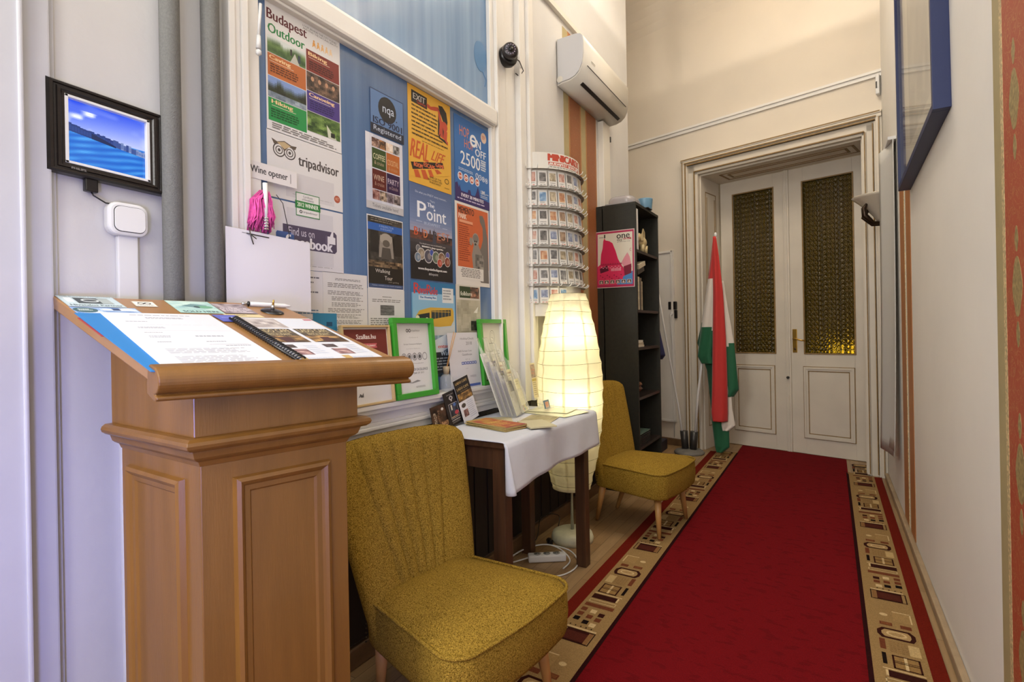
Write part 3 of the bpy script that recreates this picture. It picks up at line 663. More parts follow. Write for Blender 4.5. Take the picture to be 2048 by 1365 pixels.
s.greek(0.12, 0.19, 0.34, 0.21, 1, '#9b9ea8', .6, 5); s.greek(0.14, 0.26, 0.9, 0.27, 1, '#c2c5cc', .5, 6, 0); s.greek(0.16, 0.31, 0.40, 0.345, 2, '#9b9ea8', .5, 7)
s.rect(0.15, 0.385, 0.95, 0.388, '#b9bcc6'); s.greek(0.16, 0.42, 0.32, 0.435, 1, '#9b9ea8', .6, 8); s.greek(0.16, 0.49, 0.36, 0.53, 2, '#9b9ea8', .5, 9); s.greek(0.55, 0.49, 0.85, 0.52, 1, '#9b9ea8', .6, 10)
s.greek(0.17, 0.60, 0.30, 0.62, 1, '#9b9ea8', .6, 11); s.greek(0.58, 0.60, 0.78, 0.62, 1, '#9b9ea8', .6, 12); s.rect(0.57, 0.66, 0.93, 0.663, '#8f93a0'); s.greek(0.7, 0.68, 0.95, 0.70, 1, '#9b9ea8', .6, 13)
s.greek(0.16, 0.73, 0.85, 0.82, 5, '#b0b3bc', .5, 14); s.greek(0.16, 0.86, 0.90, 0.97, 6, '#b0b3bc', .5, 15)
board_sheet(s, 'registration_form', 0.038, 0.356, 'white printed form lying on the left half of the lectern', 'paper', lift=0.0036, skew=-0.05, thick=0.0022)
# row of leaflets along the top edge
s = Sheet(0.100, 0.092, '#aebfc6'); s.rect(0.02, 0.03, 0.98, 0.97, '#b9c9cf'); s.text('THE BUSINESS EXHIBITION', 0.05, 0.03, 0.9, 0.07, '#39494d'); s.rect(0.24, 0.18, 0.86, 0.72, '#3e4648'); s.ell(0.5, 0.42, 0.16, 0.16, '#c8cfcf'); s.up().ell(0.5, 0.42, 0.12, 0.10, '#454b4c').rect(0.66, 0.2, 0.86, 0.7, '#9fa9a8').rect(0.08, 0.2, 0.2, 0.6, '#e3e9ea'); s.text('Hivatalos Partner', 0.06, 0.80, 0.9, 0.13, '#33474c', 1)
board_sheet(s, 'leaflet', 0.004, 0.510, 'grey and green partner certificate at the top left corner of the lectern', 'leaflet', 'leaflets along the top of the lectern')
s = Sheet(0.114, 0.082, '#8fa9cf'); s.pic(0.02, 0.03, 0.98, 0.97, 22, 12, lambda u, v: mixc('#5a7fb4', '#dfe6ee', min(1, max(0, vnoise(u * 6, v * 5, 3) * 1.6 - .3)))); s.up().ell(0.18, 0.3, 0.18, 0.25, '#3f5f63'); s.up().greek(0.08, 0.2, 0.3, 0.4, 2, '#dfe7e4', .5, 2); s.rect(0.6, 0.1, 0.72, 0.3, '#2d3f66')
board_sheet(s, 'leaflet', 0.003, 0.414, 'blue leaflet with a river photograph, half under the white form on the lectern', 'leaflet', 'leaflets along the top of the lectern', lift=0.0005)
s = Sheet(0.043, 0.046, '#e4e1da'); s.frame(0, 0, 1, 1, 0.03, '#b79a72'); s.ring(0.36, 0.4, 0.16, 0.2, 0.4, '#2b2724').ring(0.66, 0.4, 0.16, 0.2, 0.4, '#2b2724').greek(0.1, 0.7, 0.9, 0.85, 1, '#4c4742')
board_sheet(s, 'sticker', 0.131, 0.480, 'small white owl-eyes sticker on the bare wood near the top of the lectern', 'sticker', skew=-0.1)
s = Sheet(0.094, 0.114, '#a9cbc4'); s.pic(0.02, 0.02, 0.98, 0.72, 16, 12, lambda u, v: mixc('#8fb6b8', '#cfe3d8', vnoise(u * 5, v * 6, 5))); s.up().poly([(0.2, 0.45), (0.5, 0.25), (0.85, 0.35), (0.6, 0.6)], '#6d8f92').ell(0.72, 0.5, 0.2, 0.12, '#6fa487').ell(0.55, 0.5, 0.07, 0.08, '#3c4c55').text('SOLD HERE', 0.1, 0.82, 0.82, 0.13, '#2c3f47', 1)
board_sheet(s, 'leaflet', 0.205, 0.500, 'pale green SOLD HERE leaflet at the top of the lectern', 'leaflet', 'leaflets along the top of the lectern', skew=-0.08)
s = Sheet(0.075, 0.094, '#9a8c92'); s.pic(0.02, 0.02, 0.98, 0.98, 16, 14, lambda u, v: mixc('#5f5258', '#c9bcc0', vnoise(u * 7, v * 9, 9))); s.up().greek(0.05, 0.5, 0.95, 0.9, 3, '#d9d0d6', .45, 4)
board_sheet(s, 'leaflet', 0.298, 0.484, 'purple grey photo leaflet beside the pen at the top of the lectern', 'leaflet', 'leaflets along the top of the lectern', skew=-0.05, lift=0.0018)
s = Sheet(0.085, 0.028, '#cdbd92'); s.greek(0.05, 0.2, 0.6, 0.7, 2, '#8a7a56', .5, 4)
board_sheet(s, 'leaflet', 0.283, 0.384, 'narrow cream slip of paper just above the violet card on the lectern', 'leaflet', 'leaflets along the top of the lectern')
s = Sheet(0.052, 0.058, '#5a5fae'); s.rect(0, 0, 1, 0.85, '#5b62b4'); s.greek(0.2, 0.3, 0.9, 0.5, 2, '#8f97dc', .5, 4); s.rect(0.65, 0.5, 1, 1, '#a7acd6')
board_sheet(s, 'card', 0.252, 0.368, 'violet blue card tucked beside the spiral booklet on the lectern', 'card', lift=0.0020)
# spiral bound booklet
bk = thing('spiral_booklet', 'black spiral bound booklet of cafe photographs on the right of the lectern', 'booklet')
def cafe(s, u, v, sc=1.0):
    s.rect(u, v, u + .44, v + .175, '#4b4034'); s.up(); s.text('LADÁNYI CAFÉ' if False else 'LADO CAFE', u + .03, v + .012, .38, .075, '#cdbb8e'); s.rect(u, v + .10, u + .44, v + .104, '#b7a67e'); s.text('RESTAURANT', u + .08, v + .115, .28, .045, '#cdbb8e')
    s.pic(u, v + .175, u + .44, v + .33, 14, 6, lambda a, b: mixc('#2e1f1a', '#d3a766', max(0, vnoise(a * 5, b * 4, int(u * 10)) * 1.3 - .25))); s.up().rect(u + .15, v + .21, u + .27, v + .33, '#4a2b2a')
    s.pic(u + .02, v + .38, u + .17, v + .45, 6, 4, lambda a, b: mixc('#6b5a5a', '#2f2424', vnoise(a * 3, b * 3, 4))); s.pic(u + .04, v + .48, u + .24, v + .60, 8, 5, lambda a, b: mixc('#c9a9a2', '#4a2630', vnoise(a * 4, b * 4, 6)))
    s.greek(u + .27, v + .40, u + .43, v + .6, 5, '#c3c8d6', .4, 8); s.greek(u + .05, v + .66, u + .43, v + .72, 3, '#b9bfd0', .4, 9)
s = Sheet(0.188, 0.325, '#d0d2da'); s.rect(0.0, 0.02, 0.5, 0.27, '#a99e9a'); s.pic(0.01, 0.02, 0.47, 0.27, 14, 8, lambda a, b: mixc('#877d7c', '#d3cbc6', vnoise(a * 5, b * 7, 2))); s.greek(0.52, 0.06, 0.97, 0.25, 4, '#cdd3e0', .4, 3); s.rect(0.88, 0.02, 0.99, 0.06, '#b2606a')
cafe(s, 0.02, 0.30); cafe(s, 0.51, 0.30); s.rect(0.03, .93, .1, 1.0, '#b99a62').rect(.53, .93, .62, 1, '#b99a62')
s.build('page_block', onboard(0.277, 0.332, 0.001, (-0.065, 0)), thick=0.006, parent=bk)
b_ = MB()
for i in range(30):
    t = 0.012 + i * 0.0105; c = [BP(0.277 - 0.065 * t + 0.006 + 0.008 * math.cos(q), 0.332 - t - 0.002 * math.sin(q), 0.0045 + 0.008 * math.sin(q)) for q in [k * math.pi / 5 for k in range(11)]]
    b_.tube(c, 0.0022, M_BLACKP, 6)
b_.tube([BP(0.277 - 0.004, 0.328, 0.006), BP(0.277 - 0.065 * 0.32 - 0.004, 0.012, 0.006)], 0.003, M_BLACKP, 6)
b_.obj('spiral_binding', bk)
# pen and its holder foot
pe = thing('ballpoint_pen', 'white ballpoint pen lying across the top of the lectern', 'pen')
p0, p1 = Vector(BP(0.372, 0.476, 0.007)), Vector(BP(0.492, 0.464, 0.007)); q = lambda t: p0.lerp(p1, t)
MB().tube([q(0.14), q(0.2), q(0.85), q(0.97), q(1.0)], [0.0055, 0.0062, 0.006, 0.0025, 0.0012], M_PLASTIC, 12).obj('barrel', pe)
MB().tube([q(-0.02), q(0.0), q(0.13)], [0.003, 0.0042, 0.0045], M_METAL, 12).tube([q(0.10), q(0.13)], 0.0072, M_BLACKP, 12).obj('push_button', pe)
pc = Vector(BP(0.418, 0.418, 0.0)); ph = thing('pen_holder', 'black oval pen holder foot with a metal stub on the lectern', 'pen holder')
hm = MB(); hm.grid(lambda u, v: tuple(pc + BF * (0.026 * math.cos(2 * math.pi * u) * math.cos(v * math.pi / 2)) + BT * (0.030 * math.sin(2 * math.pi * u) * math.cos(v * math.pi / 2)) + BN * (0.001 + 0.008 * math.sin(v * math.pi / 2))), 28, 6, M_BLACKP)
hm.obj('foot', ph); MB().tube([pc + BN * 0.008, pc + BN * 0.02], 0.005, M_METAL).tube([pc + BN * 0.02, pc + BN * 0.034], [0.003, 0.002], M_BRASS).obj('stub', ph)

# ================================================================== CHAIRS
def boucle():
    m = bpy.data.materials.new('mustard_boucle'); m.use_nodes = True; nt = m.node_tree; b = nt.nodes['Principled BSDF']
    tc = nt.nodes.new('ShaderNodeTexCoord'); n = nt.nodes.new('ShaderNodeTexNoise'); n.inputs['Scale'].default_value = 330; n.inputs['Detail'].default_value = 3; n.inputs['Distortion'].default_value = 0.8
    nt.links.new(tc.outputs['Object'], n.inputs['Vector']); r = nt.nodes.new('ShaderNodeValToRGB')
    r.color_ramp.elements[0].position = 0.36; r.color_ramp.elements[0].color = (*lin('#6f5416'), 1); r.color_ramp.elements[1].position = 0.6; r.color_ramp.elements[1].color = (*lin('#bf9b40'), 1)
    nt.links.new(n.outputs['Fac'], r.inputs['Fac']); nt.links.new(r.outputs['Color'], b.inputs['Base Color']); b.inputs['Roughness'].default_value = 0.95; b.inputs['Specular IOR Level'].default_value = 0.1
    bp_ = nt.nodes.new('ShaderNodeBump'); bp_.inputs['Strength'].default_value = 1.0; bp_.inputs['Distance'].default_value = 0.006; nt.links.new(n.outputs['Fac'], bp_.inputs['Height']); nt.links.new(bp_.outputs[0], b.inputs['Normal'])
    return m
M_BOUCLE = boucle(); M_STUD = mat('dark_stitching', '#3a2c10', 0.8)
def seat_outline(off=0.0, n=10):
    P = []
    def arc(cx_, cy_, r, a0, a1):
        for k in range(n + 1):
            a = math.radians(a0 + (a1 - a0) * k / n); P.append((cx_ + r * math.cos(a), cy_ + r * math.sin(a)))
    hf, hr, xf_, xr = 0.262 + off, 0.205 + off, 0.245 + off, -0.235 - off
    arc(xf_ - 0.075, hf - 0.075, 0.075, 84, 12)
    for k in range(1, 8): t = k / 8; P.append((xf_ + 0.014 * math.sin(math.pi * t) - 0.002, (hf - 0.06) * (1 - 2 * t)))
    arc(xf_ - 0.075, -hf + 0.075, 0.075, -12, -84)
    arc(xr + 0.05, -hr + 0.05, 0.05, -96, -180); arc(xr + 0.05, hr - 0.05, 0.05, 180, 96)
    return P
def make_chair(label):
    t = thing('cocktail_chair', label, 'chair', group='mustard cocktail chairs along the left wall')
    st_ = MB(); rings = [(-0.02, 0.238), (-0.004, 0.242), (0.0, 0.255), (0.004, 0.31), (0.002, 0.36), (0.0, 0.374), (-0.006, 0.383)]
    outl = [seat_outline(o_) for o_, z in rings]; N_ = len(outl[0])
    V = [(x, y, z) for o_, (q, z) in zip(outl, rings) for x, y in o_]; F = []
    for i in range(len(rings) - 1):
        for k in range(N_): F.append((i * N_ + k, i * N_ + (k + 1) % N_, (i + 1) * N_ + (k + 1) % N_, (i + 1) * N_ + k))
    F.append(tuple(range(N_ - 1, -1, -1)))
    base = len(V); L = 7
    for j in range(1, L):        # crowned top
        f = 1 - j / L
        V += [(x * f, y * f, 0.383 + 0.040 * (1 - f ** 2.4)) for x, y in outl[-1]]
        for k in range(N_): a = base - N_ + (j - 1) * N_; F.append((a + k, a + (k + 1) % N_, a + N_ + (k + 1) % N_, a + N_ + k))
    V.append((0, 0, 0.423)); c = len(V) - 1; a = c - N_
    for k in range(N_): F.append((a + k, a + (k + 1) % N_, c))
    st_.add(V, F, M_BOUCLE, True); seat_o = st_.obj('seat', t)
    o1 = seat_outline(0.001); MB().tube([(x, y, 0.384) for x, y in o1 + [o1[0]]], 0.0055, M_BOUCLE, 8, caps=False).obj('piping', seat_o)
    # fan back with stitched channels
    seams = (-0.62, -0.36, -0.12, 0.12, 0.36, 0.62)
    def hw(v): return 0.212 + 0.088 * v ** 0.8 - 0.030 * max(0, (v - 0.93) / 0.07) ** 2
    def back(side):
        def f(u, v):
            s_ = 2 * u - 1; y = hw(v) * s_; zt = 0.852 - 0.020 * abs(s_) ** 6
            z = 0.275 + (zt - 0.275) * v
            xc = -0.185 - 0.165 * v ** 1.1 + 0.055 * abs(s_) ** 2.2 * (0.4 + 0.6 * v)
            th_ = 0.038 * (1 - abs(s_) ** 9) ** 0.5 * (1 - max(0, (v - 0.88) / 0.12) ** 4) ** 0.5
            g = 0.0
            if side > 0:
                for q in seams:
                    d = abs(y - q * 0.30 * (0.36 + 0.64 * v)); g = max(g, math.exp(-(d / 0.0045) ** 2))
                g *= 0.008 * min(1, v * 4); 
                # channels billow between the seams
                sn = y / (0.30 * (0.36 + 0.64 * v))
                if abs(sn) < 0.62: ph = ((sn + 0.62) / 0.248) % 1.0; th_ += 0.006 * math.sin(math.pi * ph) * min(1, v * 3)
            return (xc + side * (th_ - g), y, z)
        return f
    for_ = MB(); for_.grid(back(1), 110, 26, M_BOUCLE).grid(back(-1), 110, 26, M_BOUCLE)
    for_.obj('backrest', t)
    for sgn in (-1, 1):
      sd = MB()
      for k in range(9): sd.lathe([(0.0, -0.004), (0.004, 0), (0.0, 0.004)], M_STUD, (-0.205 + 0.001 * k, sgn * (0.214), 0.26 + k * 0.014), 8)
      tag(sd.obj('stitching', seat_o), kind='stuff')
    for sx, sy in ((1, 1), (1, -1), (-1, 1), (-1, -1)):
        top = (0.155 * sx + (0.01 if sx > 0 else -0.03), 0.17 * sy, 0.245); bot = (0.155 * sx + 0.03 if sx > 0 else -0.255, 0.20 * sy if sx > 0 else 0.13 * sy, 0.009)
        if sx > 0 or sy: pass
        MB().tube([top, bot], [0.022, 0.011], M_LEG, 14).obj('leg', t)
    return t
def copy_tree(o, parent=None):
    c = o.copy(); COL.objects.link(c)
    if parent: c.parent = parent
    for ch in list(o.children): copy_tree(ch, c)
    return c
chair = make_chair('mustard yellow bouclé chair in the foreground beside the lectern')
chair.location = (-0.99, 1.305, 0); chair.rotation_euler = (0, 0, math.radians(-8))
c2 = copy_tree(chair); c2['label'] = 'mustard yellow bouclé chair between the paper lamp and the carpet runner'
c2.location = (-0.995, 3.16, 0); c2.rotation_euler = (0, 0, math.radians(-8))

# ================================================================== SIDE TABLE AND CLOTH
TX0, TX1, TY0, TY1, TZ = -1.463, -1.045, 1.655, 2.500, 0.777
tb_ = thing('side_table', 'dark wooden side table under a white cloth against the left wall', 'table', (-1.255, 2.085, 0))
def tloc(m_, n): o = m_.obj(n); o.data.transform(Matrix.Translation((1.255, -2.085, 0))); o.parent = tb_; return o
tloc(MB().box((TX0, TY0, TZ - 0.022), (TX1, TY1, TZ), M_DARK, 0.003), 'tabletop')
tloc(MB().box((TX0 + .03, TY0 + .02, TZ - 0.11), (TX1 - .03, TY0 + .04, TZ - .022), M_DARK).box((TX0 + .03, TY1 - .04, TZ - 0.11), (TX1 - .03, TY1 - .02, TZ - .022), M_DARK).box((TX1 - .05, TY0 + .02, TZ - 0.11), (TX1 - .03, TY1 - .02, TZ - .022), M_DARK).box((TX0 + .03, TY0 + .02, TZ - 0.11), (TX0 + .05, TY1 - .02, TZ - .022), M_DARK), 'apron')
for x in (TX0 + 0.055, TX1 - 0.045):
    for y in (TY0 + 0.045, TY1 - 0.05): tloc(MB().box((x - .027, y - .027, 0), (x + .027, y + .027, TZ - .022), M_DARK, 0.003), 'leg')
clm = MB()
def cloth(u, v):   # u along the wall, v from wall over the top and down the front
    y = TY0 - 0.012 + (TY1 - TY0 + 0.03) * u
    L1 = TX1 - TX0 - 0.005; s_ = v * (L1 + 0.175)
    if s_ < L1: return (TX0 + 0.002 + s_, y + 0.0, TZ + 0.0035 + 0.0012 * math.sin(u * 23) * math.sin(v * 17))
    d = s_ - L1; r = 0.014
    if d < r * math.pi / 2: a = d / r; x = TX0 + L1 + r * math.sin(a); z = TZ + 0.003 - r * (1 - math.cos(a))
    else: x = TX0 + L1 + r; z = TZ + 0.003 - r - (d - r * math.pi / 2)
    e = (d / 0.175)
    x += e * (0.012 * math.sin(u * 9 + 0.5) + 0.006 * math.sin(u * 21)) + 0.018 * e * math.exp(-(u / 0.06) ** 2) + 0.012 * e; y += -0.012 * e * math.exp(-(u / 0.1) ** 2)
    return (x, y, z - 0.012 * e * (1 - u))
clm.grid(cloth, 64, 44, M_CLOTH)
# near hem curls back under like a tube
def curl(u, v):
    a = u * 1.75 * math.pi; p = Vector(cloth(0, 0.72 + 0.28 * v)); r = 0.004 + 0.020 * v
    return (p.x - r * math.sin(a) * 0.8, p.y + r * (math.cos(a) - 1) * 0.7 + 0.004, p.z)
clm.grid(curl, 14, 12, M_CLOTH)
oc = clm.obj('tablecloth'); sm_ = oc.modifiers.new('solid', 'SOLIDIFY'); sm_.thickness = 0.0022; sm_.offset = 1
tag(oc, 'white linen cloth draped over the dark side table', 'tablecloth')

# ================================================================== PAPER LAMP
lx, ly = -1.275, 2.720
lamp = thing('floor_lamp', 'tall glowing white rice paper floor lamp behind the side table', 'lamp', (lx, ly, 0))
paper = bpy.data.materials.new('rice_paper'); paper.use_nodes = True; nt = paper.node_tree; nt.nodes.clear()
out = nt.nodes.new('ShaderNodeOutputMaterial'); tr = nt.nodes.new('ShaderNodeBsdfTranslucent'); df = nt.nodes.new('ShaderNodeBsdfDiffuse'); mx = nt.nodes.new('ShaderNodeMixShader')
tr.inputs[0].default_value = (*lin('#f8f1cc'), 1); df.inputs[0].default_value = (*lin('#efead2'), 1); mx.inputs[0].default_value = 0.55
tc = nt.nodes.new('ShaderNodeTexCoord'); nn = nt.nodes.new('ShaderNodeTexNoise'); nn.inputs['Scale'].default_value = 14; nn.inputs['Detail'].default_value = 6; bb = nt.nodes.new('ShaderNodeBump'); bb.inputs['Strength'].default_value = 0.5; bb.inputs['Distance'].default_value = 0.01
nt.links.new(tc.outputs['Object'], nn.inputs['Vector']); nt.links.new(nn.outputs['Fac'], bb.inputs['Height']); nt.links.new(bb.outputs[0], tr.inputs['Normal']); nt.links.new(bb.outputs[0], df.inputs['Normal'])
nt.links.new(tr.outputs[0], mx.inputs[1]); nt.links.new(df.outputs[0], mx.inputs[2]); nt.links.new(mx.outputs[0], out.inputs[0])
M_WIRE = mat('lamp_wire', '#8a8050', 0.6); M_SLAT = mat('lamp_tape', '#d9d2a8', 0.7)
ribz = [0.300, 0.335, 0.40, 0.475, 0.552, 0.63, 0.707, 0.784, 0.860, 0.935, 1.01, 1.085, 1.16, 1.232, 1.30, 1.36, 1.402]
def rad(z):
    t = (z - 0.30) / 1.102; return 0.100 + 0.089 * math.sin(math.pi * min(1, max(0, t * 0.98 + 0.02))) ** 0.85 + 0.012 * (t < 0.03) * 0
shd = MB()
def shade(u, v):
    k = v * (len(ribz) - 1); i = min(int(k), len(ribz) - 2); f = k - i; z = ribz[i] + (ribz[i + 1] - ribz[i]) * f
    a = 2 * math.pi * u; r = rad(z) - 0.005 * math.sin(math.pi * f) + 0.0022 * math.sin(a * 7 + i * 2.1) * math.sin(math.pi * f) + 0.0015 * math.sin(a * 13 + i)
    return (r * math.cos(a), r * math.sin(a), z + 0.004 * math.sin(a * 2 + i * 0.8) * (0 < i < 15))
shd.grid(shade, 72, (len(ribz) - 1) * 4, paper); shade_o = shd.obj('lamp_shade', lamp)
for i, z in enumerate(ribz):
    wr = MB(); wr.tube([((rad(z) + 0.001) * math.cos(2 * math.pi * k / 40), (rad(z) + 0.001) * math.sin(2 * math.pi * k / 40), z + 0.004 * math.sin(4 * math.pi * k / 40 + i * 0.8) * (0 < i < 15)) for k in range(41)], 0.0010, M_WIRE, 5, caps=False); wr.obj('wire_ring', shade_o)
for a in [math.radians(q) for q in (-118, -75, -32, 20, 70, 120, 170, 215)]:
    sl_ = MB(); sl_.grid(lambda u, v: ((rad(0.3 + 1.1 * v) - 0.006) * math.cos(a + (u - .5) * 0.08), (rad(0.3 + 1.1 * v) - 0.006) * math.sin(a + (u - .5) * 0.08), 0.3 + 1.1 * v), 1, 24, paper); sl_.obj('inner_slat', shade_o)
MB().tube([(0, 0, 0.03), (0, 0, 0.95)], 0.009, M_METAL, 12).obj('pole', lamp)
MB().lathe([(0.0, 0.0), (0.118, 0.0), (0.120, 0.02), (0.112, 0.045), (0.09, 0.056), (0.012, 0.060), (0.0, 0.060)], M_MARBLE, n=40).obj('base', lamp)
bulb = mat('lit_bulb_glass', '#ffffff', 0.4, emis='#fff3d0', estr=2.0)
for z in (0.80, 1.17):
    bm_ = MB().lathe([(0.0, -0.045), (0.018, -0.04), (0.026, -0.01), (0.026, 0.03), (0.018, 0.045), (0, 0.05)], bulb, (0.035, -0.03, z), 16); bm_.tube([(0, 0, z - 0.06), (0.035, -0.03, z - 0.045)], 0.014, M_PLASTIC); bm_.obj('bulb', lamp)
    point('paper_lamp_glow', (lx + 0.05, ly - 0.065, z + 0.01), 1.6, (1.0, 0.93, 0.74), 0.03)
# ================================================================== PRINTED MATTER ON THE WINDOW
def hang(s, name, y, z, label, cat='poster', group=None, x=-1.4985, lean=0.0, material=None, thick=0.0006):
    o = s.build(name, wall_fn(y, z, x, lean), thick=thick, material=material); tag(o, label, cat, group); return o
def photo(c_dark, c_light, sx=5, sy=5, seed=1, bias=-.2, gain=1.4, top=None):
    def f(u, v):
        n = min(1, max(0, (vnoise(u * sx, v * sy, seed) * .65 + vnoise(u * sx * 3, v * sy * 3, seed + 1) * .35) * gain + bias))
        c = mixc(c_dark, c_light, n)
        if top: c = mixc(top, c, min(1, max(0, (v - 0.15) * 3 + (vnoise(u * 7, 0, seed) - .5))))
        return c
    return f
GN = 'notices stuck on the blue window'
# -- Budapest Outdoor
s = Sheet(0.293, 0.408, '#dcdad8')
s.up()
s.text('Budapest', .02, .055, .50, .105, '#5a1c24', 1).text('Outdoor', .03, .165, .46, .075, '#1f7a3c', 1)
s.text('LOOK BEHIND THE CITY SCENES', 0.47, 0.03, 0.48, 0.016, '#6b6762').text('AND FIND THE NATURAL BEAUTY!', 0.47, 0.052, 0.5, 0.016, '#6b6762')
for k in range(5): s.ell(0.62 + k * 0.06, 0.125, 0.012, 0.010, mixc('#d99a4c', '#ead7bb', k / 5)).poly([(0.605 + k * .06, 0.135), (0.635 + k * .06, 0.135), (0.648 + k * .06, 0.18), (0.625 + k * .06, .16), (0.597 + k * .06, 0.18)][::-1], mixc('#d99a4c', '#ead7bb', k / 5))
colL = [(0.263, 0.395, 'p1'), (0.40, 0.573, '#b5642f'), (0.578, 0.74, 'p2'), (0.745, 0.922, '#1f8a44')]
colR = [(0.216, 0.395, '#7a2a22'), (0.40, 0.555, 'p3'), (0.56, 0.725, '#43307c'), (0.73, 0.895, 'p4')]
for (v0, v1, c), (u0, u1) in [(q, (0.02, 0.50)) for q in colL] + [(q, (0.51, 0.98)) for q in colR]:
    if c == 'p1': s.pic(u0, v0, u1, v1, 18, 12, photo('#24401f', '#6d8a4d', 5, 4, 11, top='#cfd6d2')); s.up().poly([(0.3, v1), (0.42, v1), (0.36, v0 + .05)][::-1], '#b9b8ac').rect(.40, v0 + .05, .43, v1 - .02, '#2e3a4c').rect(.30, v0 + .03, .325, v0 + .08, '#33302e')
    elif c == 'p2': s.pic(u0, v0, u1, v1, 18, 12, photo('#14170f', '#3d4a2c', 5, 4, 12, top='#7e97c9')); s.up().pic(u0, v1 - .045, u1, v1, 16, 3, photo('#4f5d6d', '#a5b2bb', 8, 3, 6))
    elif c == 'p3': s.pic(u0, v0, u1, v1, 18, 12, photo('#1c1512', '#8b6b55', 7, 5, 13)); s.up(); [s.ell(u0 + .08 + .1 * k, v0 + .05, .022, .02, '#b58a6c') for k in range(4)]
    elif c == 'p4': s.pic(u0, v0, u1, v1, 18, 14, photo('#1f3a12', '#8fae5a', 5, 5, 14)); s.up().poly([(0.8, v1), (0.93, v1), (0.78, v0 + .06)][::-1], '#c9cdb6').rect(.84, v1 - .05, .9, v1 - .01, '#1d1f1a')
    else: s.rect(u0, v0, u1, v1, c)
s.up()
for t_, u, v in (('Caving', .04, .412), ('Biking', .54, .232), ('Hiking', .06, .755), ('Canoeing', .54, .572)): s.text(t_, u, v, .26 if len(t_) < 8 else .36, .04, '#e9c796', 1).rect(u, v + .045, u + .3, v + .048, '#e9dcc4')
for u, v, c in ((.05, .475, '#5b2c14'), (.55, .305, '#3d120e'), (.05, .825, '#0d4a20'), (.55, .635, '#231650')): s.greek(u, v, u + .4, v + .075, 4, c, .55, 5)
s.greek(.06, .935, .96, .985, 3, '#77736e', .5, 6)
hang(s, 'poster', 1.008, 2.256, 'tour poster with Budapest Outdoor title and coloured caving, biking, hiking and canoeing boxes')
# -- owl sheet
s = Sheet(0.296, 0.212, '#d6d4d2'); s.up()
for u in (0.145, 0.275):
    s.ell(u, .27, .075, .105, '#4a423f').ell(u, .27, .062, .087, '#d6d4d2').ell(u, .27, .045, .063, '#4a423f').ell(u, .27, .034, .048, '#d6d4d2').ell(u, .27, .017, .024, '#4a423f'); 
s.poly([(.055, .12), (.12, .15), (.21, .11), (.30, .15), (.365, .14), (.345, .20), (.27, .175), (.21, .27), (.15, .175), (.085, .20)][::-1], '#5a4d42').poly([(.12, .16), (.21, .125), (.29, .165), (.21, .235)][::-1], '#b9a37c')
s.text('tripadvisor', .385, .25, .56, .22, '#453e3c', 1).rect(.55, .255, .553, .26, '#453e3c')
s.ell(.915, .80, .045, .062, '#a8543c').text('HOT', .89, .77, .05, .05, '#e0b9a0')
s.rect(.22, .55, .87, .94, '#cbc8c8'); s.up(); s.greek(.3, .88, .85, .90, 1, '#b3b0b0', .5)
hang(s, 'notice', 1.006, 1.850, 'white tripadvisor notice with a round owl face', 'notice', GN)
# -- find us on
s = Sheet(0.294, 0.216, '#d3d1d2'); s.up(); s.rect(.22, .08, .85, .92, '#c8c6c9'); s.up()
s.poly([(.17, .34), (.87, .34), (.9, .38), (.9, .65), (.87, .69), (.17, .69)][::-1], '#4b4258').poly([(.10, .46), (.29, .46), (.31, .49), (.31, .72), (.29, .75), (.10, .75), (.085, .72), (.085, .49)][::-1], '#3d5a96'); s.up()
s.text('Find us on', .24, .37, .34, .12, '#c9c4cf').text('f', .19, .49, .075, .26, '#e6e6ea', 1).text('acebook', .315, .50, .52, .17, '#d8d6dd', 2)
s.poly([(.75, .42), (.80, .42), (.83, .33), (.85, .33), (.85, .42), (.88, .43), (.88, .54), (.80, .54), (.75, .53)][::-1], '#d9d6da').rect(.735, .41, .765, .54, '#5a5166'); s.greek(.2, .93, .85, .95, 1, '#aaa7a7', .5)
hang(s, 'notice', 1.007, 1.6325, 'white Find us on facebook notice below the owl notice', 'notice', GN)
# -- certificate badge overlapping both
s = Sheet(0.094, 0.078, '#dad9d4'); s.frame(0, 0, 1, 1, .028, '#2f7d3c'); s.up(); s.rect(-.03, .36, 1.03, .68, '#2c7a3a'); s.up(); s.text('2012 WINNER', .06, .42, .88, .18, '#e2ead9', 1).text('Certificate', .3, .10, .4, .09, '#6c6c6a').text('of Excellence', .26, .22, .48, .09, '#6c6c6a').text('tripadvisor', .3, .76, .6, .11, '#3d3b38').ring(.2, .81, .06, .07, .5, '#3d3b38')
hang(s, 'badge', 1.106, 1.672, 'small green bordered 2012 WINNER badge overlapping two white notices', 'badge', x=-1.4972)
# -- Wine opener strip
s = Sheet(0.170, 0.052, '#dcd8d6'); s.up().text('Wine opener', .06, .24, .74, .54, '#3c3a3c', 1).rect(.86, .22, .87, .80, '#4c4a4c')
hang(s, 'label_strip', 0.926, 1.727, 'paper strip reading Wine opener above the pink wig', 'label', x=-1.4765)
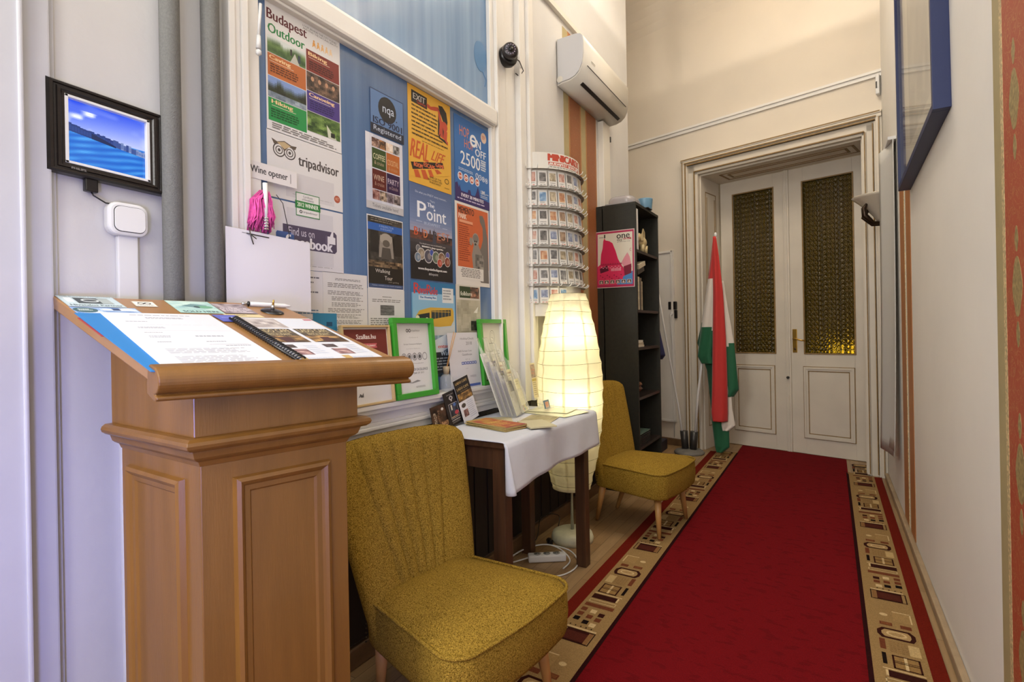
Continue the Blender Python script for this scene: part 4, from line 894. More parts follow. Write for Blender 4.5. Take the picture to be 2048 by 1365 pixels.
# -- printed pages at the lower left of the pane
s = Sheet(0.205, 0.165, '#d2d0cf'); s.up().greek(.45, .12, .95, .62, 5, '#66646a', .3, 31, .4).greek(.35, .80, .95, .92, 2, '#4f6f8f', .4, 33, .1)
hang(s, 'notice', 1.003, 1.415, 'text page mostly covered by the blank white sheet', 'notice', GN)
s = Sheet(0.203, 0.290, '#d3d1cd'); s.up().greek(.25, .07, .85, .10, 2, '#6c6a68', .45, 34, .1, True); s.greek(.10, .13, .92, .19, 3, '#77756f', .45, 35, .1)
for k in range(9): s.greek(.1 if k % 3 == 0 else .18, .225 + k * .072, .93, .225 + k * .072 + .055, 3, '#77756f', .42, 40 + k, .3)
hang(s, 'notice', 1.2085, 1.418, 'dense text page between the covered page and the page with a grey rectangle', 'notice', GN)
s = Sheet(0.200, 0.285, '#cfcecb'); s.up().greek(.38, .10, .66, .12, 1, '#77756f', .5, 3).greek(.1, .14, .9, .19, 2, '#84827c', .45, 36, .1, True); s.pic(.32, .22, .70, .36, 16, 12, photo('#4a4a48', '#7c7b77', 3, 26, 3)); s.up().greek(.06, .40, .95, .54, 5, '#6e6c66', .42, 37, .05).greek(.06, .58, .3, .6, 1, '#77756f', .5, 3)
hang(s, 'notice', 1.414, 1.372, 'text page with a small dark rectangle under the Walking Tour poster', 'notice', GN)
s = Sheet(0.10, 0.075, '#2c7fa6'); s.up().rect(.55, .4, .8, .6, '#1d4b6b')
hang(s, 'card', 1.165, 1.272, 'plain teal card below the covered text page', 'card', x=-1.4975)
# -- ISO sticker printed straight on the pane
s = Sheet(0.185, 0.172, '#5a79a6'); s.frame(0, 0, 1, 1, .016, '#1f2f52'); s.rect(0, .78, 1, 1, '#1c2233'); s.up().ell(.5, .36, .27, .30, '#17171c'); s.up().text('nqa', .36, .30, .34, .20, '#c9d3e4').rect(.76, .52, .79, .55, '#17171c').text('ISO 9001', .08, .61, .86, .15, '#14213f', 2).text('Registered', .09, .81, .82, .15, '#b9c3d4')
hang(s, 'sticker', 1.443, 2.150, 'blue nqa ISO 9001 Registered sticker with a black disc', 'sticker')
# -- coffee / wine / party
s = Sheet(0.202, 0.292, '#c6c8d4'); s.pic(0, .0, 1, 1, 10, 14, photo('#b9bccb', '#dcdde3', 3, 3, 21)); s.up()
for k in range(4): s.pic(.16 + .19 * k, .045, .16 + .19 * k + .185, .165, 7, 6, photo(('#3a1f1a', '#1c1412', '#cfae8c', '#2b2826')[k], ('#d9b9a4', '#c98a52', '#efe6da', '#b9b7b3')[k], 3, 3, 50 + k))
for k in range(4): s.pic(.16 + .19 * k, .735, .16 + .19 * k + .185, .865, 7, 6, photo(('#4a1a18', '#2e1f18', '#3a2f33', '#221c20')[k], ('#d0a99b', '#cdb8a0', '#a99aa0', '#b2a6a0')[k], 3, 3, 60 + k))
for u, v, c in ((.16, .18, '#33491f'), (.54, .18, '#b0622a'), (.16, .46, '#5a1a14'), (.54, .46, '#2c1440')): s.rect(u, v, u + .37, v + .265, c)
s.up()
for t_, u, v, c in (('COFFEE', .19, .25, '#d9d3b0'), ('COCKTAIL', .565, .27, '#d9b98a'), ('WINE', .19, .53, '#c9b09c'), ('PARTY', .57, .53, '#c9bcc9')): s.text(t_, u, v, .31 if t_ != 'WINE' else .28, .075, c).text('& cruise' if t_ != 'PARTY' else 'on Danube', u + .03, v + .095, .25, .05, mixc(c, '#7a4a3a', .4))
s.rect(0, .90, 1, 1, '#b9b9bb').text('Tickets available here!', .15, .92, .7, .05, '#55555a')
hang(s, 'poster', 1.416, 1.972, 'small grid poster with COFFEE, COCKTAIL, WINE and PARTY cruise squares', material=INKG)
# -- walking tour
s = Sheet(0.196, 0.284, '#d8d8d6'); s.pic(.02, .015, .98, .985, 24, 34, photo('#15130f', '#5f5a52', 8, 10, 70)); s.up()
s.poly([(.34, .25), (.68, .25), (.72, .56), (.30, .56)][::-1], '#8d857a'); s.ell(.51, .30, .17, .08, '#a39a8c'); s.up().poly([(.40, .42), (.62, .42), (.66, .58), (.36, .58)][::-1], '#4f4a43').ell(.51, .36, .10, .05, '#5d564d').rect(.08, .20, .30, .5, '#2a2724').rect(.74, .22, .94, .52, '#2a2724').rect(0.02, .10, .98, .20, '#2f5ea8')
s.up(); s.text('A WALKING TOUR', .32, .115, .4, .03, '#9fb6dd').text('IN BUDAPEST', .36, .155, .32, .025, '#9fb6dd').greek(.1, .03, .9, .09, 2, '#7d7568', .5, 3); s.pic(.02, .61, .98, .70, 18, 4, photo('#2a2118', '#a58a68', 8, 3, 72)); s.up(); s.rect(.02, .70, .98, .93, '#221f1b').rect(.02, .93, .98, .985, '#3c4f73'); s.up()
s.text('Walking', .2, .725, .40, .065, '#cfc9bd').text('Tour', .45, .815, .22, .055, '#cfc9bd').text('with guiding', .55, .885, .3, .025, '#8f897f').text('Tickets available at the hotel reception', .10, .942, .82, .022, '#aab4c9')
hang(s, 'poster', 1.416, 1.656, 'dark church interior poster titled Walking Tour', material=INKG)
# -- yellow escape game poster
s = Sheet(0.288, 0.412, '#d9a63a'); s.up(); s.poly([(.08, .045), (.43, .05), (.43, .175), (.08, .17)][::-1], '#1d1a17').poly([(.42, .11), (.52, .12), (.60, .10), (.70, .085), (.74, .12), (.60, .145), (.52, .155), (.44, .15)][::-1], '#b5432a'); s.up()
s.text('EXIT', .12, .07, .27, .06, '#b8b5ae', 1).text('Game', .2, .125, .2, .035, '#c2452f')
for k in range(3): s.poly([(.42, .105 + .018 * k), (.50, .115 + .012 * k), (.50, .125 + .012 * k)][::-1], '#b5432a')
s.poly([(.70, .06), (.80, .05), (.90, .10), (.93, .20), (.90, .28), (.80, .20), (.74, .13)][::-1], '#1d1a17').poly([(.70, .09), (.75, .13), (.78, .30), (.72, .42), (.68, .38)][::-1], '#1d1a17')
s.up().poly([(.68, .10), (.73, .12), (.80, .24), (.74, .36), (.70, .40), (.73, .26)][::-1], '#b5432a').ell(.84, .265, .085, .055, '#b5432a').poly([(.74, .28), (.92, .31), (.90, .42), (.82, .405), (.74, .395)][::-1], '#b5432a'); s.up().poly([(.70, .405), (.90, .415), (.92, .455), (.70, .42)][::-1], '#1d1a17').poly([(.80, .28), (.83, .32), (.81, .40), (.80, .34)][::-1], '#3a1a12').poly([(.84, .41), (.93, .42), (.93, .46)][::-1], '#b5432a')
rows = ['YOU CAN FULL YOURSELVES TO GET', 'OUT OF ATTRACTIVELY THEMED', 'ROOMS AND SCENIC ROOMS', 'WITH MONITORING CAPABILITIES,', 'LIVE AND EXIT GAMES ON', 'ASSISTANCE, IT WILL PROVE EQUIPPED', 'FOR GROUPS OF FRIENDS, AND AN EXCELLENT', 'OPPORTUNITY TO TEST YOUR SKILLS ON DATE']
for k, t_ in enumerate(rows): s.text(t_, .08, .19 + k * .042, (.56, .60, .58, .58, .52, .66, .72, .84)[k], .019, '#2c2312', 1)
s.greek(.3, .53, .85, .545, 1, '#8a6a2a', .5, 3)
s.poly([(.02, .56), (.75, .60), (.96, .80), (.02, .95)][::-1], '#d9a63a')
s.up(); s.text('REAL', .03, .55, .40, .19, '#bf5424', 2, .05).text('LIFE', .50, .585, .28, .11, '#bf5424', 1, .08); s.poly([(.04, .80), (.78, .68), (.82, .735), (.08, .87)][::-1], '#1d1612'); s.poly([(.10, .87), (.20, .855), (.26, .93), (.14, .94)][::-1], '#bf5424').poly([(.26, .845), (.36, .83), (.44, .92), (.32, .93)][::-1], '#bf5424').poly([(.42, .82), (.5, .805), (.56, .87), (.47, .89)][::-1], '#bf5424').poly([(.58, .79), (.66, .775), (.76, .80), (.64, .83)][::-1], '#bf5424'); s.up(); 
for k, wd_ in enumerate(('ROOM', 'ESCAPE', 'GAME')): s.text(wd_, .11 + (0, .22, .50)[k], .785 - (0, .034, .08)[k], (.19, .26, .2)[k], .045, '#d86a3c', 1)
s.text('ONE OF THE', .46, .875, .28, .02, '#3a2c14').text('BEST ADVENTURES', .42, .902, .34, .02, '#3a2c14').text('IN BUDAPEST', .46, .929, .27, .02, '#3a2c14').ring(.88, .87, .055, .03, .25, '#5a4a20').greek(.82, .945, .95, .955, 1, '#5a4a20', .6)
hang(s, 'poster', 1.655, 2.250, 'yellow room escape game poster with a crouching red figure')
# -- The Point
s = Sheet(0.286, 0.408, '#55688f'); s.pic(0, 0, 1, .50, 12, 16, lambda u, v: mixc(mixc('#4d6088', '#7d8db2', v), '#cdb4a8', max(0, v - .75) * 2.2 * (.6 + .4 * vnoise(u * 4, v * 6, 2)))); s.up()
s.pic(0, .50, 1, .58, 20, 4, photo('#1d1a1c', '#7a4a3a', 9, 3, 90)); s.pic(0, .58, 1, 1, 16, 12, lambda u, v: mixc('#4a4448', '#1c1718', min(1, v * 1.5 + .3 * vnoise(u * 5, v * 8, 5)))); s.up()
s.text('Do what you ENJOY every moment...', .13, .07, .75, .03, '#c3cce0').text("That's", .46, .13, .12, .022, '#c3cce0').text('The', .40, .165, .16, .045, '#dfe4ee', 1).text('P', .17, .175, .20, .17, '#e6e9f0', 1).text('oint', .38, .22, .47, .135, '#e6e9f0', 1).rect(.14, .385, .27, .389, '#c3cce0').rect(.76, .405, .88, .409, '#c3cce0').text('BUDAPEST', .32, .38, .38, .028, '#b4bfd6')
for k, ch in enumerate('BUDAPEST'): s.text(ch, .09 + k * .107, .455 + .006 * (k % 3), .085, .085, ('#c2532f', '#7a3522', '#d07a4a', '#46342e', '#3a2d2b', '#b06a50', '#c58a6a', '#a86a5a')[k], 1)
s.poly([(.50, .60), (.55, .43), (.60, .60)][::-1], '#3d3f4c'); s.text('You should never miss the BUDAPEST party', .2, .61, .62, .02, '#d8d4cf').text('BUDAPEST is always a good idea', .26, .64, .5, .02, '#e4e0da', 1)
for u, v, r, c in ((.17, .675, .05, '#6a6a6c'), (.24, .73, .085, '#8a7d6a'), (.16, .77, .07, '#66788a'), (.40, .745, .10, '#4c4a55'), (.48, .70, .05, '#3d4f9a'), (.58, .745, .09, '#5d6a55'), (.72, .745, .09, '#7a5a44'), (.67, .80, .065, '#a8402e'), (.87, .70, .05, '#5a5aa0'), (.86, .775, .075, '#7a3c2a')):
    s.up(); s.ell(u, v, r, r * .75, '#c9c5c0').ell(u, v, r * .88, r * .66, c); s.ell(u + r * .2, v, r * .4, r * .35, mixc(c, '#e0d0c0', .35)) if r > .06 else None
s.up(); s.text('www.thepointbudapest.com', .16, .87, .68, .035, '#d0ccc8', 1).text('#thepoint', .40, .92, .22, .035, '#d0ccc8')
hang(s, 'poster', 1.655, 1.836, 'blue grey poster titled The Point Budapest with a skyline of letters')
# -- RiverRide
s = Sheet(0.300, 0.420, '#5f97bd'); s.rect(0, 0, 1, .12, '#2c6f9c'); s.pic(.02, .12, .98, .56, 20, 16, lambda u, v: mixc('#86b3cf', '#c6c9c4', min(1, max(0, (v - .45) * 2 + vnoise(u * 5, v * 5, 7) * .5 - .1)))); s.pic(.02, .56, .98, 1, 20, 16, photo('#1f3340', '#9fb9c6', 8, 4, 96)); s.up()
s.text('R', .05, .02, .13, .11, '#c23a34', 1).text('iver', .17, .05, .16, .08, '#c23a34', 1).text('R', .33, .03, .10, .10, '#c23a34', 1).text('ide', .43, .05, .14, .08, '#c23a34', 1).rect(.15, .145, .55, .19, '#c9d6df').rect(.68, .05, .95, .21, '#d6d8d6'); s.up().text('The Floating Bus', .17, .153, .36, .026, '#2f5f97', 1).greek(.7, .07, .9, .19, 4, '#8a8d90', .5, 4)
s.poly([(.08, .36), (.16, .30), (.40, .265), (.92, .265), (.95, .30), (.95, .40), (.88, .46), (.60, .47), (.30, .46), (.12, .45)][::-1], '#c9a23a'); s.up(); s.poly([(.12, .345), (.38, .32), (.38, .40), (.14, .43)][::-1], '#23282b').poly([(.42, .30), (.88, .285), (.88, .35), (.42, .39)][::-1], '#2a3336').rect(.43, .305, .86, .312, '#c9a23a')
for k in range(5): s.rect(.50 + k * .08, .29, .507 + k * .08, .385, '#c9a23a')
s.ell(.12, .38, .04, .03, '#e3dcc0').ell(.32, .40, .04, .03, '#e3dcc0').poly([(.05, .44), (.35, .46), (.5, .5), (.45, .56), (.02, .56)][::-1], '#bfc6c8')
s.poly([(.45, .62), (.75, .55), (.8, .7), (.5, .78)][::-1], '#cfd9dd'); s.pic(.05, .74, .95, .97, 12, 8, photo('#1b1f22', '#30363a', 5, 5, 8)); s.up(); s.text('entering', .56, .66, .38, .05, '#cf5b45', 1).text('Water', .62, .73, .3, .05, '#b9ccd3', 1).greek(.1, .80, .95, .95, 5, '#9aa3a6', .45, 6)
hang(s, 'poster', 1.657, 1.420, 'RiverRide poster with a yellow floating bus')
# -- hop on hop off
s = Sheet(0.292, 0.410, '#2f67a8'); s.up(); s.poly([(0, .80), (.06, .78), (.10, .84), (.12, .80), (.16, .87), (.34, .87), (.36, .83), (.42, .83), (.44, .88), (.55, .88), (.60, .82), (.64, .75), (.68, .82), (.70, .88), (1, .90), (1, 1), (0, 1)][::-1], '#33225e')
s.up(); s.text('HOP', .14, .10, .27, .12, '#cf7a52').text('HOP', .27, .24, .27, .10, '#cf7a52').text('N', .62, .18, .13, .10, '#dfe1e4', 1).text('OFF', .58, .29, .32, .09, '#dfe1e4', 1).ell(.53, .215, .10, .075, '#dfe1e4'); s.up(); s.ell(.53, .215, .055, .042, '#2f67a8').rect(.43, .205, .63, .225, '#dfe1e4'); s.ell(.84, .115, .085, .065, '#d3b8a4'); s.up().greek(.79, .09, .89, .14, 3, '#b5553a', .5, 3)
s.text('2500', .16, .395, .56, .155, '#dfe1e4', 1).greek(.74, .40, .9, .54, 5, '#cfd6de', .6, 8, .1).text('5 000', .76, .42, .12, .05, '#cfd6de'); s.greek(.1, .60, .5, .635, 2, '#b9c7da', .5, 9, .05)
for k in range(4): s.ring(.62 + k * .095, .62 + .006 * k, .045, .033, .25, '#d3dbe6').text(('7', '4', '1', '1')[k], .605 + k * .095, .605 + .006 * k, .03, .03, '#d3dbe6')
for k, n_ in enumerate(('14', '29', '38', '24')): s.ell(.14 + k * .16, .70, .07, .05, '#d3dbe6').ell(.14 + k * .16, .70, .05, .037, '#b5533c'); s.up(); s.text(n_, .105 + k * .16, .685, .07, .032, '#efe9e4', 1)
s.text('LIVE', .73, .78, .12, .045, '#dfe1e4', 1).text('guide', .86, .80, .1, .025, '#dfe1e4').greek(.72, .84, .95, .88, 2, '#b9c7da', .5, 3).text('EVERY 30 MINUTES', .16, .895, .64, .04, '#dfd9e6', 1).greek(.05, .955, .9, .98, 1, '#b9b0cc', .6, 4)
hang(s, 'poster', 1.972, 2.232, 'bright blue HOP ON HOP OFF bus poster with a large 2500')
# -- memento park
s = Sheet(0.286, 0.396, '#d6d1ca'); s.rect(.06, .03, .97, .78, '#c25f33'); s.up(); s.text('MEMENTO', .10, .05, .44, .08, '#2a1d18', 1).text('PARK', .10, .135, .22, .06, '#e2d3c4', 1).rect(.12, .21, .50, .24, '#d99a78').rect(.10, .25, .50, .254, '#3a241c').greek(.10, .28, .42, .72, 17, '#8a3a1c', .45, 5, .3)
def stat(u, v): return mixc('#3d3a37', '#a39c92', vnoise(u * 5, v * 7, 3))
s.poly([(.70, .10), (.80, .09), (.86, .14), (.90, .25), (.95, .40), (.97, .95), (.72, .95), (.55, .80), (.62, .62), (.74, .50), (.80, .40), (.80, .25), (.72, .18)][::-1], '#6d665f'); s.up(); s.ell(.58, .42, .10, .085, '#968e84').ell(.58, .40, .085, .05, '#77706a').poly([(.52, .48), (.66, .48), (.82, .66), (.80, .94), (.52, .92), (.46, .62)][::-1], '#8a8279'); s.up(); s.ell(.55, .44, .02, .012, '#3a3632').ell(.60, .44, .02, .012, '#3a3632').ell(.57, .475, .03, .014, '#3a3632').pic(.56, .60, .80, .90, 6, 8, stat).ell(.44, .45, .045, .05, '#8a8279')
s.rect(.06, .78, .80, .93, '#d6d1ca'); s.up(); s.greek(.12, .795, .74, .91, 6, '#6d6862', .45, 6, .2, True)
hang(s, 'poster', 1.966, 1.820, 'orange MEMENTO PARK poster with a grey statue')
# -- folklore
s = Sheet(0.200, 0.240, '#c9c4b8'); s.rect(.14, .03, .95, .26, '#2f3f22'); s.pic(.58, .03, .95, .26, 8, 8, photo('#2a2420', '#c98a6c', 4, 4, 33)); s.up(); s.text('folklore', .18, .13, .46, .085, '#d6d6c6', 1); s.pic(.02, .30, .98, .98, 12, 12, photo('#8f8a74', '#d2ccb6', 3, 4, 34)); s.up(); s.pic(.58, .72, .88, .92, 6, 5, photo('#1d2018', '#5a5a48', 4, 4, 35)); s.poly([(.7, .55), (.9, .42), (.85, .56)][::-1], '#e3e0d3')
hang(s, 'poster', 1.963, 1.424, 'folklore show poster with a green title band at the bottom right of the pane')
# -- blank white sheet on its hook
hk = thing('hanging_sheet', 'blank white paper sheet hanging from a wire hook behind the lectern', 'paper')
s = Sheet(0.276, 0.224, '#dfdde4', 6, 4); s.up().rect(.17, .035, .47, .045, '#8d8b90')
s.build('paper', lambda x, y, n: (-1.441 + n + 0.005 * math.sin(x * 9), 0.836 + x, 1.508 - y - 0.045 * x), parent=hk)
b_ = MB(); b_.tube([(-1.438, 0.905, 1.514), (-1.430, 0.903, 1.496), (-1.430, 0.908, 1.478), (-1.434, 0.915, 1.466)], 0.0016, M_DGREY).tube([(-1.436, 0.896, 1.496), (-1.436, 0.966, 1.492)], 0.0016, M_DGREY).tube([(-1.432, 0.905, 1.494), (-1.430, 0.922, 1.482)], 0.0014, M_DGREY); b_.obj('wire_hook', hk)
# -- pink wig with a corkscrew pen
wg = thing('feather_tassel', 'fuzzy hot pink tassel hanging from the window casing', 'tassel')
M_PINK = mat('hot_pink_fibre', '#d9529c', 0.9, 0.6, 200, var=0.25, vscale=60); b_ = MB()
for k in range(150):
    r1, r2 = random.random(), random.random(); y = 0.945 + (r1 - .5) * 0.055; x = -1.458 + r2 * 0.03
    b_.tube([(x, 0.958 + (r1 - .5) * 0.02, 1.635 - random.random() * .02), (x + .004, y, 1.60), (x + .006 * r2, y + (random.random() - .5) * .02 + .004, 1.555), (x, y + (r1 - .5) * .02, 1.505 + 0.03 * random.random())], [0.001, 0.0024, 0.0028, 0.0012], M_PINK, 5)
b_.obj('fibres', wg)
b_ = MB().tube([(-1.428, 0.951, 1.652), (-1.426, 0.951, 1.60), (-1.428, 0.952, 1.52)], [0.007, 0.0065, 0.005], M_PLASTIC, 10)
for k in range(5): b_.tube([(-1.427, 0.951, 1.548 - k * .008), (-1.427, 0.951, 1.545 - k * .008)], 0.0085, M_METAL, 10)
o = b_.obj('corkscrew'); tag(o, 'white handled corkscrew hanging in front of the pink tassel', 'corkscrew')
b_ = MB(); b_.tube([(-1.41, 0.975, 1.62), (-1.415, 1.0, 1.60), (-1.43, 1.03, 1.52), (-1.44, 1.04, 1.49)], 0.0012, M_DGREY); o = b_.obj('cord', wg)
# -- thin white blind wand on the casing
o = MB().tube([(-1.452, 0.963, 2.20), (-1.452, 0.955, 2.10)], 0.0045, M_PLASTIC, 10).tube([(-1.452, 0.955, 2.10), (-1.452, 0.954, 2.06)], [0.006, 0.008], M_PLASTIC, 10).lathe([(0, -.012), (.008, -.006), (.008, .004), (0, .012)], M_PLASTIC, (-1.452, 0.954, 2.05), 12).obj('blind_wand')
tag(o, 'slim white wand with a round end on the window casing', 'wand')
# -- blue balloon shadowed behind the upper pane: its shadow painted as a disc on the glass
bl = Sheet(0.15, 0.20, '#4f86b8'); 
o = MB().prism([(0.055 * math.cos(k * math.pi / 16), 0.055 * math.sin(k * math.pi / 16)) for k in range(32)], lambda p, k: (p[0], p[1], 0.0003 + 0.0005 * k), mat('balloon_shadow_film', '#4f7fae', 0.4)).tube([(0.02, -0.05, 0.001), (0.05, -0.075, 0.001), (0.035, -0.10, 0.001)], 0.0015, MATS['balloon_shadow_film'])
o = o.obj('balloon_shadow'); o.matrix_world = Matrix(((0, 0, 1, -1.4995), (1, 0, 0, 2.205), (0, 1, 0, 2.60), (0, 0, 0, 1))); o.scale = (1, 1.4, 1); tag(o, 'round balloon shadow painted on the upper window pane beside the camera', 'balloon shadow')
# ================================================================== FRAMES ON THE SILL
SZ = 0.934
def leaning(s, y, h, foot, label_name, parent, lift=0.0, lean=0.12):
    """page whose foot stands at x=foot on the sill; returns a function fn(x,y,n) with y measured down from its top"""
    N = Vector((1, 0, lean)).normalized(); D = Vector((lean, 0, -1)).normalized(); top = Vector((foot, y, SZ)) - D * h
    return lambda x, yy, n: top + Vector((0, 1, 0)) * x + D * yy + N * (n + lift)
def framed(name, y, w_, h_, foot, lean, fw, fcol, sheet, label, fd=0.018):
    t = thing(name, label, 'picture frame', group='frames on the window sill'); fn = leaning(None, y, h_, foot, None, t, lean=lean); m_ = MB()
    for lo, hi in (((0, 0, 0), (w_, fw, fd)), ((0, h_ - fw, 0), (w_, h_, fd)), ((0, fw, 0), (fw, h_ - fw, fd)), ((w_ - fw, fw, 0), (w_, h_ - fw, fd))): m_.box(lo, hi, fcol, 0.0015, xf=lambda a, b, c: tuple(fn(a, b, c)))
    m_.obj('frame', t)
    MB().box((fw * .5, fw * .5, 0.001), (w_ - fw * .5, h_ - fw * .5, 0.004), M_BLACKP, xf=lambda a, b, c: tuple(fn(a, b, c))).obj('backing', t)
    sheet.build('certificate', lambda a, b, c: fn(a + fw - 0.002, b + fw - 0.002, c + 0.005), parent=t); return t
M_GREEN = mat('green_lacquer', '#3c9a2f', 0.3, coat=0.3); M_PALEW = mat('pale_gilded_wood', '#c3a878', 0.4)
s = Sheet(0.226, 0.286, '#d5d2d0'); s.rect(.03, .03, .97, .52, '#6f2a22'); s.poly([(.03, .52), (.97, .52), (.8, .60), (.5, .64), (.2, .60)][::-1], '#6f2a22'); s.up(); s.text('Szallas.hu', .30, .095, .42, .062, '#e2d6d2', 1); s.poly([(.28, .215), (.74, .215), (.72, .245), (.74, .275), (.28, .275), (.30, .245)][::-1], '#c05a60'); s.up(); s.text('KIVÁLÓ SZÁLLÁSHELY', .33, .23, .37, .025, '#e9cfcb', 1).text('2018', .46, .29, .1, .02, '#b58a84').text('Europe Centerpoint', .2, .375, .6, .045, '#e2d6d2', 1).ring(.5, .60, .12, .09, .12, '#b99a66').greek(.2, .68, .85, .72, 2, '#8a8886', .4, 4).greek(.3, .75, .9, .77, 1, '#8a8886', .5, 5)
s.poly([(.25, .90), (.29, .85), (.30, .90), (.36, .84), (.36, .90), (.33, .88)], '#6b6966')
framed('picture_frame', 1.256, 0.236, 0.296, -1.455, 0.09, 0.008, M_PALEW, s, 'pale wood frame with the dark red Szallas.hu certificate')
s = Sheet(0.208, 0.283, '#dad8d4'); s.up(); s.ring(.36, .11, .035, .026, .5, '#5a5653').ring(.43, .11, .035, .026, .5, '#5a5653').text('tripadvisor', .47, .09, .26, .045, '#7a7673').text('Certificate of', .40, .20, .26, .018, '#a8a6a2').text('Europe Centerpoint Budapest', .24, .295, .52, .026, '#6d6b68').text('is proud to display the', .3, .365, .4, .018, '#a8a6a2')
for k in range(5):
    s.up(); s.ring(.22 + k * .15, .49, .068, .055, .13, '#4f4d4b'); s.ell(.22 + k * .15, .49, .035, .028, '#5a5856') if k < 4 else None
    if k < 4: s.ring(.22 + k * .15, .49, .05, .04, .1, '#8a8886')
s.greek(.2, .585, .8, .60, 1, '#a8a6a2', .5, 3).text('CERTIFICATE OF EXCELLENCE', .12, .66, .76, .035, '#5a5856').text('FOR THE YEAR OF 2015', .20, .715, .56, .026, '#77756f').poly([(.30, .86), (.34, .80), (.37, .86), (.55, .83), (.65, .85), (.40, .87)], '#8b8986').greek(.5, .92, .8, .95, 2, '#8b8986', .4, 3)
framed('picture_frame', 1.502, 0.248, 0.325, -1.455, 0.08, 0.022, M_GREEN, s, 'bright green frame with the five circle certificate of excellence', 0.022)
s = Sheet(0.208, 0.283, '#dedcc9'); s.up(); s.frame(.03, .02, .97, .98, .004, '#bdbba6'); s.ring(.5, .25, .11, .12, .08, '#98967f').ring(.5, .25, .07, .08, .08, '#b5b39c').greek(.35, .36, .65, .38, 1, '#7a7868', .6, 2).greek(.2, .5, .8, .7, 4, '#a5a38f', .3, 4, .2, True)
framed('picture_frame', 2.105, 0.242, 0.325, -1.462, 0.07, 0.020, M_GREEN, s, 'bright green frame behind the clear brochure rack', 0.022)
t = Sheet(0.235, 0.262, '#cfcdd0'); s = t; s.up(); s.text('HolidayCheck', .40, .09, .46, .05, '#6f6d72').text('2018', .58, .165, .20, .06, '#6f6d72').text('B&B Europa Com', .30, .315, .45, .04, '#6f6d72').text('Guesthouse', .42, .375, .33, .04, '#6f6d72').text('4.7 / 6', .52, .47, .14, .03, '#8a888c')
for k in range(6): s.rect(.38 + k * .085, .525, .455 + k * .085, .575, '#3a4f9a'); s.up(); s.ell(.417 + k * .085, .55, .02, .015, '#cfd3e4')
s.greek(.5, .645, .6, .655, 1, '#9a989c', .5, 2).greek(.62, .78, .85, .82, 2, '#a8a6aa', .4, 3).rect(.55, .93, .95, .975, '#4d63a8')
fn = leaning(None, 1.865, 0.262, -1.455, None, None, lean=0.10)
tag(s.build('certificate', fn, thick=0.002), 'unframed HolidayCheck 2018 certificate standing between the two green frames', 'certificate')
# reed diffuser and clear vase
df_ = thing('reed_diffuser', 'glass reed diffuser with a beige stopper beside the HolidayCheck certificate', 'diffuser', (-1.462, 1.835, SZ))
M_GLASS = bpy.data.materials.new('clear_glass'); M_GLASS.use_nodes = True
b_ = M_GLASS.node_tree.nodes['Principled BSDF']; b_.inputs['Base Color'].default_value = (0.93, 0.96, 0.93, 1); b_.inputs['Roughness'].default_value = 0.06; b_.inputs['Alpha'].default_value = 0.22; b_.inputs['Coat Weight'].default_value = 0.8
MB().lathe([(0.0, 0), (0.026, 0.0), (0.029, 0.01), (0.029, 0.06), (0.022, 0.072), (0.012, 0.078), (0.012, 0.09)], M_GLASS, n=24).obj('bottle', df_)
MB().lathe([(0.0, 0.078), (0.013, 0.078), (0.015, 0.112), (0.0, 0.112)], mat('beige_stopper', '#a89678', 0.6), n=20).obj('stopper', df_)
MB().tube([(0, 0, 0.10), (0.008, 0.05, 0.265)], 0.0018, M_LEG, 6).tube([(0.002, 0.002, 0.10), (0.012, 0.058, 0.262)], 0.0018, M_LEG, 6).obj('reed', df_)

# ================================================================== PHOTO FRAME, SWITCH, TRUNKING, PIPES
tv = thing('digital_photo_frame', 'black digital photo frame showing a blue riverside view', 'photo frame')
VY0, VY1, VZ0, VZ1 = 0.452, 0.692, 1.573, 1.779; VX = -1.46
def tvp(a, b, c):   # a along, b up, c out; hung very slightly askew
    return (VX - 0.018 + c, VY0 + a, VZ0 + b - 0.035 * a)
W_, H_ = VY1 - VY0, VZ1 - VZ0; f_ = MB()
M_TVW = mat('black_brown_frame_wood', '#17120f', 0.32, 0.15, 80, var=0.35, vscale=14, stretch=(1, 1, 6))
bo = 0.036
prof_ = [(0.0, 0.0), (0.001, 0.018), (0.006, 0.024), (0.012, 0.0235), (0.014, 0.020), (0.018, 0.020), (0.020, 0.023), (0.026, 0.0225), (0.029, 0.019), (0.034, 0.0185), (0.036, 0.014), (0.036, 0.002)]
V = []; F = []
for d, o_ in prof_:
    for a_, b2 in ((d, d * .72), (W_ - d, d * .72), (W_ - d, H_ - d * .72), (d, H_ - d * .72)): V.append(tvp(a_, b2, o_))
for i in range(len(prof_) - 1):
    for k in range(4): F.append((4 * i + k, 4 * i + (k + 1) % 4, 4 * i + 4 + (k + 1) % 4, 4 * i + 4 + k))
f_.add(V, F, M_TVW)
f_.box((0.002, 0.002, -0.010), (W_ - .002, H_ - .002, 0.004), M_BLACKP, xf=tvp); tvf = f_.obj('frame', tv)
b_ = MB()
for lo, hi in (((bo - .002, bo * .7, .004), (W_ - bo + .002, bo * .7 + .006, .019)), ((bo - .002, H_ - bo * .7 - .006, .004), (W_ - bo + .002, H_ - bo * .7, .019)), ((bo - .002, bo * .7, .004), (bo + .005, H_ - bo * .7, .019)), ((W_ - bo - .005, bo * .7, .004), (W_ - bo + .002, H_ - bo * .7, .019))): b_.box(lo, hi, M_PLASTIC, 0.001, xf=tvp)
b_.obj('bezel', tvf)
scr = bpy.data.materials.new('lit_screen'); scr.use_nodes = True; nt = scr.node_tree; b_ = nt.nodes['Principled BSDF']; a_ = nt.nodes.new('ShaderNodeAttribute'); a_.attribute_name = 'Col'
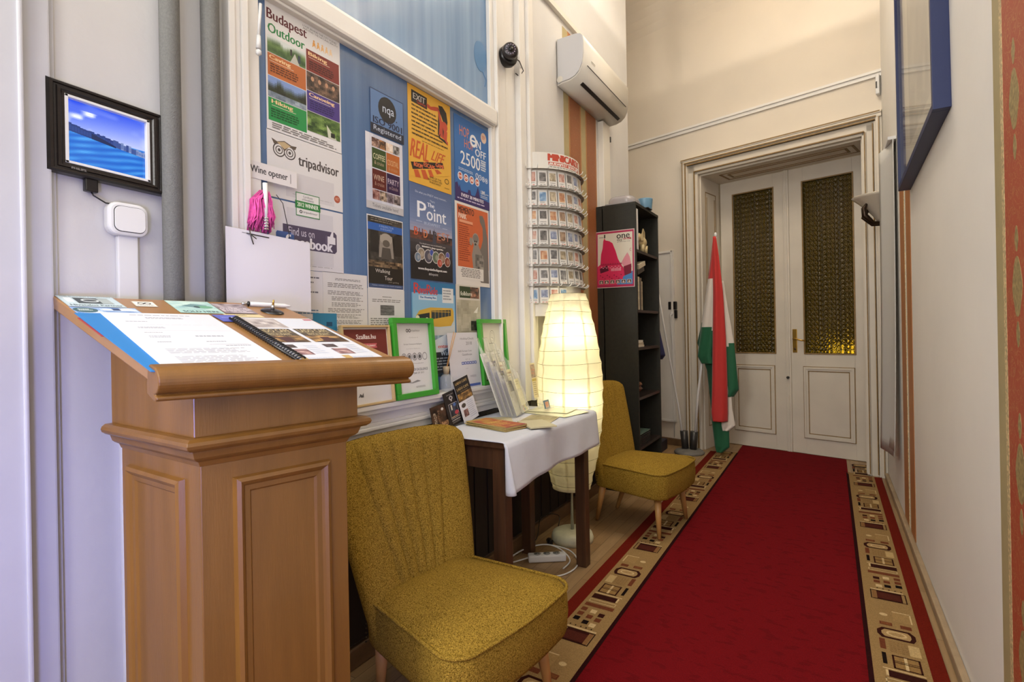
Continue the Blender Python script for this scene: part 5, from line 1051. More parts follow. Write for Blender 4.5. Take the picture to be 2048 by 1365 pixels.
nt.links.new(a_.outputs['Color'], b_.inputs['Emission Color']); b_.inputs['Emission Strength'].default_value = 1.05; b_.inputs['Base Color'].default_value = (0.005, 0.005, 0.01, 1); b_.inputs['Roughness'].default_value = 0.15
s = Sheet(W_ - 2 * bo - .006, H_ - 1.4 * bo - .01, '#1d4fd0')
def sky(u, v):
    if v < .50:
        c = mixc('#2a4fe0', '#b4c0f6', min(1, max(0, v * 1.9 + .25 * (u - .5)))); cl = max(0, vnoise(u * 7, v * 12, 5) - .5) * 2.6 * (1 if u < .45 and .12 < v < .45 else .2); return mixc(c, '#e4e8ff', min(1, cl))
    return mixc('#1260c4', '#58aef0', max(0, .5 + .5 * math.sin(v * 60 + u * 16 + 3 * vnoise(u * 3, v * 3, 2))) * (.25 + .6 * vnoise(u * 5, v * 9, 8)))
s.pic(0, 0, 1, 1, 64, 48, sky); s.up()
for k in range(30):
    u = k / 30; t_ = .36 + .16 * u + .03 * hsh(k, 1); bt = .50 + .13 * u
    s.rect(u, t_, u + .0345, bt, mixc('#15306f', '#5f83c9' if u < .55 else '#d5e2ff', (.1 if u < .55 else .75) * hsh(k, 3)))
    for q in range(3): s.rect(u + .006 + .009 * q, t_ + .03, u + .010 + .009 * q, bt - .02, '#274a92')
s.poly([(.30, .45), (.45, .50), (.60, .56), (.60, .585), (.30, .54)][::-1], '#10244f')
s.build('screen', lambda a, b, c: Vector(tvp(bo + .003 + a, H_ - bo * .7 - .005 - b, .006 + c)), material=scr, parent=tv, thick=0.001)
s = Sheet(0.03, 0.006, '#1b1512'); s.up().text('PHILIPS', .05, .1, .9, .8, '#8d8884', 1); s.build('maker_mark', lambda a, b, c: Vector(tvp(0.042 + a, 0.018 - b, .0222 + c)), parent=tv)
MB().box((0.072, -0.028, -0.004), (0.098, 0.004, 0.012), M_BLACKP, 0.003, xf=tvp).obj('power_plug', tv)
MB().tube([tvp(0.086, -0.027, 0.004), (-1.472, 0.542, 1.535), (-1.470, 0.565, 1.522), (-1.472, 0.60, 1.524), (-1.475, 0.628, 1.521), (-1.480, 0.640, 1.508)], 0.0018, M_BLACKP, 8).obj('power_cable', tv)
sw = thing('light_switch', 'white rocker light switch below the digital photo frame', 'switch')
def rounded(y0, y1, z0, z1, r, n=6):
    P = []
    for cx_, cz_, a0 in ((y1 - r, z1 - r, 0), (y0 + r, z1 - r, 90), (y0 + r, z0 + r, 180), (y1 - r, z0 + r, 270)):
        for k in range(n + 1): a = math.radians(a0 + 90 * k / n); P.append((cx_ + r * math.cos(a), cz_ + r * math.sin(a)))
    return P
MB().prism(rounded(0.566, 0.652, 1.449, 1.529, 0.022), lambda p, k: (-1.49 + 0.030 * k, p[0], p[1]), M_PLASTIC).obj('switch_housing', sw, bevel=0.006)
MB().prism(rounded(0.577, 0.645, 1.457, 1.520, 0.015), lambda p, k: (-1.4605 + 0.001 * k, p[0], p[1]), M_DGREY).prism(rounded(0.5785, 0.6435, 1.4585, 1.5185, 0.014), lambda p, k: (-1.46 + 0.0035 * k, p[0], p[1]), M_PLASTIC).obj('rocker', sw, bevel=0.001)
tag(MB().box((-1.49, 0.590, 0.075), (-1.474, 0.634, 1.450), M_PLASTIC, 0.003).obj('cable_trunking'), 'white plastic cable trunking running down from the light switch', 'trunking')
for y, lab in ((0.705, 'grey foam sleeved pipe nearer the digital photo frame'), (0.810, 'grey foam sleeved pipe nearer the window casing')):
    o = MB().tube([(-1.452, y, 0.02), (-1.452, y, 4.55)], 0.0235, M_FELT, 22).obj('insulated_pipe'); tag(o, lab, 'pipe', 'grey insulated pipes')

# ================================================================== CAMERA, AIR CONDITIONER
dm = thing('security_camera', 'black dome security camera on the window casing', 'security camera')
dc_ = Vector((-1.425, 2.372, 2.672)); dn = Vector((0.62, -0.78, -0.12)).normalized()
R3 = dn.to_track_quat('Z', 'Y').to_matrix()
def place(mb, c, R): mb.v = [tuple(R @ Vector(p) + c) for p in mb.v]; return mb
place(MB().lathe([(0.0, -0.045), (0.048, -0.040), (0.056, -0.02), (0.055, 0.0), (0.050, 0.010), (0.046, 0.012)], M_BLACKP, n=32), dc_ + Vector((-0.012, 0.010, -0.008)), Vector((0.9, -0.42, 0)).normalized().to_track_quat('Z', 'Y').to_matrix()).obj('housing', dm)
ball = MB().lathe([(0.0, -0.045), (0.030, -0.034), (0.045, 0.0), (0.040, 0.022), (0.034, 0.032), (0.030, 0.034), (0.0, 0.034)], mat('dome_plastic', '#2a2527', 0.25), n=32); place(ball, dc_ + dn * 0.012, R3).obj('eyeball', dm)
lens = MB().lathe([(0.0, 0.0), (0.012, 0.0), (0.013, 0.004), (0.0, 0.006)], M_BLACKP, n=24); place(lens, dc_ + dn * 0.046, R3).obj('lens', dm)
led = MB(); M_LED = mat('infrared_led', '#a79ab0', 0.3)
for k in range(12): a = 2 * math.pi * k / 12; led.lathe([(0, 0), (0.0032, 0), (0.003, 0.003), (0, 0.004)], M_LED, (0.023 * math.cos(a), 0.023 * math.sin(a), 0), 10)
place(led, dc_ + dn * 0.046, R3).obj('led_ring', dm)
MB().tube([(-1.45, 2.42, 2.69), (-1.44, 2.50, 2.685), (-1.45, 2.56, 2.66), (-1.47, 2.55, 2.63), (-1.465, 2.50, 2.625), (-1.46, 2.53, 2.618), (-1.47, 2.60, 2.60), (-1.475, 2.62, 2.575), (-1.47, 2.60, 2.57), (-1.48, 2.59, 2.59)], 0.0028, M_DGREY, 8).obj('cable', dm)
ac = thing('air_conditioner', 'white split air conditioner high on the left wall', 'air conditioner')
AY0, AY1 = 3.07, 3.93
prof = [(0.004, 0.0), (0.035, 0.008), (0.09, 0.012), (0.13, 0.026), (0.16, 0.052), (0.182, 0.10), (0.190, 0.16), (0.190, 0.24), (0.186, 0.275), (0.170, 0.293), (0.14, 0.300), (0.004, 0.300)]
b_ = MB(); n_ = len(prof); V = [(-1.49 + d, y, 2.783 + z) for y in (AY0, AY1) for d, z in prof]
b_.add(V, [(i, i + 1, n_ + i + 1, n_ + i) for i in range(n_ - 1)] + [(n_ - 1, 0, n_, 2 * n_ - 1)], M_ACWHITE, True); b_.add(V, [tuple(range(n_)), tuple(range(2 * n_ - 1, n_ - 1, -1))], M_ACWHITE)
b_.obj('body', ac)
pr2 = [(0.010 + (d - 0.004) * 0.955, 0.010 + z * 0.955) for d, z in prof]
MB().prism(pr2, lambda p, k: (-1.49 + p[0], AY0 - 0.008 + 0.009 * k, 2.783 + p[1]), mat('shaded_air_conditioner_plastic', '#c6c6c8', 0.4)).prism([(0.012 + 0.022 * math.cos(a) + .012, 0.035 + 0.02 * math.sin(a)) for a in [k * math.pi / 8 for k in range(16)]], lambda p, k: (-1.49 + p[0], AY0 - 0.0095 + 0.002 * k, 2.783 + p[1]), M_ACWHITE).obj('end_cap', ac, bevel=0.003)  # end cap coloured greyer than the body for the shade on that side
# louvre slot across the curved underside
def onac(d, z, n=0.0): return (-1.49 + d + n * 0.75, 2.783 + z - n * 0.66)
b_ = MB(); b_.box((0, 0, 0), (1, 1, 1), M_BLACKP, xf=lambda a, b, c: (-1.49 + 0.118 + 0.020 * a + 0.003 * c, AY0 + 0.10 + 0.70 * b, 2.783 + 0.0185 + 0.013 * a - 0.004 * c)); b_.obj('air_outlet', ac)
MB().box((-1.49 + 0.186, AY0 + 0.06, 2.783 + 0.105), (-1.49 + 0.1905, AY0 + 0.80, 2.783 + 0.108), M_DGREY).obj('panel_seam', ac)
s = Sheet(0.07, 0.012, '#d6d1c6'); s.up().rect(.05, .3, .95, .6, '#8a867c'); s.build('maker_mark', lambda a, b, c: Vector((-1.49 + 0.1905 + c, AY0 + 0.12 + a, 2.783 + 0.165 - b)), parent=ac)
tag(MB().box((-1.49, 3.76, 0.0), (-1.445, 3.90, 2.78), M_ACWHITE, 0.004).box((-1.49, 3.90, 2.66), (-1.44, 3.915, 2.70), M_DGREY).obj('pipe_cover'), 'tall white pipe cover running down from the air conditioner behind the bookcase', 'pipe cover')

# ================================================================== MINI LEAFLET RACK
rk = thing('leaflet_rack', 'tall white curved card rack with a red MINICARDS header', 'card rack')
RC = Vector((-1.596, 2.887, 0)); RR = 0.30
def rackp(a, r, z): a = math.radians(a); return Vector((RC.x + (RR + r) * math.cos(a), RC.y + (RR + r) * math.sin(a), z))
M_RACK = mat('white_card_board', '#d8d4cb', 0.6)
MB().grid(lambda u, v: tuple(rackp(-66 + 108 * u, -0.004, 1.28 + 0.94 * v)), 36, 2, M_RACK).grid(lambda u, v: tuple(rackp(-66 + 108 * u, 0.0, 1.28 + 0.94 * v)), 36, 2, M_RACK).obj('backboard', rk)
s = Sheet(0.30 * math.radians(88), 0.098, '#d8d4cb', 24, 1); s.up(); s.text('MINICARDS', .26, .06, .60, .42, '#b5432e', 3); [s.rect(.26 + .03 * q, .54, .29 + .03 * q, .74, '#b5432e') for q in range(20)]; s.up(); s.text('BUDAPEST HUNGARY', .28, .57, .56, .14, '#e5d6cc', 1).greek(.28, .80, .8, .9, 1, '#8a8680', .5, 4)
s.build('header_sign', lambda x, y, n: rackp(-64 + math.degrees(x / 0.30), 0.001 + n, 2.222 - y), parent=rk)
rz = [2.124 - 0.1117 * k for k in range(7)]; ang = [-60 + 11.2 * k for k in range(8)]
for z in rz:
    b_ = MB(); b_.grid(lambda u, v: tuple(rackp(-66 + 106 * u, 0.0 + 0.030 * v, z + 0.002 - 0.006 * v)), 30, 2, mat('rack_ledge', '#8f8a80', 0.6)); lip_o = b_.obj('shelf_lip', rk)
    for a in ang + [ang[-1] + 11.2]: MB().tube([rackp(a - 5.6, 0.004, z + 0.0), rackp(a - 5.6, 0.030, z + 0.0), rackp(a - 5.6, 0.044, z + 0.006), rackp(a - 5.6, 0.050, z + 0.018)], 0.0022, M_PLASTIC, 6).obj('wire_hook', lip_o)
PAL = [('#5a3a26', '#b08a62', '#b5553a'), ('#4a5a8a', '#a9b4cc', '#b5553a'), ('#2b2a2c', '#8a8a8a', '#b0603c'), ('#6a5a3c', '#c9b48c', '#55534f'), ('#a84a36', '#e0c4b0', '#b5432e'), ('#2f6aa8', '#a8c4dc', '#b5553a'), ('#1f1d1c', '#6a6460', '#7a7874'), ('#b0562a', '#e0b078', '#b0603c')]
names = ['top', 'second', 'third', 'fourth', 'fifth', 'sixth', 'bottom']; cols = ['first', 'second', 'third', 'fourth', 'fifth', 'sixth', 'seventh', 'eighth']
for i, z in enumerate(rz):
    for j, a in enumerate(ang):
        if i == 6 and j > 3: continue
        d, l, t_ = PAL[int(hsh(i, j, 5) * 7.99)]; d = mixc(d, '#9a9590', .35); l = mixc(l, '#d8d5cf', .35)
        s = Sheet(0.050, 0.088, '#d8d5cf', 2, 1); s.up(); q = 100 + i * 10 + j
        top_ = .08 + .06 * hsh(i, j, 8); s.pic(.12, top_, .88, .60 + .15 * hsh(i, j, 9), 5, 6, photo(d, l, 3, 3, q, -.1, 1.2)); s.up(); s.greek(.15, .78, .85, .86, 1, '#8b8883', .6, q); s.rect(.2, .92, .8, .96, t_)
        o = s.build('mini_card', lambda x, y, n: rackp(a - 4.7 + math.degrees(x / 0.305), 0.006 + n + 0.008 * (y / 0.088), z - 0.012 - y), thick=0.005)
        tag(o, f'small white advertising card, {cols[j]} from the left in the {names[i]} row of the curved rack', 'card', 'mini cards in the curved rack')

# ================================================================== THINGS ON THE SIDE TABLE
CZ = TZ + 0.0062
def lean_card(s, name, base_y, base_x, h_, tilt, yaw, label, cat='card', group=None, thick=0.0012, bend=0.0, roll=0.0, z0=CZ):
    """card standing on the cloth, leaning back to the wall; yaw turns it towards the camera (deg)"""
    a = math.radians(yaw); U = Vector((math.sin(a) * -1, math.cos(a), 0)); Nh = Vector((math.cos(a), math.sin(a), 0)); t_ = math.radians(tilt); r_ = math.radians(roll)
    D = (Nh * math.sin(t_) - Vector((0, 0, 1)) * math.cos(t_)); U2 = U * math.cos(r_) + D * math.sin(r_); D2 = D * math.cos(r_) - U * math.sin(r_); N = (Nh * math.cos(t_) + Vector((0, 0, 1)) * math.sin(t_))
    base = Vector((base_x, base_y, z0))
    fn = lambda x, y, n: base + U2 * x - D2 * (h_ - y) + N * (n + bend * (0 if y > h_ else 1) * ((h_ - y) / h_) * (y / h_) * -4 * 1.0)
    return tag(s.build(name, fn, thick=thick, material=INKG), label, cat, group)
s = Sheet(0.118, 0.100, '#2a1d16'); s.pic(0.02, .02, .98, .98, 16, 20, photo('#1d120d', '#6a4a34', 4, 4, 201, -.25, 1.2)); s.up()
for k, ch in enumerate('ROSE'): s.text(ch, .14, .28 + k * .13, .14, .11, '#c9b79c', 1)
for k in range(6): s.text('BALLET'[k], .38, .22 + k * .10, .09, .075, '#9a7a5a')
s.ell(.66, .22, .07, .06, '#d6cfc6').pic(.5, .75, .9, .97, 6, 5, photo('#5a3a26', '#d6a878', 4, 3, 203))
lean_card(s, 'flyer', 1.690, -1.418, 0.100, 7, 0, 'dark brown show flyer, leftmost of the three flyers against the sill', 'flyer', 'dark flyers leaning on the sill', roll=-7)
s = Sheet(0.102, 0.150, '#1c1617'); s.up(); s.text('SZIMPLA KERT', .22, .08, .5, .025, '#b9b4b2').ell(.48, .20, .13, .06, '#b5b0ae').rect(.44, .13, .52, .30, '#b5b0ae'); s.up(); s.ell(.48, .2, .06, .03, '#1c1617').frame(.20, .36, .82, .80, .015, '#c9c4c0').pic(.23, .375, .79, .78, 9, 10, photo('#15171c', '#4a4a5a', 5, 5, 210)); s.up(); s.ell(.62, .42, .10, .05, '#4d6aa0').ell(.66, .66, .14, .06, '#b5404a').rect(.34, .40, .42, .55, '#d9d2b8').text('THE BEST PARTY', .24, .74, .5, .03, '#d9b080', 1).text('IN TOWN EVERY NIGHT', .22, .84, .6, .03, '#c9c4c0', 1).greek(.22, .9, .8, .94, 2, '#8a8684', .5, 4)
lean_card(s, 'flyer', 1.795, -1.412, 0.150, 9, 0, 'tall black party flyer in the middle of the three flyers against the sill', 'flyer', 'dark flyers leaning on the sill', roll=-10)
s = Sheet(0.118, 0.200, '#d8d9de', 3, 10); s.rect(0, 0, 1, .5, '#1f1812'); s.up(); s.rect(.05, .04, .95, .13, '#2a2118').text('LADO CAFE', .12, .055, .76, .055, '#b59a62', 1).rect(.05, .17, .95, .27, '#2a2118').text('LADO CAFE', .12, .19, .76, .055, '#b59a62', 1).text('RESTAURANT', .3, .275, .5, .025, '#8f7a50').pic(.06, .32, .96, .50, 12, 7, photo('#2a1c10', '#c99a52', 5, 3, 220)); s.up(); s.ell(.25, .60, .14, .05, '#4a4038').greek(.48, .55, .92, .95, 9, '#a8adbd', .3, 5).pic(.14, .70, .44, .86, 6, 6, photo('#3a1f22', '#b58a80', 3, 3, 222))
lean_card(s, 'flyer', 1.885, -1.402, 0.200, 10, 0, 'cafe flyer with gold lettering and a curling white lower half against the sill', 'flyer', 'dark flyers leaning on the sill', roll=-12)
# clear brochure rack of stepped pockets
br_ = thing('brochure_rack', 'clear acrylic stepped brochure rack on the white cloth', 'brochure rack')
AC = bpy.data.materials.new('clear_acrylic'); AC.use_nodes = True; b_ = AC.node_tree.nodes['Principled BSDF']
b_.inputs['Base Color'].default_value = (0.95, 0.95, 0.90, 1); b_.inputs['Roughness'].default_value = 0.04; b_.inputs['Alpha'].default_value = 0.15; b_.inputs['Coat Weight'].default_value = 0.5; b_.inputs['Coat Roughness'].default_value = 0.03
M_EDGE = mat('acrylic_edge', '#e3e0cc', 0.15, coat=0.3, alpha=0.5)
TH = math.radians(13); BX, BY = -1.275, 2.13
fr = Vector((math.cos(math.radians(14)), math.sin(math.radians(14)), 0)); wd_ = Vector((-fr.y, fr.x, 0)); upv = Vector((0, 0, 1)) * math.cos(TH) - fr * math.sin(TH) - wd_ * 0.28; nrm = fr * math.cos(TH) + Vector((0, 0, 1)) * math.sin(TH)
def rp(a, h, d): return Vector((BX, BY, CZ + 0.004)) + wd_ * a + upv * h + fr * (-0.024 * d) + nrm * 0.0
def slab(m_, a0, a1, h0, h1, d, mt, t_=0.0025):
    V = [rp(a, h, d) + nrm * (t_ * k) for k in (0, 1) for a, h in ((a0, h0), (a1, h0), (a1, h1), (a0, h1))]; m_.add(V, [(3, 2, 1, 0), (4, 5, 6, 7), (0, 1, 5, 4), (1, 2, 6, 5), (2, 3, 7, 6), (3, 0, 4, 7)], mt)
for d in range(4):
    b_ = MB(); h0 = 0.004; h1 = 0.125 + 0.060 * d
    for a0 in (0.0, 0.115):
        slab(b_, a0, a0 + 0.11, h0, h1, d, AC); slab(b_, a0 + 0.0, a0 + 0.026, h1, h1 + 0.085, d, AC); slab(b_, a0 + 0.084, a0 + 0.11, h1, h1 + 0.085, d, AC)
        for q in ((a0, a0 + .0025, h0, h1 + .085), (a0 + .1075, a0 + .11, h0, h1 + .085), (a0 + .026, a0 + .084, h1 - .002, h1), (a0, a0 + .026, h1 + .083, h1 + .085), (a0 + .084, a0 + .11, h1 + .083, h1 + .085)): slab(b_, q[0], q[1], q[2], q[3], d, M_EDGE, 0.003)
    b_.obj('pocket_tier', br_)
b_ = MB()
for a in (-0.003, 0.226):
    V = [rp(a, 0.0, 0), rp(a, 0.19, 0), rp(a, 0.38, 3.2), rp(a, 0.0, 3.2)]; b_.add([v + wd_ * k * 0.0025 for k in (0, 1) for v in V], [(3, 2, 1, 0), (4, 5, 6, 7), (0, 1, 5, 4), (1, 2, 6, 5), (2, 3, 7, 6), (3, 0, 4, 7)], AC)
b_.obj('side_panel', br_)
def brochure(a0, d, h_, base, d1, d2, label, w_=0.098, extra=None):
    s = Sheet(w_, h_, base); s.pic(.04, .30, .96, .85, 8, 9, photo(d1, d2, 3, 4, int(a0 * 1000) + d * 7, -.1, 1.1)); s.up(); s.greek(.1, .06, .9, .2, 2, d1, .5, d + 3)
    if extra: extra(s)
    h0 = 0.006
    tag(s.build('brochure', lambda x, y, n: rp(a0 + 0.006 + x, h0 + h_ - y, d) + nrm * (-0.010 + n), thick=0.006, material=INKG), label, 'brochure', 'brochures in the clear rack')
def mosaic(s):
    s.up()
    for i in range(5):
        for j in range(2): s.rect(.02 + i * .19, .80 + j * .09, .205 + i * .19, .885 + j * .09, ['#3d7a9a', '#8a3a34', '#7a8a3c', '#c9a23c', '#5a6a54', '#d9d2c0', '#b5553a', '#3c4a5a', '#9aa86a', '#c9bb7a'][i + 5 * j])
brochure(0.115, 0, 0.17, '#d9d3a8', '#b5ad80', '#e0dab8', 'cream brochure with a mosaic strip in the front right pocket of the clear rack', extra=mosaic)
brochure(0.0, 0, 0.17, '#4a4858', '#2a2836', '#8f8ea8', 'dark blue brochure in the front left pocket of the clear rack')
brochure(0.0, 1, 0.22, '#5a566e', '#241c22', '#a49eb5', 'lilac and black brochure in the second left pocket of the clear rack')
brochure(0.115, 1, 0.22, '#d6cfa8', '#9a7a5a', '#ddd6b4', 'cream and brown brochure in the second right pocket of the clear rack')
brochure(0.0, 2, 0.27, '#6f6a80', '#4a3a34', '#b5aebd', 'grey and brown brochure in the third left pocket of the clear rack')
brochure(0.115, 2, 0.26, '#ded8bc', '#b08060', '#e0dcc4', 'pale brochure in the third right pocket of the clear rack')
brochure(0.0, 3, 0.31, '#dcd9cc', '#c0b8a4', '#e6e3d6', 'white brochure in the rear left pocket of the clear rack')
brochure(0.115, 3, 0.31, '#e2e0d4', '#cfcabc', '#ecebe2', 'white brochure in the rear right pocket of the clear rack')
s = Sheet(0.062, 0.19, '#d9cba0'); s.pic(.05, .04, .95, .42, 8, 8, photo('#6a5a5a', '#c9a48a', 4, 4, 230)); s.up(); s.text('TOURS', .12, .17, .7, .06, '#c96a4a', 1).text('BUS', .2, .26, .5, .06, '#c96a4a', 1).rect(.05, .45, .95, .52, '#b59a3c').greek(.1, .55, .9, .95, 7, '#9a8a60', .45, 5)
lean_card(s, 'flyer', 2.475, -1.365, 0.235, 8, 5, 'narrow yellow bus tour flyer at the far end of the table', 'flyer', z0=CZ + 0.004)
s = Sheet(0.062, 0.045, '#5a7486'); s.rect(.25, .2, .85, .9, '#d0a488'); s.up().greek(.3, .3, .8, .8, 3, '#c9704c', .5, 3); ch_ = thing('card_holder', 'small clear card holder with a blue orange card beside the paper lamp', 'card holder')
cb = Vector((-1.27, 2.405, CZ)); s.build('business_card', lambda x, y, n: cb + Vector((0.0, 1, 0)) * x + Vector((0.25, 0, -1)).normalized() * (y - 0.05) + Vector((1, 0, .25)).normalized() * n, parent=ch_)
MB().box((-1.300, 2.398, CZ), (-1.252, 2.475, CZ + 0.003), AC).box((-1.256, 2.398, CZ), (-1.252, 2.475, CZ + 0.022), AC).box((-1.306, 2.398, CZ), (-1.302, 2.475, CZ + 0.085), AC).obj('holder', ch_)
# flat papers
def flat(s, name, cx_, cy_, ang_, label, cat='paper', group=None, thick=0.0008, lift=0.0, z=None, mat_=None, warp=0.0):
    a = math.radians(ang_); U = Vector((math.cos(a), math.sin(a), 0)); D = Vector((math.sin(a), -math.cos(a), 0)); c = Vector((cx_, cy_, CZ + 0.0006 + lift))
    return tag(s.build(name, lambda x, y, n: c + U * (x - s.w / 2) + D * (y - s.h / 2) + Vector((0, 0, n + warp * (2 * x / s.w - 1) ** 2)), thick=thick, material=mat_), label, cat, group)
for k, (dx, an) in enumerate(((0, 76), (0.003, 74), (-0.003, 78), (0.002, 75), (0.0, 77))):
    s = Sheet(0.125, 0.255, '#b09a5c', 1, 6); s.rect(0, 0, 1, .3, '#b59a4a').rect(0, .72, 1, 1, '#8a1f33') if k == 4 else s.rect(0, .9, 1, 1, '#8a1f33')
    if k == 4: s.up(); s.pic(.03, .05, .97, .95, 8, 14, lambda u, v: mixc('#b8883f', '#a3422c', min(1, max(0, vnoise(u * 4, v * 6, 8) * 1.6 - .4)))); s.up(); s.text('TAXI MAP', .1, .4, .8, .1, '#d9b25c', 1).greek(.1, .6, .9, .8, 3, '#cf9a52', .5, 3)
    o = flat(s, 'guide_booklet', -1.250 + dx, 1.905 + dx, an, ['lowest', 'second lowest', 'middle', 'second highest', 'topmost'][k] + ' red and tan guide booklet in the stack on the white cloth', 'booklet', 'guide booklets on the cloth', thick=0.0030, lift=k * 0.0036)
s = Sheet(0.15, 0.21, '#b9ab84', 1, 1); s.pic(.04, .04, .96, .96, 12, 14, photo('#8f845f', '#cdc19a', 3, 3, 240)); s.up().ell(.5, .5, .3, .2, '#a3976c')
flat(s, 'map_leaflet', -1.165, 2.155, 12, 'tan illustrated map leaflet lying on the white cloth', 'leaflet', lift=0.001)
s = Sheet(0.11, 0.16, '#cbbf96'); s.greek(.1, .1, .9, .9, 8, '#a3976c', .4, 2); flat(s, 'leaflet', -1.315, 2.045, 35, 'small cream leaflet between the booklet stack and the clear rack', 'leaflet', lift=0.001)
s = Sheet(0.14, 0.20, '#dad9d6'); s.up().greek(.1, .1, .9, .9, 10, '#b0aeaa', .35, 2); flat(s, 'leaflet', -1.235, 2.06, 20, 'white leaflet half under the tan map leaflet', 'leaflet', lift=0.0)
s = Sheet(0.21, 0.297, '#cfcda6'); s.up(); s.rect(0, .0, 1, .02, '#2a2a22').rect(0, .98, 1, 1, '#2a2a22'); s.greek(.1, .1, .9, .5, 6, '#b4b28c', .35, 3)
flat(s, 'glossy_menu', -1.20, 2.36, 80, 'glossy cream menu card with dark edges near the paper lamp', 'menu', lift=0.002, mat_=INKG)
s = Sheet(0.16, 0.22, '#c9c8a4'); s.rect(0, .97, 1, 1, '#3a3a30'); s.rect(.03, .03, .97, .94, '#d2d0ac'); flat(s, 'glossy_menu', -1.225, 2.40, 96, 'smaller glossy card lying on top of the cream menu', 'menu', lift=0.0045, mat_=INKG)
s = Sheet(0.12, 0.17, '#c3bb98'); s.greek(.1, .1, .9, .9, 8, '#958b66', .4, 5); flat(s, 'leaflet', -1.10, 2.00, 50, 'curling leaflet stack at the front edge of the white cloth', 'leaflet', thick=0.006, warp=0.004)
# ================================================================== BOOKCASE
bc = thing('bookcase', 'tall black open bookcase against the left wall', 'bookcase', (-1.34, 3.97, 0))
BX0, BX1, BY0, BY1, BZ = -1.44, -1.185, 3.69, 4.27, 2.115
def bput(m_, n, **k): o = m_.obj(n, **k); o.data.transform(Matrix.Translation((1.34, -3.97, 0))); o.parent = bc; return o
bput(MB().box((-1.49 + .004, BY0, 0), (BX1, BY0 + .018, BZ), M_BLACK, 0.001), 'side_panel'); bput(MB().box((BX0, BY1 - .018, 0), (BX1, BY1, BZ), M_BLACK, 0.001), 'side_panel')
bput(MB().box((BX0, BY0, 0.02), (BX0 + .006, BY1, BZ), M_BLACK), 'back_panel')
bput(MB().box((BX0, BY0 - .001, BZ - .02), (BX1 + .002, BY1 + .001, BZ + .001), M_BLACK, 0.001), 'top_panel')
SHZ = [1.775, 1.335, 1.06, 0.695, 0.33, 0.08]
M_SHELFE = mat('worn_black_shelf', '#241a14', 0.4, var=0.3, vscale=20)
for z in SHZ: bput(MB().box((BX0 + .006, BY0 + .018, z - .02), (BX1 - .004, BY1 - .018, z), M_SHELFE, 0.001), 'shelf')
s = Sheet(0.297, 0.42, '#d9c9c4'); s.rect(0.015, .012, .985, .99, '#b02a55'); s.up(); s.rect(.05, .045, .95, .95, '#dcd6c6')
s.up(); s.poly([(.05, .86), (.05, .62), (.12, .58), (.14, .40), (.18, .30), (.20, .17), (.23, .12), (.26, .16), (.36, .18), (.44, .22), (.52, .36), (.58, .50), (.64, .58), (.72, .66), (.78, .86)][::-1], '#cf2457').poly([(.66, .58), (.74, .48), (.82, .40), (.88, .48), (.93, .66), (.80, .70)][::-1], '#d9909c').poly([(.05, .86), (.95, .86), (.95, .95), (.05, .95)], '#cf2f5c').poly([(.60, .86), (.95, .72), (.95, .95), (.55, .95)], '#4a86bf').poly([(.05, .62), (.60, .56), (.72, .72), (.70, .86), (.05, .86)][::-1], '#d42e5c')
s.up(); s.poly([(.10, .66), (.30, .60), (.34, .70), (.12, .74)][::-1], '#5a1230').poly([(.72, .64), (.92, .60), (.92, .76), (.75, .80)][::-1], '#7a1a34'); 
for k in range(12): s.poly([(.14 + .045 * k, .60), (.16 + .045 * k, .56), (.18 + .045 * k, .60)][::-1], '#8a1a3c').ell(.15 + .045 * k, .63 + .02 * (k % 2), .016, .008, '#e8a0b0')
for k in range(9): s.rect(.40 + .03 * k, .66, .415 + .03 * k, .71, '#f0b8c4')
for k in range(10): s.ell(.12 + .06 * k, .78 + .03 * (k % 3), .014, .01, '#7a1434')
s.text('one', .55, .075, .33, .075, '#33302e', 1).text('day', .555, .145, .14, .06, '#33302e').text('CITY TOUR', .72, .145, .20, .03, '#b02a45', 1).text('guided bus trip', .56, .195, .33, .022, '#6a655e').greek(.09, .10, .22, .12, 1, '#77726a', .6, 3).rect(.22, .06, .255, .12, '#33302e').text('C', .88, .33, .04, .05, '#b02a45')
for k in range(6): s.rect(.085 + .145 * k, .865, .195 + .145 * k, .93, '#d9c4b8'); s.up(); s.rect(.095 + .145 * k, .872, .185 + .145 * k, .923, '#3a2420'); s.up(); s.ell(.14 + .145 * k, .905, .025, .015, '#d9c4b8').rect(.13 + .145 * k, .88, .15 + .145 * k, .90, '#d9c4b8')
o = s.build('poster', plane_fn((-1.49, 3.686, 1.925), (1, 0, -0.012), (0, -1, 0)), material=INKG); tag(o, 'pink one day city tour poster on the side of the black bookcase', 'poster')
# things on and in the bookcase
M_BLUEJ = mat('blue_glaze', '#6a93ad', 0.35); M_CREAM = mat('cream_glaze', '#cdb98a', 0.35); M_BOX = mat('clear_food_box', '#b9b4b8', 0.15, alpha=0.55, coat=0.6)
jar = thing('jar', 'blue jar standing on top of the black bookcase', 'jar', (-1.238, 4.10, BZ + .001))
MB().lathe([(0.0, 0), (0.042, 0.0), (0.052, 0.02), (0.060, 0.10), (0.060, 0.105), (0.056, 0.10), (0.048, 0.02), (0.0, 0.01)], M_BLUEJ, n=28).obj('body', jar); MB().tube([(-.01, 0, .02), (-.01, 0, .118)], .003, M_PLASTIC, 6).tube([(.01, .01, .02), (.012, .012, .118)], .003, M_PLASTIC, 6).obj('stirrer', jar)
db = thing('lidded_dish', 'clear plastic lidded dish on top of the black bookcase', 'dish', (-1.325, 3.87, BZ + .001))
def dome(u, v):
    a = 2 * math.pi * u; f = lambda q: math.copysign(abs(q) ** 0.55, q)
    r = math.cos(v * math.pi / 2) ** 0.35 if v < 1 else 0
    return (0.105 * f(math.cos(a)) * r, 0.13 * f(math.sin(a)) * r, 0.02 + 0.062 * math.sin(v * math.pi / 2) ** 0.7)
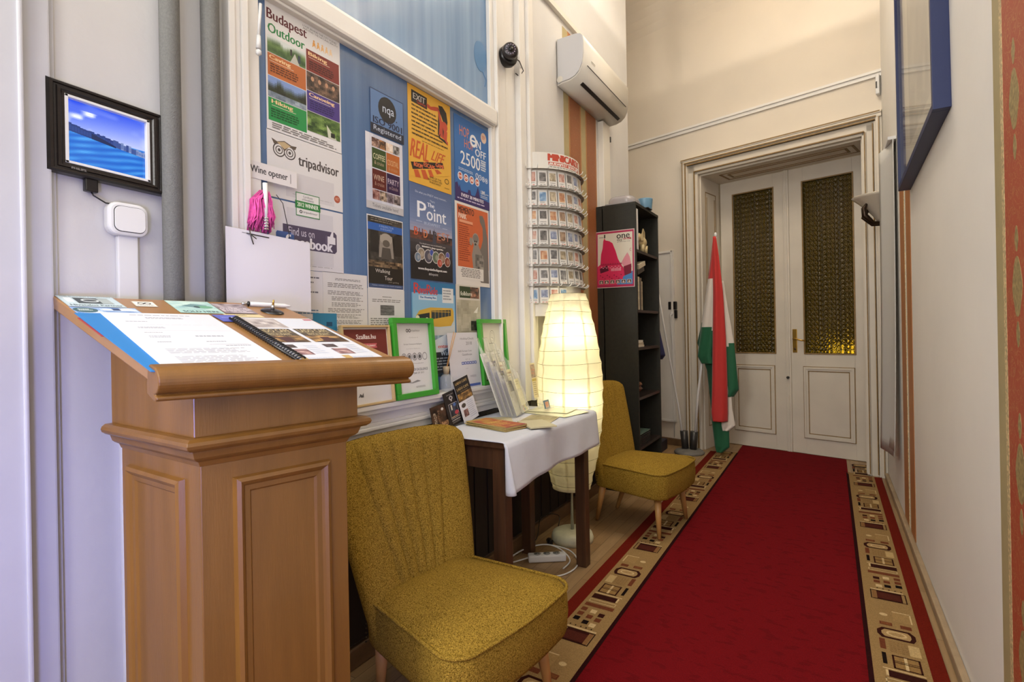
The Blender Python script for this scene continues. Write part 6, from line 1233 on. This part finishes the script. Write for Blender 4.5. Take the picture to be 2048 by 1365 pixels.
MB().grid(dome, 40, 10, M_BOX).obj('lid', db); MB().box((-.11, -.135, 0), (.11, .135, .02), M_BOX, 0.006).obj('tray', db)
tag(MB().box((-1.26, 3.94, BZ + .0015), (-1.165, 4.05, BZ + .006), M_BLACKP, 0.002).obj('small_tray'), 'thin black tray edge sticking out on top of the bookcase', 'tray')
tag(MB().box((-1.41, 3.715, SHZ[0] + .001), (-1.19, 3.768, SHZ[0] + .300), M_PLASTIC, 0.004).obj('ring_binder'), 'white binder standing at the near end of the top shelf', 'binder')
el = thing('elephant_figurine', 'beige elephant figurine with raised trunk on the top shelf of the bookcase', 'figurine', (-1.235, 3.97, SHZ[0] + .001))
b_ = MB(); b_.grid(lambda u, v: (0.042 * math.cos(2 * math.pi * u) * math.sin(math.pi * v), 0.065 * math.cos(math.pi * v), 0.085 + 0.045 * math.sin(2 * math.pi * u) * math.sin(math.pi * v)), 20, 14, M_CREAM)
for x in (-.022, .022):
    for y in (-.04, .04): b_.tube([(x, y, 0), (x, y, .06)], [.014, .018], M_CREAM, 12)
b_.grid(lambda u, v: (0.030 * math.cos(2 * math.pi * u) * math.sin(math.pi * v), -0.075 + 0.032 * math.cos(math.pi * v), 0.115 + 0.034 * math.sin(2 * math.pi * u) * math.sin(math.pi * v)), 18, 12, M_CREAM)
b_.obj('body', el); MB().tube([(0, .06, .10), (0, .085, .13), (0, .082, .175), (0, .055, .195), (0, .040, .17), (0, .05, .12)], [.007] * 6, M_CREAM, 10).obj('tail_handle', el)
MB().tube([(0, -.10, .11), (0, -.115, .075), (0, -.108, .04)], [.014, .010, .007], M_CREAM, 10).obj('trunk', el)
MB().box((-.036, -.085, .085), (-.026, -.045, .14), M_CREAM, .004).box((.026, -.085, .085), (.036, -.045, .14), M_CREAM, .004).obj('ear', el)
# books on the second shelf
bookc = ['#8f8a80', '#5a564f', '#c9bca0', '#3c3a38', '#7a6a55', '#b5a98c', '#4a3a34']
y = 3.725
for k, (t_, h_, d_) in enumerate(((.022, .26, .17), (.018, .235, .18), (.030, .245, .16), (.020, .22, .17), (.026, .24, .165), (.018, .215, .16))):
    bkt = thing('book', f'{["grey", "dark grey", "cream", "charcoal", "brown", "beige"][k]} upright book, {cols[k]} from the near end of the second shelf of the bookcase', 'book', (-1.20, y, SHZ[1] + .001), group='upright books on the second shelf')
    MB().box((-d_, 0, 0), (0, t_, h_), mat('book_cover_%d' % k, bookc[k], 0.5, var=.3, vscale=40), 0.0015).obj('cover', bkt); MB().box((-d_ - .0005, .002, .003), (-.004, t_ - .002, h_ + .0005), mat('page_edges', '#cbbf9f', 0.8)).obj('pages', bkt); y += t_ + .003
for k, (a_, c_) in enumerate(((-24, '#3a342c'), (-30, '#c9bfa5'))):
    b_ = MB().box((-.15, -.018, 0), (0, .016, .16), mat('slanted_book_%d' % k, c_, 0.5), .002); o = b_.obj('book'); o.location = (-1.195, 3.755 + .0 + k * .03, SHZ[1] + .272 + k * .044); o.rotation_euler = (math.radians(-74), 0, 0); o.scale = (1, 1, 1)
    tag(o, ['dark book lying across the tops of the upright books', 'cream book lying on the dark book above the upright books'][k], 'book')
for k in range(3):
    tag(MB().box((-1.38, 3.725 + .004 * k, SHZ[2] + .001 + k * .017), (-1.195 - .006 * k, 3.875 + .006 * k, SHZ[2] + .017 + k * .017), mat('paper_pad_%d' % k, ['#c9bfa9', '#b3a78f', '#d6cfc0'][k], 0.7), .001).obj('notepad'), ['lowest', 'middle', 'topmost'][k] + ' pad in the small pile on the third shelf of the bookcase', 'notepad', 'pads on the third shelf')
M_FOIL = mat('crinkled_foil', '#6a4a38', 0.25, 1.0, 40, var=.5, vscale=30, metal=.3)
b_ = MB(); b_.grid(lambda u, v: (0.06 * math.cos(2 * math.pi * u) * math.sin(math.pi * v) * (1 + .25 * math.sin(9 * u * math.pi)), 0.075 * math.cos(math.pi * v) * (1 + .15 * math.sin(17 * u)), 0.055 + 0.058 * math.sin(2 * math.pi * u) * math.sin(math.pi * v) * (1 + .2 * math.cos(11 * v))), 24, 16, M_FOIL, smooth=False)
o = b_.obj('crumpled_bag'); o.location = (-1.265, 3.80, SHZ[3] + .018); tag(o, 'crumpled shiny brown bag on the fourth shelf of the bookcase', 'bag')
b_ = MB(); 
for k in range(7): b_.box((-1.40, 3.73 + .0, SHZ[4] + .001 + k * .012), (-1.195, 3.99, SHZ[4] + .008 + k * .012), M_BLACKP, .001)
b_.box((-1.40, 3.73, SHZ[4] + .088), (-1.195, 3.99, SHZ[4] + .094), mat('green_tray_rim', '#5a6f62', .3)); tag(b_.obj('wire_tray'), 'dark slatted tray with a greenish rim on the fifth shelf of the bookcase', 'tray')

# ================================================================== BEYOND THE BOOKCASE
tag(MB().box((-1.62, 4.95, 0), (-1.40, 5.24, .10), mat('navy_box', '#1d1d33', .4), .004).obj('storage_box'), 'low dark blue box on the floor behind the bookcase', 'box')
so = thing('wall_socket', 'double black wall socket with a white plug beside the door casing', 'socket')
MB().box((-1.712, -.006, 1.385), (-1.63, .031, 1.465), M_BLACKP, .005, xf=EW).obj('upper_module', so)
MB().box((-1.715, .010, 1.295), (-1.628, .031, 1.378), M_BLACKP, .005, xf=EW).obj('lower_module', so)
pg = thing('power_plug', 'white plug and cable hanging from the black wall socket', 'plug')
MB().tube([EW(-1.672, .012, 1.34), EW(-1.672, -.03, 1.338)], [.019, .014], M_PLASTIC, 16).obj('plug_body', pg)
MB().tube([EW(-1.672, -.03, 1.335), EW(-1.671, -.035, 1.28), EW(-1.668, -.01, 1.0), EW(-1.67, -.006, .5), EW(-1.668, -.006, .09)], .004, M_PLASTIC, 8).obj('cable', pg)
# flag stand with two tubes
fs = thing('flag_stand', 'grey cast flag stand with two sockets on the floor by the door casing', 'flag stand', (-1.165, 5.13, 0))
MB().lathe([(0, 0), (.135, 0), (.140, .012), (.125, .028), (.05, .042), (0, .044)], M_STONE, n=32).obj('base', fs)
MB().tube([(-.035, 0, .03), (-.048, 0, .21)], [.032, .036], M_DGREY, 18).obj('socket_tube', fs); MB().tube([(.035, 0, .03), (.048, 0, .21)], [.032, .036], M_DGREY, 18).obj('socket_tube', fs)
def flagmat(): return rug_cloth
rug_cloth = bpy.data.materials.new('flag_cloth'); rug_cloth.use_nodes = True; nt = rug_cloth.node_tree; b_ = nt.nodes['Principled BSDF']; a_ = nt.nodes.new('ShaderNodeAttribute'); a_.attribute_name = 'Col'
nt.links.new(a_.outputs['Color'], b_.inputs['Base Color']); b_.inputs['Roughness'].default_value = 0.7; b_.inputs['Sheen Weight'].default_value = 0.2
def strip_mesh(name, strips, parent):
    """each strip: list of (z, x_left, x_right, y_left, y_right, bulge) rows from top to bottom and a colour function of (row fraction, u)"""
    V, F, C = [], [], []
    for rows, col in strips:
        NU, NV = 14, 40; o = len(V)
        zs = [r[0] for r in rows]
        for j in range(NV + 1):
            t = j / NV * (len(rows) - 1); i = min(int(t), len(rows) - 2); f = t - i; f = f
            r = [a + (b - a) * f for a, b in zip(rows[i], rows[i + 1])]
            for k in range(NU + 1):
                u = k / NU; V.append((r[1] + (r[2] - r[1]) * u, r[3] + (r[4] - r[3]) * u - r[5] * math.sin(math.pi * u) + 0.006 * math.sin(u * 9 + j * .12) * min(1, j / 8), r[0]))
        for j in range(NV):
            for k in range(NU):
                a = o + j * (NU + 1) + k; F.append((a, a + 1, a + NU + 2, a + NU + 1)); z = sum(V[q][2] for q in F[-1]) / 4; C.append(col(z, (k + .5) / NU))
    me = bpy.data.meshes.new(name); me.from_pydata(V, [], F); me.materials.append(rug_cloth); ca = me.color_attributes.new('Col', 'FLOAT_COLOR', 'CORNER'); i = 0
    for p, c in zip(me.polygons, C):
        p.use_smooth = True
        for _ in p.vertices: ca.data[i].color = (*lin(c), 1); i += 1
    o = bpy.data.objects.new(name, me); COL.objects.link(o); o.parent = parent; m_ = o.modifiers.new('solid', 'SOLIDIFY'); m_.thickness = .002; return o
hf = thing('national_flag', 'red, white and green striped flag hanging on a white pole by the door', 'flag')
MB().tube([(-1.117, 5.13, .05), (-1.075, 5.12, .55), (-.960, 5.095, 1.40), (-.885, 5.08, 2.03)], .0115, M_PLASTIC, 12).obj('pole', hf); MB().lathe([(0, -.02), (.013, -.015), (.014, .006), (.008, .02), (0, .024)], M_PLASTIC, (-.884, 5.08, 2.045), 14).obj('finial', hf)
RED, WHT, GRN = '#c02a26', '#dcd2c6', '#0e5c38'
y0 = 5.06
def gz(a, b, lo=RED, mid=WHT, hi=GRN): return lambda z, u: (lo if z > a else mid if z > b else hi)
strips = [
    # left fold: red, white, green
    ([(2.02, -.90, -.885, y0, y0 - .01, .0), (1.80, -.935, -.885, y0 + .02, y0 - .02, .015), (1.55, -.975, -.895, y0 + .03, y0 - .02, .02), (1.20, -1.03, -.905, y0 + .04, y0 - .01, .02), (.93, -1.065, -.935, y0 + .04, y0, .02), (.86, -1.03, -.92, y0 + .04, y0, .02)], lambda z, u: RED if z > 1.63 + .02 * u else WHT if z > 1.225 - .05 * u else GRN),
    # green fold behind, its shade painted as a darker green
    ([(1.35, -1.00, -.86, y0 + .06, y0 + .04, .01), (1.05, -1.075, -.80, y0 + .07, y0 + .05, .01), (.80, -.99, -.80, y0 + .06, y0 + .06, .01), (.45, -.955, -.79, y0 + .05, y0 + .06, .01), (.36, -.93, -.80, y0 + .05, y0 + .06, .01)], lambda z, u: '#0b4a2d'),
    # right fold: white then green
    ([(1.62, -.88, -.825, y0 + .03, y0 + .03, .01), (1.38, -.88, -.795, y0 + .03, y0 + .04, .015), (1.05, -.875, -.745, y0 + .02, y0 + .05, .02), (.80, -.87, -.728, y0 + .02, y0 + .05, .02), (.63, -.865, -.715, y0 + .02, y0 + .06, .02), (.56, -.86, -.76, y0 + .02, y0 + .06, .02)], lambda z, u: WHT if z > 1.02 + .10 * (u - .5) else GRN),
    # lower white tip and lower green tail
    ([(.72, -.86, -.785, y0 + .015, y0 + .04, .015), (.45, -.86, -.77, y0 + .01, y0 + .04, .015), (.30, -.86, -.745, y0 + .01, y0 + .04, .01), (.25, -.85, -.80, y0 + .01, y0 + .03, .01)], lambda z, u: WHT),
    ([(.50, -.94, -.85, y0 + .03, y0 + .02, .01), (.34, -.95, -.80, y0 + .03, y0 + .035, .02), (.10, -.925, -.80, y0 + .03, y0 + .035, .02), (.045, -.91, -.86, y0 + .03, y0 + .03, .01)], lambda z, u: GRN),
    # long red front fold
    ([(2.025, -.90, -.875, y0 - .02, y0 - .02, .005), (1.86, -.905, -.855, y0 - .03, y0 - .01, .012), (1.50, -.905, -.822, y0 - .035, y0 - .01, .025), (1.10, -.915, -.805, y0 - .04, y0 - .01, .03), (.70, -.925, -.80, y0 - .045, y0 - .01, .035), (.42, -.935, -.80, y0 - .045, y0 - .01, .035), (.34, -.925, -.805, y0 - .045, y0 - .01, .035)], lambda z, u: RED)]
strip_mesh('cloth', strips, hf)
ef = thing('blue_flag', 'dark blue flag on a white pole, mostly hidden behind the bookcase', 'flag')
MB().tube([(-1.213, 5.13, .05), (-1.25, 5.12, .40), (-1.36, 5.08, 1.15), (-1.45, 5.05, 1.80)], .0095, M_PLASTIC, 10).obj('pole', ef)
strip_mesh('cloth', [([(1.78, -1.48, -1.44, 5.02, 5.02, .01), (1.40, -1.55, -1.425, 5.02, 5.0, .02), (1.10, -1.58, -1.37, 5.02, 4.99, .03), (.94, -1.60, -1.335, 5.02, 4.98, .03), (.90, -1.58, -1.37, 5.02, 5.0, .02)], lambda z, u: '#2a2c66' if u < .8 else '#232455')], ef)

# ================================================================== RIGHT WALL
pf = thing('wall_picture', 'large framed pale picture with a navy frame high on the right wall', 'picture')
M_NAVY = mat('navy_frame', '#1b2855', 0.45); PX = 0.37; PZ0, PZ1, PY0, PY1, PD, PF = 1.945, 3.05, 2.33, 3.42, 0.052, 0.026
for lo, hi in (((PX - PD, PY0, PZ0), (PX, PY0 + PF, PZ1)), ((PX - PD, PY1 - PF, PZ0), (PX, PY1, PZ1)), ((PX - PD, PY0 + PF, PZ0), (PX, PY1 - PF, PZ0 + PF)), ((PX - PD, PY0 + PF, PZ1 - PF), (PX, PY1 - PF, PZ1))): MB().box(lo, hi, M_NAVY, .002).obj('frame_side', pf)
s = Sheet(PY1 - PY0 - 2 * PF, PZ1 - PZ0 - 2 * PF, '#d3cdbd'); s.pic(.16, .12, .84, .86, 26, 26, lambda u, v: mixc('#a9a59b', '#cdc8ba', vnoise(u * 9, v * 5, 260) * .7 + .3 * v))
s.build('mounted_print', plane_fn((PX - .018, PY1 - PF, PZ1 - PF), (0, -1, 0), (-1, 0, 0)), parent=pf)
M_PG = mat('picture_glass', '#f2f2ee', 0.03, alpha=0.16, coat=1.0, spec=0.8); MB().box((PX - .040, PY0 + PF, PZ0 + PF), (PX - .038, PY1 - PF, PZ1 - PF), M_PG).obj('glazing', pf)
pv = Vector((PX, PY0, PZ0)); pf.matrix_world = Matrix.Translation(pv) @ Matrix.Rotation(-0.045, 4, 'X') @ Matrix.Translation(-pv)
# wall sconce of frosted shell with bronze leaf
sc_ = thing('wall_sconce', 'cream shell wall sconce with a dark bronze leaf near the door', 'wall lamp', (0.37, 4.50, 2.02))
M_SHELL = mat('frosted_shell', '#cfc6b4', 0.25, coat=.5); M_BRZ = mat('dark_bronze', '#3a2c20', 0.3, metal=.7)
b_ = MB(); b_.grid(lambda u, v: (-0.225 * math.sin(math.pi * u) * (.35 + .65 * v) * (1 - .12 * (1 - v)), 0.19 * math.cos(math.pi * u) * (.35 + .65 * v), -0.11 + 0.19 * v ** .8), 28, 10, M_SHELL); o = b_.obj('shell', sc_); q_ = o.modifiers.new('solid', 'SOLIDIFY'); q_.thickness = .005
b_ = MB()
for a, d in ((-.05, 0), (.02, .02)): b_.tube([(-.02, a, -.12), (-.10, a - .02, -.115), (-.15, a - .03, -.06), (-.155 + d, a - .03, -.01), (-.125 + d, a - .02, .045)], [.008, .014, .020, .016, .003], M_BRZ, 10)
b_.box((-.02, -.06, -.15), (0, .06, .05), M_BRZ, .005); b_.obj('bronze_leaf', sc_)
# white sheets hanging off the wall
hb = thing('hanging_banner', 'tall white banner curling off the right wall behind the orange stripes', 'banner')
for k, (xo, yo, zb) in enumerate(((0.0, 0.0, 0.36), (0.012, -0.03, 0.40))):
    b_ = MB(); b_.grid(lambda u, v: (0.352 - 0.052 * u ** 1.5 - 0.020 * v ** 3 + xo * u, 4.02 + yo + 0.30 * u, 2.35 - (2.35 - zb) * v), 8, 24, mat('banner_sheet', '#d3d3cf', 0.6)); o = b_.obj('sheet', hb); q_ = o.modifiers.new('solid', 'SOLIDIFY'); q_.thickness = .0015
MB().box((0.325, 4.01, 2.345), (0.369, 4.33, 2.365), M_PLASTIC, .002).obj('top_rail', hb)
sn = MB().box((-0.02 + .10, -0.03, 2.985), (.105, .03, 3.14), M_PLASTIC, .006, xf=EW); tag(sn.box((.082, -.034, 3.03), (.092, -.028, 3.08), M_DGREY, xf=EW).obj('alarm_sensor'), 'small white alarm sensor in the top right corner of the end wall', 'sensor')

# ================================================================== PENDANT OUT OF THE FRAME, CABLES ON THE FLOOR
pd = thing('pendant_lamp', 'bowl shaped pendant lamp hanging from the ceiling above the runner', 'lamp', (0.02, 3.1, 3.64))
MB().lathe([(0.0, -.12), (.10, -.105), (.19, -.05), (.22, 0.0), (.215, 0.0), (.185, -.045), (.10, -.095), (0, -.11)], mat('opal_bowl', '#d8c9a8', .4), n=36).obj('bowl', pd)
MB().tube([(0, 0, .03), (0, 0, .98)], .008, M_BRASS, 10).obj('rod', pd); 
for a in (0, 120, 240): MB().tube([(.217 * math.cos(math.radians(a)), .217 * math.sin(math.radians(a)), 0), (0, 0, .30)], .003, M_BRASS, 6).obj('chain', pd)
ps = thing('power_strip', 'white multi socket power strip lying on the floor under the side table', 'power strip', (-1.275, 2.405, 0.002), math.radians(35))
MB().box((-.098, -.024, 0), (.098, .024, .036), M_PLASTIC, .008).obj('body', ps)
for k in range(3):
    b_ = MB().lathe([(0, .0355), (.017, .0355), (.0185, .0375), (0.0, .0365)], mat('socket_recess', '#8f8f8a', .5), (-.05 + k * .05, 0, 0), 20); b_.lathe([(0, .037), (.003, .037), (.003, .038), (0, .038)], M_BLACKP, (-.056 + k * .05, 0, 0), 8).lathe([(0, .037), (.003, .037), (.003, .038), (0, .038)], M_BLACKP, (-.044 + k * .05, 0, 0), 8); b_.obj('socket', ps)
def coil(pts, r, m_, name, label):
    P = [Vector(p) for p in pts]; Q = []
    for i in range(len(P) - 1):
        p0, p1, p2, p3 = P[max(i - 1, 0)], P[i], P[i + 1], P[min(i + 2, len(P) - 1)]
        for k in range(8):
            t = k / 8; Q.append(0.5 * ((2 * p1) + (p2 - p0) * t + (2 * p0 - 5 * p1 + 4 * p2 - p3) * t * t + (-p0 + 3 * p1 - 3 * p2 + p3) * t ** 3))
    Q.append(P[-1]); return tag(MB().tube(Q, r, m_, 8).obj(name), label, 'cable')
coil([(-1.355, 2.35, .02), (-1.43, 2.28, .006), (-1.445, 2.40, .012), (-1.36, 2.51, .03), (-1.22, 2.54, .02), (-1.13, 2.47, .006), (-1.11, 2.36, .005), (-1.16, 2.26, .005), (-1.30, 2.22, .005), (-1.42, 2.18, .005), (-1.455, 2.05, .005)], .0036, M_PLASTIC, 'extension_cable', 'white extension cable looping around the power strip on the floor')
coil([(-1.45, 2.30, .014), (-1.42, 2.44, .022), (-1.33, 2.50, .040), (-1.24, 2.50, .03), (-1.16, 2.44, .014), (-1.15, 2.34, .013)], .0034, M_PLASTIC, 'extension_cable', 'second white cable lying across the loops of the power strip cable')
coil([(-1.445, 2.44, .006), (-1.40, 2.52, .05), (-1.44, 2.66, .12), (-1.40, 2.80, .09), (-1.37, 2.70, .02), (-1.36, 2.60, .006), (-1.41, 2.54, .006), (-1.45, 2.48, .006)], .0028, M_BLACKP, 'lamp_cord', 'thin black lamp cord with a foot switch curling beside the lamp base')
tag(MB().tube([(-1.375, 2.62, .012), (-1.345, 2.585, .012)], [.016, .013], M_BLACKP, 12).obj('foot_switch'), 'black foot switch on the lamp cord beside the lamp base', 'switch')
